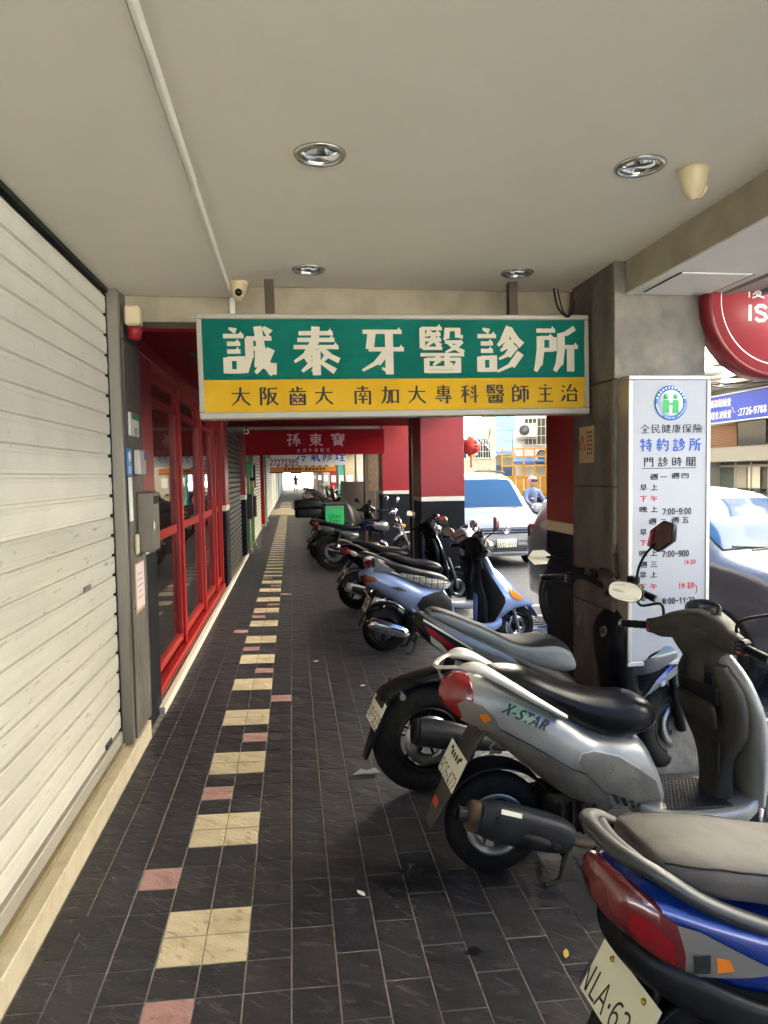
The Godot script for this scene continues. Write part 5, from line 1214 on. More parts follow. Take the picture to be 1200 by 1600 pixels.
func wheel(parent: Node, x: float, r: float, w: float, rim_r: float, style := "spoke5", m := "rim_black", disc := true):
	var t := part("wheel", parent, Vector3(x, r, 0))
	var b := MB.new()
	var prof := []
	for i in 13:      # tyre cross section from one bead over the tread to the other
		var a := -PI * 0.08 + PI * 1.16 * i / 12.0
		prof.push_back([rim_r + (r - rim_r) * (0.12 + 0.88 * pow(maxf(sin(a), 0.0), 0.75)) if sin(a) > 0 else rim_r, cos(a) * w / 2])
	prof[0] = [rim_r, w * 0.40]; prof[12] = [rim_r, -w * 0.40]
	b.lathe(Vector3.ZERO, prof, 40, Basis.IDENTITY, false, true)
	obj("tyre", b, "tyre_worn", t)
	var rm := MB.new()
	rm.lathe(Vector3.ZERO, [[rim_r + 0.004, w * 0.42], [rim_r - 0.010, w * 0.43], [rim_r - 0.022, w * 0.30], [rim_r - 0.026, 0], [rim_r - 0.022, -w * 0.30], [rim_r - 0.010, -w * 0.43], [rim_r + 0.004, -w * 0.42]], 40, Basis.IDENTITY, false, true)
	obj("rim", rm, m, t)
	var n := 3 if style == "spoke3" else 5
	for i in n:
		var a := TAU * i / n + 0.3
		var sp := MB.new()
		var bs := Basis(Vector3.BACK, a)
		if style == "spokeY":
			for s in [-1, 1]: sp.box(bs * Vector3(rim_r * 0.56, s * 0.018, 0), Vector3(rim_r * 0.86, 0.012, 0.022), 0.003, bs * Basis(Vector3.BACK, s * 0.10))
		else:
			sp.box(bs * Vector3(rim_r * 0.54, 0, 0), Vector3(rim_r * 0.90, 0.04 if n == 3 else 0.024, w * 0.35), 0.006, bs)
		obj("spoke", sp, m, t)
	var h := MB.new(); h.lathe(Vector3.ZERO, [[0.001, 0.055], [0.024, 0.055], [0.036, 0.035], [0.036, -0.035], [0.024, -0.055], [0.001, -0.055]], 18); obj("hub", h, "engine_dark", t)
	if disc:
		var d := MB.new(); d.lathe(Vector3(0, 0, w * 0.46), [[rim_r * 0.42, 0], [rim_r * 0.78, 0], [rim_r * 0.78, 0.004], [rim_r * 0.42, 0.004]], 30, Basis.IDENTITY, false, true); obj("brake_disc", d, "disc_steel", t)
		for i in 5:
			var dd := MB.new(); var a := TAU * i / 5; dd.box(Vector3(cos(a) * rim_r * 0.33, sin(a) * rim_r * 0.33, w * 0.46 + 0.002), Vector3(rim_r * 0.28, 0.014, 0.004), 0.0, Basis(Vector3.BACK, a)); obj("disc_arm", dd, "engine_dark", t)
	return t

# number plate: at = centre, up = direction of its upper edge in the side view, faces backwards
func number_plate(parent: Node, at: Vector2, up: Vector2, txt: String, wide := 0.25, high := 0.14, marks := 0):
	var u := Vector3(up.x, up.y, 0).normalized()
	var rt := Vector3(0, 0, 1)                     # reader's right, seen from behind the bike
	var bs := Basis(rt, u, rt.cross(u))
	var t := part("number_plate", parent, Vector3(at.x, at.y, 0)); t.basis = bs
	var b := MB.new(); b.box(Vector3.ZERO, Vector3(wide, high, 0.002), 0.0008); obj("plate", b, "plate_white", t)
	if txt == "":
		var wm := MB.new()
		for i in 6: wm.box(Vector3(-0.085 + i * 0.034, -0.012, 0.0016), Vector3(0.016, 0.05, 0.0006))
		obj("digits", wm, "plate_ink", t)
	else: latin(t, txt, Vector3(0.0, -0.030 if marks == 0 else -0.045, 0.0018), 0.066 if marks == 0 else 0.062, "plate_ink", Basis.IDENTITY, 0.72, "Droid Sans", true, false, "digits")
	for s in [-1, 1]:
		var bo := MB.new(); bo.lathe(Vector3(s * wide * 0.28, high * 0.36, 0.001), [[0.001, 0.0], [0.008, 0.0], [0.006, 0.004], [0.001, 0.005]], 10); obj("bolt", bo, "lens_gold" if marks == 0 else "engine_dark", t)
	if marks > 0:
		var mk_ := MB.new()
		for i in marks: mk_.box(Vector3(-0.05 + i * 0.033, 0.036, 0.0016), Vector3(0.02, 0.022, 0.0006))
		obj("small_print", mk_, "plate_ink", t)

func mirror(parent: Node, stem: Array, centre: Vector3, look: Vector3, w: float, h: float, angular := false, back := "trim_black", roll := 0.0):
	var t := part("mirror", parent)
	var sb := MB.new(); sb.tube(curve(stem, 5), 0.0065, 8); obj("stem", sb, "trim_black", t)
	var bs := Basis.looking_at(-look.normalized(), Vector3.UP) * Basis(Vector3.BACK, roll)
	var poly := PackedVector2Array()
	if angular:
		poly = pv([-w * 0.5, -h * 0.05, -w * 0.28, h * 0.44, w * 0.22, h * 0.5, w * 0.5, h * 0.18, w * 0.34, -h * 0.42, -w * 0.2, -h * 0.5])
	else:
		for i in 22:
			var a := TAU * i / 22
			poly.push_back(Vector2(signf(cos(a)) * pow(absf(cos(a)), 0.8) * w / 2, signf(sin(a)) * pow(absf(sin(a)), 0.8) * h / 2))
	var rings := []
	for q in [[0.35, -0.045], [0.75, -0.036], [0.95, -0.018], [1.0, 0.0], [0.98, 0.006]]:
		var ring := PackedVector3Array()
		for p in poly: ring.push_back(centre + bs * Vector3(p.x * q[0], p.y * q[0], q[1]))
		rings.push_back(ring)
	var hb := MB.new(); hb.loft(rings); obj("housing", hb, back, t)
	var gl := MB.new()
	var inner := PackedVector2Array()
	for p in poly: inner.push_back(p * 0.93)
	gl.prism(inner, 0.0065, 0.0075, centre, bs); obj("mirror_face", gl, "mirror_glass", t)

func grip(parent: Node, a: Vector3, b: Vector3, lever := true):
	var g := MB.new()
	var n := 8
	var pts := []; var rs := []
	for i in n + 1:
		pts.push_back(a.lerp(b, i / float(n))); rs.push_back(0.0185 if i % 2 == 0 else 0.0172)
	g.tube(pts, rs, 12); obj("grip", g, "trim_black", parent)
	var d := (b - a).normalized()
	var e := MB.new(); e.tube([b, b + d * 0.015], 0.018, 12); obj("bar_end", e, "rim_silver", parent)
	if lever:
		var l := MB.new(); l.tube(curve([a + Vector3(0.04, -0.005, 0), a.lerp(b, 0.3) + Vector3(0.065, -0.012, 0), b + Vector3(0.05, -0.012, 0)]), 0.0055, 6); obj("lever", l, "trim_black", parent)
	var c := MB.new(); c.box(a - d * 0.024, Vector3(0.056, 0.062, 0.052), 0.010); obj("switch_box", c, "trim_black", parent)
	for i in 3:
		var s := MB.new(); s.box(a - d * 0.02 + Vector3(-0.026, 0.016 - i * 0.016, 0), Vector3(0.004, 0.010, 0.02), 0.001); obj("switch", s, "plastic_grey" if i < 2 else "decal_red", parent)

func plain_tail(rows, m, parent, called := "tail_body"):
	return obj(called, shell(rows), m, parent)

# rear end shared by the scooters: wheel, engine block, muffler, fender, mudguard flap with plate, stand
func scooter_rear(t: Node, s: Dictionary):
	var r: float = s.get("r", 0.21)
	wheel(t, 0.0, r, s.get("tyre_w", 0.095), r * 0.60, s.get("wheel_style", "spoke3"), s.get("rim", "rim_black"), false)
	var e := MB.new(); e.loft(shell_rings([[-0.06, r, 0.02, 0.05, 0.05, 3.0], [0.0, r + 0.01, 0.035, 0.075, 0.075, 3.0], [0.2, r + 0.02, 0.04, 0.075, 0.075, 3.0], [0.42, r + 0.05, 0.045, 0.07, 0.07, 3.0], [0.5, r + 0.06, 0.03, 0.04, 0.04, 3.0]], 4, 18, -0.11)); obj("engine_case", e, "engine_dark", t)
	var e2 := MB.new(); e2.box(Vector3(0.32, r + 0.06, 0.02), Vector3(0.26, 0.16, 0.20), 0.02); obj("engine_block", e2, "engine_dark", t)
	for i in 4:
		var fn := MB.new(); fn.box(Vector3(0.24 + i * 0.045, r + 0.055, 0.125), Vector3(0.012, 0.13, 0.03), 0.002); obj("cooling_fin", fn, "engine_dark", t)
	for sz in [-1]:
		var sh := MB.new()
		var a := Vector3(0.0, r + 0.05, sz * 0.10); var b := Vector3(0.05, r + 0.36, sz * 0.10)
		var pts := []
		for i in 49:
			var k := i / 48.0
			pts.push_back(a.lerp(b, k) + Vector3(cos(k * TAU * 8) * 0.026, 0, sin(k * TAU * 8) * 0.026))
		sh.tube(pts, 0.005, 6); obj("shock_spring", sh, "rim_silver", t)
	# inner fender
	var fr := []
	for i in 9:
		var a := lerpf(2.75, 0.55, i / 8.0)
		fr.push_back([cos(a) * (r + 0.035), r + sin(a) * (r + 0.035), 0.068, 0.006, 4.0])
	obj("rear_fender", spine(fr, 3, 12), "trim_black", t)
	# flap with the plate
	var fl: Array = s.get("flap", [Vector2(-0.09, 0.60), Vector2(-0.275, 0.215)])
	var f0: Vector2 = fl[0]; var f1: Vector2 = fl[1]
	var fm: String = s.get("flap_mat", "trim_grey")
	obj("mudguard", spine([[f0.x + 0.06, f0.y + 0.03, 0.085, 0.012, 4.0], [f0.x, f0.y - 0.02, 0.085, 0.011, 4.0], [lerpf(f0.x, f1.x, 0.5), lerpf(f0.y, f1.y, 0.5), 0.075, 0.009, 4.0], [lerpf(f0.x, f1.x, 0.85), lerpf(f0.y, f1.y, 0.85), 0.060, 0.008, 4.0], [f1.x, f1.y, 0.042, 0.006, 3.0]], 4, 14), fm, t)
	var up := (f0 - f1).normalized()
	var nrm := Vector2(-up.y, up.x)
	if s.has("plate"):
		var pc: Vector2 = f1.lerp(f0, s.get("plate_at", 0.60)) + nrm * 0.018
		number_plate(t, pc, up, s.plate, 0.25, 0.14, s.get("plate_marks", 0))
	if s.get("reflector", false):
		var rc := f1.lerp(f0, 0.22) + nrm * 0.013
		var rb := MB.new(); rb.box(Vector3(rc.x, rc.y, 0.0), Vector3(0.03, 0.004, 0.07), 0.001, Basis(Vector3.BACK, atan2(up.y, up.x))); obj("red_sticker", rb, "decal_red", t)
	# muffler on the right
	var mt: String = s.get("muffler", "black")
	var mb := part("muffler", t)
	var z := 0.165
	if mt == "black":
		var body := MB.new(); body.loft(spine_rings([[0.26, 0.205, 0.045, 0.050, 2.6], [0.20, 0.225, 0.058, 0.068, 2.8], [0.06, 0.265, 0.062, 0.076, 2.8], [-0.06, 0.300, 0.060, 0.072, 2.8], [-0.115, 0.318, 0.048, 0.055, 2.6]], 4, 20, z)); obj("heat_shield", body, "muffler_black", mb)
		var can := MB.new(); can.loft(spine_rings([[0.02, 0.27, 0.05, 0.060, 2.2], [-0.10, 0.305, 0.052, 0.062, 2.2], [-0.145, 0.318, 0.050, 0.058, 2.2], [-0.16, 0.322, 0.036, 0.040, 2.2]], 3, 18, z - 0.008)); obj("can", can, "muffler_rust", mb)
		var tip := MB.new(); tip.tube([Vector3(-0.15, 0.322, z), Vector3(-0.195, 0.334, z)], 0.026, 16, false); tip.tube([Vector3(-0.15, 0.322, z), Vector3(-0.195, 0.334, z)], 0.021, 16, false); obj("tail_pipe", tip, "muffler_black", mb)
		var op := MB.new(); op.lathe(Vector3(0.10, 0.235, z + 0.0615), [[0.001, 0.0], [0.062, 0.0], [0.060, 0.0025], [0.001, 0.003]], 20, Basis(Vector3(0.95, -0.30, 0), Vector3(0.10, 0.32, 0), Vector3(0, 0, 1))); obj("shield_opening", op, "rubber_seal", mb)
		for q in [[-0.045, 0.325], [0.185, 0.20]]:
			var bo := MB.new(); bo.lathe(Vector3(q[0], q[1], z + 0.054), [[0.001, 0.0], [0.015, 0.0], [0.014, 0.006], [0.006, 0.006], [0.001, 0.004]], 14); obj("bolt", bo, "engine_dark", mb)
		var lb := MB.new(); lb.box(Vector3(0.005, 0.342, z + 0.050), Vector3(0.085, 0.018, 0.002), 0.0, Basis(Vector3.BACK, -0.28) * Basis(Vector3.RIGHT, -0.45)); obj("warning_label", lb, "plate_white", mb)
	else:
		var cm := "chrome" if mt == "chrome" else "rim_silver"
		var body := MB.new(); body.loft(spine_rings([[0.20, 0.20, 0.030, 0.030, 2.0], [0.14, 0.215, 0.052, 0.055, 2.2], [0.0, 0.255, 0.058, 0.062, 2.2], [-0.14, 0.30, 0.055, 0.058, 2.2], [-0.17, 0.31, 0.035, 0.038, 2.0]], 4, 20, z)); obj("can", body, cm, mb)
		var tip := MB.new(); tip.tube([Vector3(-0.16, 0.308, z), Vector3(-0.205, 0.322, z)], 0.02, 14, false); obj("tail_pipe", tip, "engine_dark", mb)
		var sh := MB.new(); sh.loft(spine_rings([[0.12, 0.225, 0.030, 0.035, 3.0], [0.0, 0.26, 0.034, 0.04, 3.0], [-0.10, 0.29, 0.028, 0.034, 3.0]], 4, 14, z + 0.034)); obj("heat_shield", sh, cm if mt == "chrome" else "trim_black", mb)
	var pp := MB.new(); pp.tube(curve([Vector3(0.25, 0.20, z), Vector3(0.36, 0.15, z - 0.05), Vector3(0.46, 0.17, 0.05)]), 0.016, 10); obj("exhaust_pipe", pp, "muffler_rust", mb)
	# stand
	var sd := MB.new(); sd.tube([Vector3(0.30, r + 0.0, 0.09), Vector3(0.235, 0.02, 0.14), Vector3(0.17, 0.008, 0.15)], 0.012, 8); sd.tube([Vector3(0.30, r, -0.09), Vector3(0.235, 0.02, -0.14), Vector3(0.17, 0.008, -0.15)], 0.012, 8); sd.tube([Vector3(0.26, 0.10, -0.12), Vector3(0.26, 0.10, 0.12)], 0.010, 6)
	obj("centre_stand", sd, "engine_dark", t)

func spine_rings(rows: Array, per := 5, seg := 20, zoff := 0.0) -> Array:
	var s := smooth_rows(rows, per)
	var rings := []
	for i in s.size():
		var p: Array = s[max(i - 1, 0)]; var q: Array = s[min(i + 1, s.size() - 1)]
		var tv := Vector3(q[0] - p[0], q[1] - p[1], 0).normalized()
		var up := Vector3(-tv.y, tv.x, 0)
		var r: Array = s[i]
		var e: float = 2.0 / r[4]
		var ring := PackedVector3Array()
		for k in seg:
			var a := TAU * k / seg
			ring.push_back(Vector3(r[0], r[1], zoff) + Vector3(0, 0, signf(cos(a)) * pow(absf(cos(a)), e) * r[2]) + up * signf(sin(a)) * pow(absf(sin(a)), e) * r[3])
		rings.push_back(ring)
	return rings

# front end: wheel, fork, fender
func scooter_front(t: Node, s: Dictionary):
	var r: float = s.get("rf", s.get("r", 0.21))
	var wb: float = s.get("wb", 1.25)
	var st := part("front_fork", t, Vector3(wb, 0, 0)); st.rotation.y = s.get("steer", 0.0)
	wheel(st, 0.0, r, 0.09, r * 0.62, s.get("wheel_style", "spoke3"), s.get("rim", "rim_black"), true)
	for z in [-0.065, 0.065]:
		var f := MB.new(); f.tube([Vector3(0.0, r, z), Vector3(-0.05, r + 0.17, z), Vector3(-0.13, 0.62, z * 0.9)], [0.020, 0.017, 0.014], 10); obj("fork_leg", f, "rim_silver", st)
	var fr := []
	for i in 8:
		var a := lerpf(2.5, 0.35, i / 7.0)
		fr.push_back([cos(a) * (r + 0.028), r + sin(a) * (r + 0.028), 0.062, 0.006, 3.0])
	obj("front_fender", spine(fr, 3, 12), s.get("fender", s.get("paint", "trim_black")), st)

# handlebar assembly around the steering axis at c
func handlebar(t: Node, c: Vector3, s: Dictionary):
	var h := part("handlebar", t, c); h.rotation.y = s.get("steer", 0.0)
	var cm: String = s.get("cover", "trim_grey")
	var lw: float = s.get("cover_w", 0.20)
	obj("cover", across([[-lw - 0.02, -0.048, -0.018, 0.028, 0.034, 2.8], [-lw + 0.03, -0.040, -0.012, 0.042, 0.048, 3.0], [-0.12, -0.012, 0.004, 0.060, 0.060, 3.2], [0.0, 0.008, 0.022, 0.078, 0.072, 3.2], [0.12, -0.012, 0.004, 0.060, 0.060, 3.2], [lw - 0.03, -0.040, -0.012, 0.042, 0.048, 3.0], [lw + 0.02, -0.048, -0.018, 0.028, 0.034, 2.8]], 5, 24), cm, h)
	obj("cover_panel", spine([[-0.002, 0.055, 0.125, 0.062, 3.0], [-0.004, 0.0, 0.15, 0.068, 3.2], [0.0, -0.055, 0.128, 0.066, 3.2], [0.008, -0.105, 0.088, 0.062, 2.8], [0.018, -0.15, 0.074, 0.058, 2.6]], 5, 24), cm, h)
	# instrument dial on top
	var db := Basis(Vector3(0, 0, 1), Vector3(0.80, 0.60, 0), Vector3(-0.60, 0.80, 0))
	var dr := MB.new(); dr.lathe(Vector3(0.0, 0.088, 0), [[0.052, -0.02], [0.060, 0.010], [0.056, 0.016], [0.048, 0.008]], 28, db * Basis.from_scale(Vector3(1.45, 0.8, 1)), false, true); obj("dial_rim", dr, cm, h)
	var dg := MB.new(); dg.lathe(Vector3(0.0, 0.088, 0), [[0.001, 0.006], [0.051, 0.006], [0.050, 0.008], [0.001, 0.012]], 28, db * Basis.from_scale(Vector3(1.45, 0.8, 1))); obj("dial_glass", dg, "dial", h)
	obj("neck", spine([[0.0, -0.04, 0.085, 0.068, 2.4], [0.005, -0.11, 0.075, 0.06, 2.4], [0.025, -0.20, 0.072, 0.06, 2.4]], 4, 18), cm, h)
	for q in [-1, 1]:
		grip(h, Vector3(-0.055, -0.022, q * (lw + 0.045)), Vector3(-0.085, -0.035, q * (lw + 0.165)))
	var hl := MB.new(); hl.loft(spine_rings([[0.07, -0.01, 0.095, 0.060, 2.6], [0.12, -0.02, 0.085, 0.050, 2.6], [0.135, -0.022, 0.06, 0.035, 2.4]], 4, 20)); obj("headlight", hl, "lens_clear", h)
	var mk_: Dictionary = s.get("mirrors", {})
	for q in [-1, 1]:
		var key := "mirror_r" if q > 0 else "mirror_l"
		var mv: Array = s.get(key, [Vector3(-0.10, 0.16, q * 0.36), Vector3(-1, 0.05, q * -0.15), 0.15, 0.085, 0.15 * q])
		var ctr: Vector3 = mv[0]
		var root := Vector3(-0.03, 0.02, q * (lw - 0.02))
		mirror(h, [root, root + Vector3(-0.0, 0.06, q * 0.02), ctr + Vector3(0.045, -0.06, -q * 0.05), ctr + Vector3(0.03, -0.005, -q * 0.035)], ctr, mv[1], mv[2], mv[3], s.get("mirror_angular", false), s.get("mirror_back", "trim_black"), mv[4])
	return h

func legshield(t: Node, s: Dictionary):
	var ox: float = s.get("shield_x", 0.0)
	var inner: Array = s.get("inner", [[0.985, 0.25, 0.085, 0.055, 2.6], [0.985, 0.36, 0.085, 0.050, 2.6], [0.975, 0.47, 0.12, 0.045, 2.6], [0.965, 0.57, 0.20, 0.045, 3.2], [0.955, 0.68, 0.222, 0.045, 3.4], [0.935, 0.78, 0.205, 0.045, 3.2], [0.92, 0.86, 0.14, 0.045, 2.6]])
	obj("inner_shield", spine(inner, 5, 24), s.get("trim", "trim_grey"), t)
	var outer: Array = s.get("outer", [[1.10, 0.27, 0.15, 0.04, 2.6], [1.085, 0.42, 0.18, 0.045, 2.8], [1.045, 0.58, 0.222, 0.05, 2.8], [1.015, 0.70, 0.232, 0.045, 2.8], [0.975, 0.82, 0.20, 0.04, 2.6], [0.95, 0.90, 0.12, 0.03, 2.4]])
	obj("front_shield", spine(outer, 5, 26), s.get("paint", "paint_silver"), t)
	if s.get("glove", true):
		var gl := MB.new(); gl.loft(spine_rings([[0.905, 0.60, 0.12, 0.012, 3.0], [0.885, 0.645, 0.145, 0.016, 3.0], [0.875, 0.70, 0.14, 0.014, 3.0]], 4, 18)); obj("glove_box_lip", gl, s.get("trim", "trim_grey"), t)
		var gh := MB.new(); gh.box(Vector3(0.893, 0.735, 0.0), Vector3(0.012, 0.075, 0.27), 0.004, Basis(Vector3.BACK, 0.16)); obj("glove_box_opening", gh, "rubber_seal", t)
	var ks := MB.new(); ks.box(Vector3(0.888, 0.80, 0.085), Vector3(0.018, 0.055, 0.06), 0.006, Basis(Vector3.BACK, 0.2)); obj("key_lock", ks, "plastic_black", t)
	var fb: Array = s.get("floor", [[0.58, 0.285, 0.12, 0.035, 0.05, 3.0], [0.66, 0.262, 0.155, 0.025, 0.05, 4.0], [0.85, 0.245, 0.165, 0.025, 0.06, 4.0], [1.0, 0.255, 0.165, 0.03, 0.07, 4.0], [1.08, 0.285, 0.15, 0.04, 0.07, 3.0]])
	obj("floorboard", shell(fb, 4, 24), s.get("floor_paint", s.get("paint", "paint_silver")), t)
	if s.get("mat", true):
		var m := MB.new(); m.box(Vector3(0.815, 0.277, 0), Vector3(0.33, 0.006, 0.27), 0.002); obj("floor_mat", m, "floor_mat", t)
		var bumps := MB.new()
		for i in 20:
			for j in 17:
				var p := Vector3(0.66 + i * 0.0165 + (0.008 if j % 2 else 0.0), 0.2805, -0.128 + j * 0.016)
				bumps.box(p, Vector3(0.009, 0.004, 0.009), 0.0015)
		var o := obj("mat_bumps", bumps, "floor_mat", t); o.set_meta("kind", "stuff")

func seat_and_tail(t: Node, s: Dictionary):
	obj("tail_body", shell(s.tail, 6, 30), s.paint, t)
	obj("seat", shell(s.seat, 6, 28), s.get("seat_mat", "seat_vinyl"), t)

func rail(t: Node, pts: Array, r, m: String, flat := 0.7):
	var full := pts.duplicate()
	for i in range(pts.size() - 1, -1, -1):
		if absf(pts[i].z) > 0.001: full.push_back(pts[i] * Vector3(1, 1, -1))
	var c := curve(full, 5)
	var b := MB.new()
	var rs := []
	for p in c: rs.push_back(r if not r is Callable else r.call(p))
	b.tube(c, rs, 12, true, flat); obj("grab_rail", b, m, t)

func text_on(t: Node, rows: Array, s_: String, at: Vector2, h: float, ang: float, m: String, off: float, shear := 0.0, bold := true):
	var tm := TextMesh.new()
	var f := SystemFont.new(); f.font_names = ["Droid Sans"]; f.font_weight = 700 if bold else 400
	tm.font = f; tm.text = s_; tm.font_size = 48; tm.depth = 0.0; tm.pixel_size = h / 35.0
	var arr := tm.get_mesh_arrays()
	if arr.is_empty() or arr[0] == null: return
	var vs: PackedVector3Array = arr[0]
	var idx: PackedInt32Array = arr[ArrayMesh.ARRAY_INDEX] if arr[ArrayMesh.ARRAY_INDEX] != null else PackedInt32Array()
	var b := MB.new()
	var ca := cos(ang); var sa := sin(ang)
	var pts := []
	for v in vs:
		var x := v.x + v.y * shear
		var q := at + Vector2(x * ca - v.y * sa, x * sa + v.y * ca)
		pts.push_back(on_shell(rows, q.x, q.y, off))
	if idx.is_empty():
		for i in range(0, pts.size() - 2, 3): b.otri(pts[i], pts[i + 1], pts[i + 2], pts[i] - Vector3(0, 0, 1), 0)
	else:
		for i in range(0, idx.size() - 2, 3): b.otri(pts[idx[i]], pts[idx[i + 1]], pts[idx[i + 2]], pts[idx[i]] - Vector3(0, 0, 1), 0)
	obj("decal_lettering", b, m, t)

func bike_root(called: String, label: String, x: float, d: float, turn: float, cat := "scooter") -> Node3D:
	var t := thing(called, label, cat, P(x, floor_y(x) + 0.0005, d), turn, "two-wheelers parked in the walkway")
	t.rotation.z = -SLOPE
	return t

func make_silver_scooter():
	var t := bike_root("silver_scooter", "dusty silver scooter with black seat, floor mat and plate BQ5-472", 0.83, 2.72, 0.0)
	var tail := [[-0.225, 0.755, 0.012, 0.02, 0.02, 2.2], [-0.205, 0.752, 0.055, 0.055, 0.045, 2.2], [-0.16, 0.742, 0.085, 0.085, 0.085, 2.3], [-0.05, 0.705, 0.115, 0.115, 0.115, 2.4], [0.10, 0.622, 0.14, 0.14, 0.155, 2.5], [0.25, 0.525, 0.15, 0.165, 0.185, 2.6], [0.38, 0.43, 0.155, 0.175, 0.165, 2.8], [0.50, 0.41, 0.15, 0.17, 0.145, 3.0], [0.60, 0.385, 0.135, 0.17, 0.115, 3.0], [0.665, 0.345, 0.12, 0.09, 0.075, 3.0], [0.69, 0.32, 0.10, 0.03, 0.04, 3.0]]
	var seat := [[-0.045, 0.838, 0.035, 0.012, 0.012, 2.2], [0.0, 0.838, 0.085, 0.020, 0.028, 2.3], [0.10, 0.80, 0.12, 0.050, 0.05, 2.4], [0.22, 0.745, 0.13, 0.058, 0.065, 2.5], [0.34, 0.692, 0.135, 0.070, 0.08, 2.6], [0.46, 0.655, 0.14, 0.085, 0.09, 2.6], [0.57, 0.645, 0.13, 0.088, 0.075, 2.6], [0.64, 0.642, 0.10, 0.062, 0.045, 2.5], [0.672, 0.645, 0.05, 0.025, 0.02, 2.2]]
	var s := {"paint": "paint_silver", "tail": tail, "seat": seat, "plate": "BQ5·472", "plate_marks": 4, "reflector": true, "steer": 0.33, "rim": "rim_silver", "fender": "paint_silver", "mirror_l": [Vector3(-0.08, 0.115, -0.36), Vector3(-1.0, 0.10, 0.42), 0.17, 0.095, -0.08], "mirror_r": [Vector3(0.0, 0.19, 0.37), Vector3(-1.0, 0.05, -0.1), 0.15, 0.11, 0.2]}
	seat_and_tail(t, s)
	scooter_rear(t, s); scooter_front(t, s); legshield(t, s)
	var h = handlebar(t, Vector3(0.905, 0.985, 0), s)
	rail(t, [Vector3(0.245, 0.682, 0.135), Vector3(0.12, 0.755, 0.142), Vector3(-0.02, 0.838, 0.130), Vector3(-0.11, 0.882, 0.115), Vector3(-0.19, 0.882, 0.09), Vector3(-0.245, 0.868, 0.03)], func(p): return 0.012 if p.x < -0.175 else lerpf(0.017, 0.036, clampf((0.245 - p.x) / 0.34, 0, 1)) * clampf((p.x + 0.215) / 0.08, 0.35, 1.0), "rail_silver", 0.62)
	# lamps, panels and marks on the tail, both sides
	obj("tail_lamp", shell([[-0.238, 0.758, 0.012, 0.02, 0.02, 2.2], [-0.216, 0.757, 0.062, 0.062, 0.055, 2.3], [-0.175, 0.750, 0.086, 0.088, 0.092, 2.3], [-0.140, 0.738, 0.099, 0.098, 0.10, 2.4], [-0.118, 0.73, 0.098, 0.095, 0.098, 2.4], [-0.10, 0.72, 0.05, 0.05, 0.05, 2.2]], 5, 28), "lens_red", t)
	for side in [1.0, -1.0]:
		obj("indicator_lens", patch(tail, pv([-0.178, 0.735, -0.150, 0.755, -0.085, 0.730, -0.040, 0.690, -0.015, 0.640, -0.060, 0.628, -0.11, 0.645, -0.155, 0.685]), 0.010, side), "lens_clear", t)
		obj("indicator_bulb", patch(tail, pv([-0.098, 0.700, -0.070, 0.704, -0.050, 0.680, -0.075, 0.666]), 0.0125, side), "lens_amber", t)
		obj("lower_panel", patch(tail, pv([-0.10, 0.650, -0.02, 0.640, 0.10, 0.572, 0.27, 0.470, 0.35, 0.44, 0.42, 0.36, 0.46, 0.30, 0.42, 0.27, 0.30, 0.335, 0.12, 0.455, -0.05, 0.575]), 0.0035, side), "paint_silver_dirty", t)
		obj("side_cover", patch(tail, pv([0.295, 0.505, 0.31, 0.535, 0.36, 0.538, 0.47, 0.51, 0.56, 0.455, 0.635, 0.40, 0.665, 0.31, 0.50, 0.315, 0.40, 0.385, 0.33, 0.455]), 0.006, side), "paint_silver_dirty", t)
		for i in 5:
			var x := 0.43 + i * 0.04; var y := 0.372 - i * 0.016
			obj("vent_slot", patch(tail, pv([x, y, x + 0.022, y - 0.005, x + 0.046, y - 0.045, x + 0.030, y - 0.045]), 0.009, side, 0.05), "rubber_seal", t)
	obj("seam", patch(tail, pv([-0.03, 0.643, 0.10, 0.576, 0.27, 0.474, 0.35, 0.444, 0.42, 0.364, 0.424, 0.367, 0.353, 0.449, 0.272, 0.479, 0.102, 0.581, -0.028, 0.648]), 0.0042), "rubber_seal", t)
	obj("seam", patch(tail, pv([0.288, 0.505, 0.305, 0.541, 0.36, 0.546, 0.47, 0.518, 0.56, 0.463, 0.56, 0.459, 0.47, 0.513, 0.36, 0.541, 0.309, 0.537, 0.292, 0.505]), 0.0066), "rail_silver", t)
	obj("decal_flash", patch(tail, pv([-0.005, 0.735, 0.03, 0.745, 0.075, 0.72, 0.125, 0.675, 0.10, 0.672, 0.13, 0.64, 0.06, 0.675, 0.045, 0.69]), 0.0045), "decal_green", t)
	text_on(t, tail, "X-STAR", Vector2(0.085, 0.685), 0.042, -0.42, "decal_black", 0.0055, 0.45)
	obj("floor_side", shell([[0.62, 0.235, 0.165, 0.02, 0.035, 3.0], [0.8, 0.215, 0.175, 0.02, 0.035, 3.0], [1.0, 0.225, 0.175, 0.02, 0.04, 3.0]], 4, 18), "paint_silver_dirty", t)
	var hk := MB.new(); hk.box(Vector3(0.915, 0.48, 0.098), Vector3(0.01, 0.13, 0.05), 0.003); obj("service_hatch", hk, "plastic_black", t)

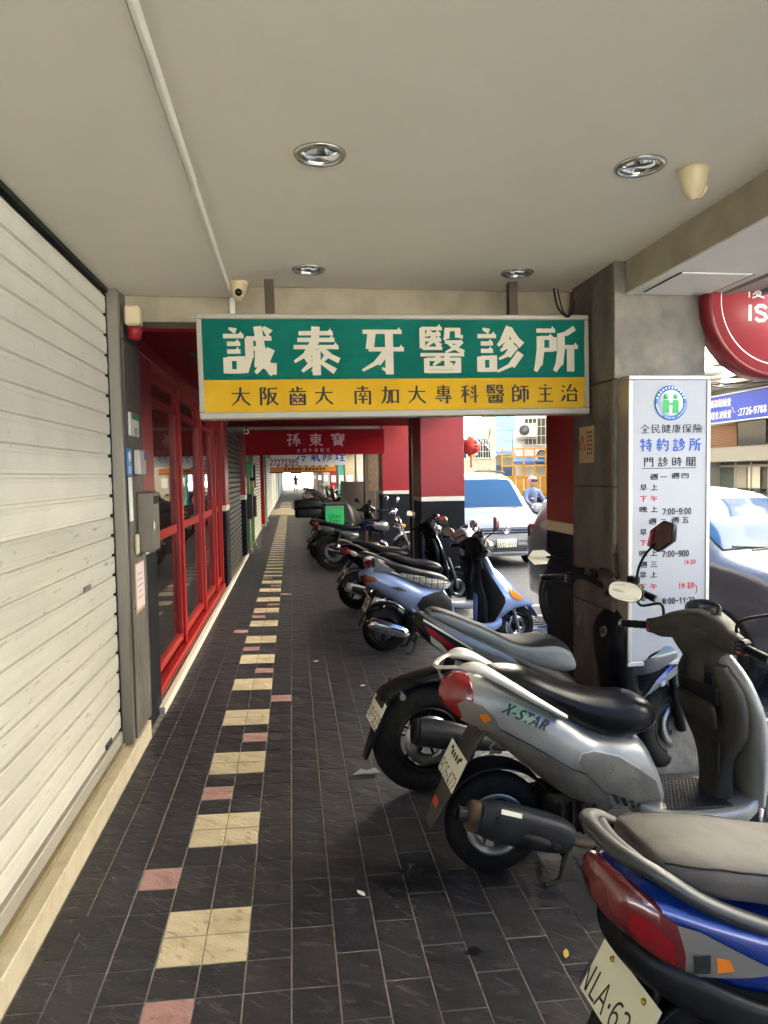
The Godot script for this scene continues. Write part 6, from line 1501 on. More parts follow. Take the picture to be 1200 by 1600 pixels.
func make_blue_scooter():
	var t := bike_root("blue_scooter", "deep blue scooter with brown grey seat, black rail and plate NLA-6258", 0.985, 1.485, 0.045)
	var tail := [[-0.29, 0.70, 0.02, 0.03, 0.03, 2.4], [-0.275, 0.69, 0.075, 0.06, 0.05, 2.6], [-0.20, 0.655, 0.11, 0.095, 0.11, 2.6], [-0.08, 0.61, 0.135, 0.105, 0.125, 2.6], [0.06, 0.555, 0.15, 0.12, 0.13, 2.6], [0.22, 0.505, 0.16, 0.12, 0.14, 2.6], [0.40, 0.44, 0.165, 0.14, 0.15, 2.8], [0.55, 0.40, 0.15, 0.15, 0.13, 3.0], [0.66, 0.36, 0.13, 0.12, 0.09, 3.0], [0.69, 0.33, 0.10, 0.03, 0.04, 3.0]]
	var seat := [[-0.205, 0.775, 0.05, 0.02, 0.02, 2.4], [-0.19, 0.775, 0.105, 0.032, 0.04, 2.8], [-0.10, 0.758, 0.135, 0.046, 0.055, 3.0], [0.05, 0.735, 0.145, 0.048, 0.065, 3.0], [0.22, 0.695, 0.15, 0.055, 0.075, 3.0], [0.38, 0.665, 0.15, 0.07, 0.09, 2.8], [0.54, 0.655, 0.14, 0.07, 0.08, 2.8], [0.64, 0.645, 0.10, 0.05, 0.05, 2.5], [0.67, 0.64, 0.05, 0.02, 0.02, 2.2]]
	var s := {"paint": "paint_blue", "tail": tail, "seat": seat, "seat_mat": "seat_brown", "plate": "NLA·6258", "flap": [Vector2(-0.13, 0.56), Vector2(-0.34, 0.17)], "flap_mat": "trim_black", "plate_at": 0.60, "steer": 0.2, "trim": "trim_black", "cover": "trim_black"}
	seat_and_tail(t, s); scooter_rear(t, s); scooter_front(t, s); legshield(t, s); handlebar(t, Vector3(0.905, 0.985, 0), s)
	var pipe := []
	for i in 21:
		var px := lerpf(-0.185, 0.60, i / 20.0)
		var rowy := 0.0
		for q in smooth_rows(seat, 8):
			if q[0] <= px: rowy = q[1] + q[3] * 0.55
		pipe.push_back(on_shell(seat, px, rowy, 0.001))
	for side in [1.0, -1.0]:
		var ps := []
		for q in pipe: ps.push_back(Vector3(q.x, q.y, q.z * side))
		var pb := MB.new(); pb.tube(curve(ps, 3), 0.0028, 6); obj("piping", pb, "seat_charcoal", t)
	rail(t, [Vector3(0.16, 0.615, 0.158), Vector3(0.02, 0.665, 0.160), Vector3(-0.12, 0.725, 0.150), Vector3(-0.22, 0.785, 0.125), Vector3(-0.275, 0.808, 0.075), Vector3(-0.285, 0.810, 0.0)], 0.024, "rail_black", 0.75)
	obj("rail_bridge", across([[-0.09, -0.245, 0.795, 0.022, 0.010, 3.0], [0.0, -0.262, 0.80, 0.024, 0.010, 3.0], [0.09, -0.245, 0.795, 0.022, 0.010, 3.0]], 3, 14), "rail_black", t)
	for side in [1.0, -1.0]:
		if side > 0: obj("lamp_body", shell([[-0.300, 0.70, 0.015, 0.03, 0.03, 2.6], [-0.285, 0.695, 0.080, 0.055, 0.055, 2.8], [-0.24, 0.68, 0.105, 0.065, 0.085, 2.8], [-0.19, 0.655, 0.116, 0.06, 0.085, 2.8], [-0.16, 0.64, 0.06, 0.03, 0.04, 2.6]], 5, 26), "lens_red_dull", t)
		if side > 0: obj("tail_lower", shell([[-0.26, 0.60, 0.03, 0.02, 0.03, 2.6], [-0.23, 0.575, 0.10, 0.03, 0.06, 2.8], [-0.10, 0.515, 0.142, 0.035, 0.10, 2.8], [0.06, 0.445, 0.157, 0.03, 0.11, 2.8], [0.25, 0.40, 0.167, 0.03, 0.11, 2.8], [0.42, 0.36, 0.160, 0.03, 0.10, 2.8], [0.5, 0.34, 0.10, 0.02, 0.05, 2.6]], 5, 26), "trim_black", t)
		obj("black_lower_panel", patch(tail, pv([-0.275, 0.645, -0.17, 0.575, -0.02, 0.515, 0.06, 0.50, 0.10, 0.44, -0.06, 0.478, -0.20, 0.545]), 0.005, side), "trim_black", t)
		obj("brake_lens", patch(tail, pv([-0.288, 0.735, -0.262, 0.742, -0.20, 0.690, -0.165, 0.665, -0.145, 0.60, -0.135, 0.545, -0.20, 0.590, -0.268, 0.645, -0.285, 0.69]), 0.008, side), "lens_red_dull", t)
		obj("brake_lens_core", patch(tail, pv([-0.255, 0.69, -0.21, 0.665, -0.17, 0.625, -0.16, 0.575, -0.215, 0.615, -0.258, 0.655]), 0.0105, side), "lens_red", t)
		obj("indicator_lens", patch(tail, pv([-0.165, 0.665, -0.12, 0.652, 0.0, 0.588, 0.07, 0.552, 0.0, 0.548, -0.135, 0.545, -0.145, 0.60]), 0.008, side), "lens_clear", t)
		obj("dark_reflector", patch(tail, pv([-0.130, 0.600, -0.095, 0.604, -0.090, 0.560, -0.120, 0.556]), 0.0104, side), "rubber_seal", t)
		obj("amber_bulb", patch(tail, pv([-0.082, 0.598, -0.055, 0.592, -0.040, 0.566, -0.075, 0.562]), 0.0105, side), "lens_amber", t)
		obj("blue_shoulder", patch(tail, pv([-0.255, 0.742, -0.20, 0.735, -0.06, 0.675, 0.10, 0.625, 0.10, 0.60, -0.04, 0.645, -0.19, 0.70]), 0.006, side), "paint_blue", t)

func make_lavender_scooter():
	var t := bike_root("lavender_scooter", "lavender blue scooter with plaid seat cover and chrome muffler", 0.86, 6.33, 0.02)
	var tail := [[-0.245, 0.715, 0.02, 0.03, 0.03, 2.2], [-0.22, 0.71, 0.075, 0.055, 0.05, 2.3], [-0.14, 0.70, 0.11, 0.085, 0.10, 2.4], [0.0, 0.645, 0.14, 0.11, 0.12, 2.5], [0.15, 0.57, 0.15, 0.13, 0.15, 2.6], [0.30, 0.475, 0.155, 0.16, 0.155, 2.6], [0.42, 0.43, 0.15, 0.18, 0.135, 2.8], [0.54, 0.40, 0.135, 0.18, 0.115, 3.0], [0.62, 0.36, 0.12, 0.10, 0.08, 3.0], [0.64, 0.34, 0.09, 0.03, 0.04, 3.0]]
	var seat := [[-0.04, 0.812, 0.05, 0.015, 0.015, 2.3], [0.02, 0.805, 0.10, 0.03, 0.03, 2.4], [0.15, 0.770, 0.125, 0.04, 0.06, 2.5], [0.30, 0.725, 0.135, 0.045, 0.08, 2.6], [0.44, 0.690, 0.14, 0.05, 0.10, 2.6], [0.55, 0.660, 0.12, 0.045, 0.08, 2.6], [0.60, 0.640, 0.07, 0.02, 0.04, 2.3]]
	var s := {"paint": "paint_lavender", "tail": tail, "seat": seat, "plate": "", "plate_marks": 3, "muffler": "chrome", "flap": [Vector2(-0.10, 0.58), Vector2(-0.25, 0.25)], "flap_mat": "trim_black", "trim": "trim_black", "cover": "trim_black", "steer": 0.22, "mirror_back": "mirror_back", "mat": false,
		"inner": [[0.93, 0.20, 0.12, 0.05, 2.6], [0.925, 0.35, 0.15, 0.05, 2.8], [0.915, 0.50, 0.15, 0.05, 3.0], [0.89, 0.64, 0.12, 0.05, 2.8], [0.885, 0.76, 0.10, 0.045, 2.6], [0.89, 0.86, 0.085, 0.045, 2.6]],
		"outer": [[1.0, 0.30, 0.10, 0.03, 2.6], [1.03, 0.40, 0.14, 0.03, 2.6], [1.05, 0.50, 0.15, 0.03, 2.4], [1.02, 0.62, 0.15, 0.04, 2.4], [0.98, 0.76, 0.14, 0.04, 2.4], [0.93, 0.875, 0.10, 0.03, 2.4]], "glove": false,
		"mirror_l": [Vector3(-0.14, 0.10, -0.34), Vector3(-1, 0.05, 0.3), 0.15, 0.085, -0.1], "mirror_r": [Vector3(-0.02, 0.22, 0.33), Vector3(-1, 0.0, -0.6), 0.10, 0.14, 0.25]}
	seat_and_tail(t, s); scooter_rear(t, s); scooter_front(t, s); legshield(t, s); handlebar(t, Vector3(0.88, 0.985, 0), s)
	var nose := [[0.86, 0.52, 0.06, 0.30, 0.28, 3.0], [0.90, 0.53, 0.12, 0.34, 0.32, 3.0], [0.98, 0.50, 0.17, 0.31, 0.29, 2.8], [1.08, 0.485, 0.19, 0.25, 0.20, 2.6], [1.18, 0.475, 0.175, 0.17, 0.115, 2.4], [1.30, 0.445, 0.125, 0.09, 0.05, 2.3], [1.40, 0.42, 0.06, 0.03, 0.02, 2.2], [1.43, 0.415, 0.02, 0.01, 0.01, 2.0]]
	obj("nose", shell(nose, 5, 28), "paint_lavender", t)
	for side in [1.0, -1.0]:
		obj("inner_panel", patch(nose, pv([0.865, 0.80, 0.90, 0.855, 0.93, 0.80, 0.975, 0.70, 1.09, 0.52, 1.095, 0.47, 1.0, 0.27, 0.93, 0.225, 0.87, 0.26]), 0.006, side), "trim_black", t)
	for side in [1.0, -1.0]:
		obj("front_indicator", patch(nose, pv([1.12, 0.61, 1.17, 0.585, 1.26, 0.515, 1.30, 0.475, 1.21, 0.49, 1.15, 0.53]), 0.006, side), "lens_amber", t)
		obj("seat_cover_plaid", patch(seat, pv([0.12, 0.755, 0.30, 0.722, 0.50, 0.680, 0.60, 0.645, 0.57, 0.595, 0.42, 0.592, 0.28, 0.645, 0.16, 0.70]), 0.008, side), "plaid", t)
		obj("side_trim", patch(tail, pv([0.27, 0.46, 0.32, 0.53, 0.42, 0.56, 0.52, 0.57, 0.60, 0.48, 0.62, 0.32, 0.50, 0.30, 0.40, 0.33, 0.31, 0.38]), 0.006, side), "trim_black", t)
		obj("tail_lamp", patch(tail, pv([-0.238, 0.715, -0.20, 0.735, -0.12, 0.715, -0.085, 0.69, -0.14, 0.665, -0.215, 0.66]), 0.006, side), "lens_amber_dark", t)
		obj("vent", patch(tail, pv([0.02, 0.63, 0.10, 0.625, 0.18, 0.585, 0.10, 0.59]), 0.006, side), "trim_grey", t)
		obj("chrome_strip", patch(tail, pv([0.33, 0.375, 0.50, 0.335, 0.50, 0.322, 0.34, 0.358]), 0.010, side), "rail_silver", t)
	obj("spoiler", across([[-0.12, -0.03, 0.77, 0.10, 0.012, 3.0], [-0.11, -0.07, 0.82, 0.05, 0.012, 3.0], [0.0, -0.10, 0.865, 0.025, 0.014, 3.0], [0.11, -0.07, 0.82, 0.05, 0.012, 3.0], [0.12, -0.03, 0.77, 0.10, 0.012, 3.0]], 4, 14), "paint_graphite", t)
	return t

func make_sporty_scooter():
	# tall street scooter with open handlebar: grey seat behind the silver one
	var t := bike_root("street_scooter", "black and grey street scooter with wide handlebar and grey two-tone seat", 0.64, 3.47, 0.075)
	var r := 0.285
	var s := {"r": r, "tyre_w": 0.125, "wheel_style": "spokeY", "steer": 0.28}
	wheel(t, 0.05, r, 0.13, 0.165, "spokeY", "rim_black", true)
	# swing arm with the plate carrier hugging the wheel
	var fr := []
	for i in 9:
		var a := lerpf(2.5, 0.9, i / 8.0)
		fr.push_back([0.05 + cos(a) * (r + 0.03), r + sin(a) * (r + 0.03), 0.085, 0.008, 4.0])
	obj("hugger", spine(fr, 3, 14), "trim_black", t)
	obj("plate_carrier", spine([[0.10, 0.615, 0.07, 0.03, 3.0], [0.0, 0.592, 0.08, 0.03, 3.0], [-0.08, 0.565, 0.085, 0.03, 3.0], [-0.17, 0.525, 0.08, 0.026, 3.0], [-0.20, 0.505, 0.06, 0.014, 3.0]], 4, 16), "trim_black", t)
	obj("mudguard", spine([[-0.15, 0.53, 0.075, 0.012, 4.0], [-0.195, 0.43, 0.075, 0.01, 4.0], [-0.235, 0.30, 0.058, 0.009, 4.0], [-0.272, 0.20, 0.040, 0.008, 3.0]], 4, 14), "trim_black", t)
	number_plate(t, Vector2(-0.215, 0.435), Vector2(0.42, 0.91), "BVP·5635", 0.25, 0.14)
	for z in [-0.11, 0.11]:
		var ind := MB.new(); ind.tube([Vector3(-0.10, 0.545, z * 0.6), Vector3(-0.11, 0.545, z * 1.35)], [0.012, 0.017], 10); obj("indicator", ind, "lens_clear", t)
	var cr := MB.new(); cr.tube(curve([Vector3(0.12, 0.60, 0.07), Vector3(0.02, 0.60, 0.09), Vector3(-0.06, 0.575, 0.06)]), 0.012, 8); cr.tube(curve([Vector3(0.12, 0.60, -0.07), Vector3(0.02, 0.60, -0.09), Vector3(-0.06, 0.575, -0.06)]), 0.012, 8); obj("carrier_stay", cr, "trim_black", t)
	var mb := part("muffler", t)
	var ca := MB.new(); ca.tube([Vector3(-0.04, 0.375, 0.16), Vector3(0.12, 0.345, 0.165), Vector3(0.30, 0.30, 0.15), Vector3(0.45, 0.24, 0.1)], [0.068, 0.070, 0.05, 0.024], 20); obj("can", ca, "muffler_black", mb)
	var cap := MB.new(); cap.lathe(Vector3(-0.043, 0.376, 0.16), [[0.001, 0.0], [0.06, 0.0], [0.062, 0.014], [0.03, 0.016], [0.001, 0.012]], 20, Basis(Vector3(0, 0, 1), Vector3(0.18, 0.98, 0), Vector3(-0.98, 0.18, 0))); obj("end_cap", cap, "engine_dark", mb)
	var st := MB.new(); st.box(Vector3(0.14, 0.30, 0.085), Vector3(0.34, 0.06, 0.035), 0.01, Basis(Vector3.BACK, -0.05)); st.box(Vector3(0.30, 0.30, -0.10), Vector3(0.62, 0.17, 0.07), 0.025); obj("swing_arm", st, "engine_dark", t)
	var eg := MB.new(); eg.box(Vector3(0.50, 0.33, 0.0), Vector3(0.34, 0.20, 0.24), 0.03); obj("engine_block", eg, "engine_dark", t)
	var sh := MB.new(); sh.tube([Vector3(0.10, 0.33, -0.12), Vector3(0.22, 0.66, -0.12)], 0.028, 12); obj("shock_spring", sh, "engine_dark", t)
	# tail
	var tail := [[-0.02, 0.90, 0.02, 0.03, 0.03, 2.6], [0.02, 0.88, 0.075, 0.055, 0.07, 3.0], [0.12, 0.83, 0.105, 0.075, 0.10, 3.0], [0.27, 0.76, 0.13, 0.085, 0.11, 3.0], [0.42, 0.685, 0.145, 0.10, 0.12, 3.0], [0.58, 0.60, 0.15, 0.11, 0.14, 3.0], [0.74, 0.53, 0.14, 0.11, 0.14, 3.0], [0.84, 0.48, 0.12, 0.09, 0.12, 3.0], [0.88, 0.45, 0.08, 0.03, 0.05, 3.0]]
	var seat := [[0.05, 0.935, 0.05, 0.012, 0.02, 2.6], [0.10, 0.928, 0.085, 0.022, 0.04, 3.0], [0.20, 0.89, 0.105, 0.03, 0.06, 3.0], [0.34, 0.83, 0.12, 0.03, 0.075, 3.0], [0.47, 0.765, 0.135, 0.028, 0.09, 3.0], [0.58, 0.735, 0.145, 0.042, 0.10, 3.0], [0.70, 0.715, 0.14, 0.075, 0.11, 2.8], [0.79, 0.685, 0.12, 0.07, 0.09, 2.6], [0.84, 0.645, 0.09, 0.035, 0.045, 2.4]]
	obj("tail_body", shell(tail, 6, 28), "trim_black", t)
	obj("seat", shell(seat, 6, 28), "seat_greyside", t)
	var top := MB.new()
	var rr := shell_rings(seat, 6, 28)
	for i in range(2, rr.size() - 6):
		for j in range(2, 12):
			var a: Vector3 = rr[i][j]; var b: Vector3 = rr[i][j + 1]; var c: Vector3 = rr[i + 1][j + 1]; var d: Vector3 = rr[i + 1][j]
			var off := Vector3(0, 0.003, 0)
			var outw := func(v: Vector3) -> Vector3: return v + off + Vector3(0, 0, signf(v.z) * 0.002)
			top.oquad(outw.call(a), outw.call(b), outw.call(c), outw.call(d), a - Vector3(0, 1, 0), 0)
	obj("seat_top", top, "seat_charcoal", t)
	for side in [1.0, -1.0]:
		obj("grey_panel", patch(tail, pv([0.0, 0.932, 0.04, 0.925, 0.22, 0.83, 0.40, 0.745, 0.46, 0.715, 0.50, 0.675, 0.55, 0.60, 0.42, 0.63, 0.28, 0.73, 0.12, 0.85]), 0.006, side), "paint_graphite", t)
		obj("lamp_housing", patch(tail, pv([0.01, 0.895, 0.10, 0.845, 0.235, 0.745, 0.23, 0.705, 0.13, 0.735, 0.04, 0.81]), 0.006, side), "trim_black", t)
		obj("tail_lamp", patch(tail, pv([0.02, 0.880, 0.07, 0.855, 0.17, 0.775, 0.165, 0.745, 0.10, 0.80, 0.04, 0.845]), 0.009, side), "lens_red", t)
		obj("lamp_edge", patch(tail, pv([0.045, 0.835, 0.10, 0.792, 0.155, 0.735, 0.215, 0.728, 0.225, 0.712, 0.135, 0.732, 0.055, 0.80]), 0.010, side), "rail_silver", t)
		obj("trim_line", patch(tail, pv([0.015, 0.912, 0.10, 0.862, 0.25, 0.77, 0.25, 0.762, 0.10, 0.852, 0.015, 0.903]), 0.010, side), "rail_silver", t)
	# open step through and tall front
	obj("centre_tunnel", shell([[0.78, 0.44, 0.11, 0.10, 0.14, 3.0], [0.90, 0.37, 0.115, 0.08, 0.14, 3.0], [1.05, 0.34, 0.12, 0.08, 0.12, 3.0], [1.16, 0.38, 0.12, 0.12, 0.12, 3.0]], 4, 20), "trim_black", t)
	obj("front_console", spine([[1.16, 0.36, 0.14, 0.07, 3.0], [1.15, 0.52, 0.15, 0.08, 3.2], [1.13, 0.68, 0.155, 0.09, 3.2], [1.12, 0.80, 0.145, 0.09, 3.2], [1.15, 0.89, 0.11, 0.06, 3.0], [1.19, 0.93, 0.08, 0.03, 2.6]], 5, 22), "trim_black", t)
	var ks := MB.new(); ks.lathe(Vector3(1.034, 0.80, 0.03), [[0.001, 0.0], [0.030, 0.0], [0.030, 0.012], [0.022, 0.014], [0.020, 0.008], [0.001, 0.008]], 22, Basis(Vector3(0, 0, 1), Vector3(0, 1, 0), Vector3(-1, 0, 0))); obj("key_lock", ks, "plastic_grey", t)
	var cow := [[1.10, 0.62, 0.10, 0.02, 0.20, 2.6], [1.18, 0.66, 0.165, 0.06, 0.26, 2.6], [1.28, 0.68, 0.185, 0.12, 0.22, 2.4], [1.40, 0.68, 0.17, 0.15, 0.14, 2.4], [1.52, 0.66, 0.11, 0.12, 0.08, 2.3], [1.58, 0.64, 0.03, 0.05, 0.03, 2.2]]
	obj("front_cowl", shell(cow, 5, 26), "trim_black", t)
	for side in [1.0, -1.0]:
		obj("silver_cowl_panel", patch(cow, pv([1.13, 0.58, 1.26, 0.62, 1.40, 0.70, 1.44, 0.76, 1.36, 0.78, 1.24, 0.70, 1.12, 0.63]), 0.008, side), "paint_graphite", t)
		obj("grey_wing_panel", patch(cow, pv([1.20, 0.42, 1.30, 0.46, 1.40, 0.60, 1.43, 0.68, 1.34, 0.62, 1.24, 0.54]), 0.008, side), "seat_greyside", t)
		obj("blue_stripe", patch(cow, pv([1.245, 0.56, 1.268, 0.555, 1.345, 0.64, 1.33, 0.65]), 0.011, side), "paint_royal", t)
	var bd := MB.new(); bd.lathe(Vector3(1.30, 0.545, shell_z(cow, 1.30, 0.545) + 0.010), [[0.001, 0.0], [0.022, 0.0], [0.022, 0.001], [0.001, 0.0012]], 20); obj("badge", bd, "paint_lavender", t)
	obj("front_mask", shell([[1.24, 0.90, 0.06, 0.05, 0.14, 2.6], [1.33, 0.91, 0.11, 0.07, 0.14, 2.6], [1.44, 0.86, 0.11, 0.06, 0.12, 2.4], [1.54, 0.77, 0.07, 0.04, 0.08, 2.4], [1.57, 0.74, 0.02, 0.02, 0.02, 2.4]], 5, 20), "paint_white", t)
	var mk_ := [[1.24, 0.90, 0.06, 0.05, 0.14, 2.6], [1.33, 0.91, 0.11, 0.07, 0.14, 2.6], [1.44, 0.86, 0.11, 0.06, 0.12, 2.4], [1.54, 0.77, 0.07, 0.04, 0.08, 2.4], [1.57, 0.74, 0.02, 0.02, 0.02, 2.4]]
	for side in [1.0, -1.0]: obj("royal_blue_panel", patch(mk_, pv([1.27, 0.94, 1.40, 0.91, 1.52, 0.80, 1.45, 0.80, 1.33, 0.86]), 0.006, side), "paint_royal", t)
	# fork and wheel
	var fk := part("front_fork", t, Vector3(1.46, 0, 0)); fk.rotation.y = 0.28
	wheel(fk, 0.0, 0.27, 0.115, 0.165, "spokeY", "rim_black", true)
	for z in [-0.085, 0.085]:
		var f := MB.new(); f.tube([Vector3(0.0, 0.25, z), Vector3(-0.06, 0.45, z), Vector3(-0.15, 0.78, z)], [0.026, 0.024, 0.018], 12); obj("fork_leg", f, "trim_black", fk)
		var rf := MB.new(); rf.box(Vector3(-0.02, 0.42, z * 1.32), Vector3(0.02, 0.06, 0.010), 0.003); obj("side_reflector", rf, "lens_amber", fk)
	var ff := []
	for i in 8:
		var a := lerpf(2.4, 0.5, i / 7.0)
		ff.push_back([cos(a) * 0.305, 0.27 + sin(a) * 0.305, 0.07, 0.007, 3.0])
	obj("front_fender", spine(ff, 3, 12), "trim_black", fk)
	# handlebar
	var h := part("handlebar", t, Vector3(1.115, 1.03, 0)); h.rotation.y = 0.28
	var bar := MB.new(); bar.tube(curve([Vector3(-0.10, 0.03, -0.235), Vector3(-0.06, 0.04, -0.19), Vector3(0.0, 0.0, -0.11), Vector3(0.02, -0.03, -0.05), Vector3(0.02, -0.03, 0.05), Vector3(0.0, 0.0, 0.11), Vector3(-0.06, 0.04, 0.19), Vector3(-0.10, 0.03, 0.235)], 5), 0.016, 12); obj("bar", bar, "trim_black", h)
	for q in [-1, 1]: grip(h, Vector3(-0.115, 0.028, q * 0.265), Vector3(-0.16, 0.012, q * 0.41))
	var brace := MB.new(); brace.tube([Vector3(-0.02, 0.075, -0.17), Vector3(-0.02, 0.075, 0.17)], 0.011, 10); brace.tube([Vector3(-0.02, 0.075, -0.09), Vector3(-0.02, 0.075, 0.09)], 0.026, 14); obj("cross_brace", brace, "seat_brown_dark", h)
	for q in [-0.13, 0.13]:
		var cl := MB.new(); cl.box(Vector3(-0.03, 0.058, q), Vector3(0.03, 0.05, 0.03), 0.006); obj("clamp", cl, "trim_black", h)
		var rs := MB.new(); rs.box(Vector3(-0.085, 0.075, q * 1.5), Vector3(0.05, 0.04, 0.055), 0.008); obj("brake_reservoir", rs, "trim_black", h)
	var ph := part("phone_mount", h, Vector3(-0.03, 0.135, 0.035)); ph.rotation = Vector3(0, -1.1, 0.15)
	var p1 := MB.new(); p1.box(Vector3.ZERO, Vector3(0.018, 0.13, 0.07), 0.006); obj("cradle", p1, "plastic_black", ph)
	var p2 := MB.new(); p2.tube([Vector3(0, 0.06, 0), Vector3(0, 0.11, 0)], 0.012, 10); obj("stalk", p2, "plastic_black", ph)
	var p3 := MB.new(); p3.box(Vector3(-0.010, 0.0, 0), Vector3(0.004, 0.10, 0.05), 0.002); obj("plate", p3, "plastic_grey", ph)
	obj("dash", spine([[-0.02, -0.05, 0.07, 0.02, 3.0], [0.03, 0.0, 0.085, 0.02, 3.0], [0.09, 0.04, 0.07, 0.02, 3.0]], 4, 16), "plastic_black", h)
	mirror(h, [Vector3(-0.10, 0.06, -0.23), Vector3(-0.10, 0.12, -0.24), Vector3(-0.13, 0.14, -0.33), Vector3(-0.16, 0.135, -0.38)], Vector3(-0.17, 0.13, -0.43), Vector3(-1, 0.05, 0.42), 0.16, 0.095, true, "trim_black", 0.05)
	mirror(h, [Vector3(-0.10, 0.06, 0.23), Vector3(-0.10, 0.14, 0.24), Vector3(-0.12, 0.22, 0.30), Vector3(-0.12, 0.28, 0.36)], Vector3(-0.12, 0.315, 0.39), Vector3(-0.95, 0.08, -0.24), 0.22, 0.13, true, "trim_black", 0.45)

func plain_scooter(called: String, label: String, x: float, d: float, turn: float, o: Dictionary):
	var t := bike_root(called, label, x, d, turn)
	var dy: float = o.get("low", 0.0)
	var tail := [[-0.22, 0.74 - dy, 0.02, 0.03, 0.03, 2.3], [-0.19, 0.735 - dy, 0.08, 0.06, 0.06, 2.4], [-0.06, 0.70 - dy, 0.12, 0.10, 0.12, 2.5], [0.12, 0.60 - dy, 0.145, 0.13, 0.16, 2.6], [0.30, 0.49 - dy * 0.6, 0.155, 0.17, 0.17, 2.7], [0.48, 0.42 - dy * 0.4, 0.15, 0.19, 0.15, 3.0], [0.60, 0.38, 0.13, 0.17, 0.11, 3.0], [0.66, 0.34, 0.11, 0.08, 0.07, 3.0]]
	var seat := [[-0.06, 0.82 - dy, 0.05, 0.012, 0.015, 2.3], [0.0, 0.82 - dy, 0.10, 0.025, 0.03, 2.5], [0.15, 0.775 - dy, 0.13, 0.05, 0.055, 2.6], [0.32, 0.72 - dy, 0.14, 0.055, 0.075, 2.6], [0.48, 0.69 - dy, 0.14, 0.065, 0.09, 2.6], [0.60, 0.665 - dy, 0.115, 0.055, 0.06, 2.5], [0.65, 0.65 - dy, 0.06, 0.02, 0.025, 2.2]]
	var s := {"tail": tail, "seat": seat, "paint": "paint_black", "trim": "trim_black", "cover": "trim_black", "flap": [Vector2(-0.09, 0.58 - dy), Vector2(-0.25, 0.24)], "flap_mat": "trim_black", "steer": 0.2, "mat": false}
	s.merge(o, true)
	seat_and_tail(t, s); scooter_rear(t, s); scooter_front(t, s); legshield(t, s)
	handlebar(t, Vector3(0.905, 0.985 - dy * 0.3, 0), s)
	rail(t, [Vector3(0.10, 0.72 - dy, 0.13), Vector3(-0.06, 0.80 - dy, 0.12), Vector3(-0.18, 0.84 - dy, 0.09), Vector3(-0.23, 0.845 - dy, 0.0)], 0.014, o.get("rail", "rail_black"), 0.8)
	for side in [1.0, -1.0]:
		obj("tail_lamp", patch(tail, pv([-0.215, 0.75 - dy, -0.17, 0.775 - dy, -0.11, 0.755 - dy, -0.10, 0.70 - dy, -0.16, 0.685 - dy, -0.205, 0.70 - dy]), 0.006, side), "lens_red", t)
		obj("indicator", patch(tail, pv([-0.10, 0.735 - dy, -0.05, 0.72 - dy, 0.0, 0.67 - dy, -0.06, 0.66 - dy, -0.10, 0.69 - dy]), 0.006, side), "lens_clear", t)
		obj("side_trim", patch(tail, pv([0.24, 0.46, 0.34, 0.53, 0.52, 0.53, 0.62, 0.42, 0.63, 0.32, 0.48, 0.31, 0.34, 0.36]), 0.006, side), "trim_grey", t)
	return t

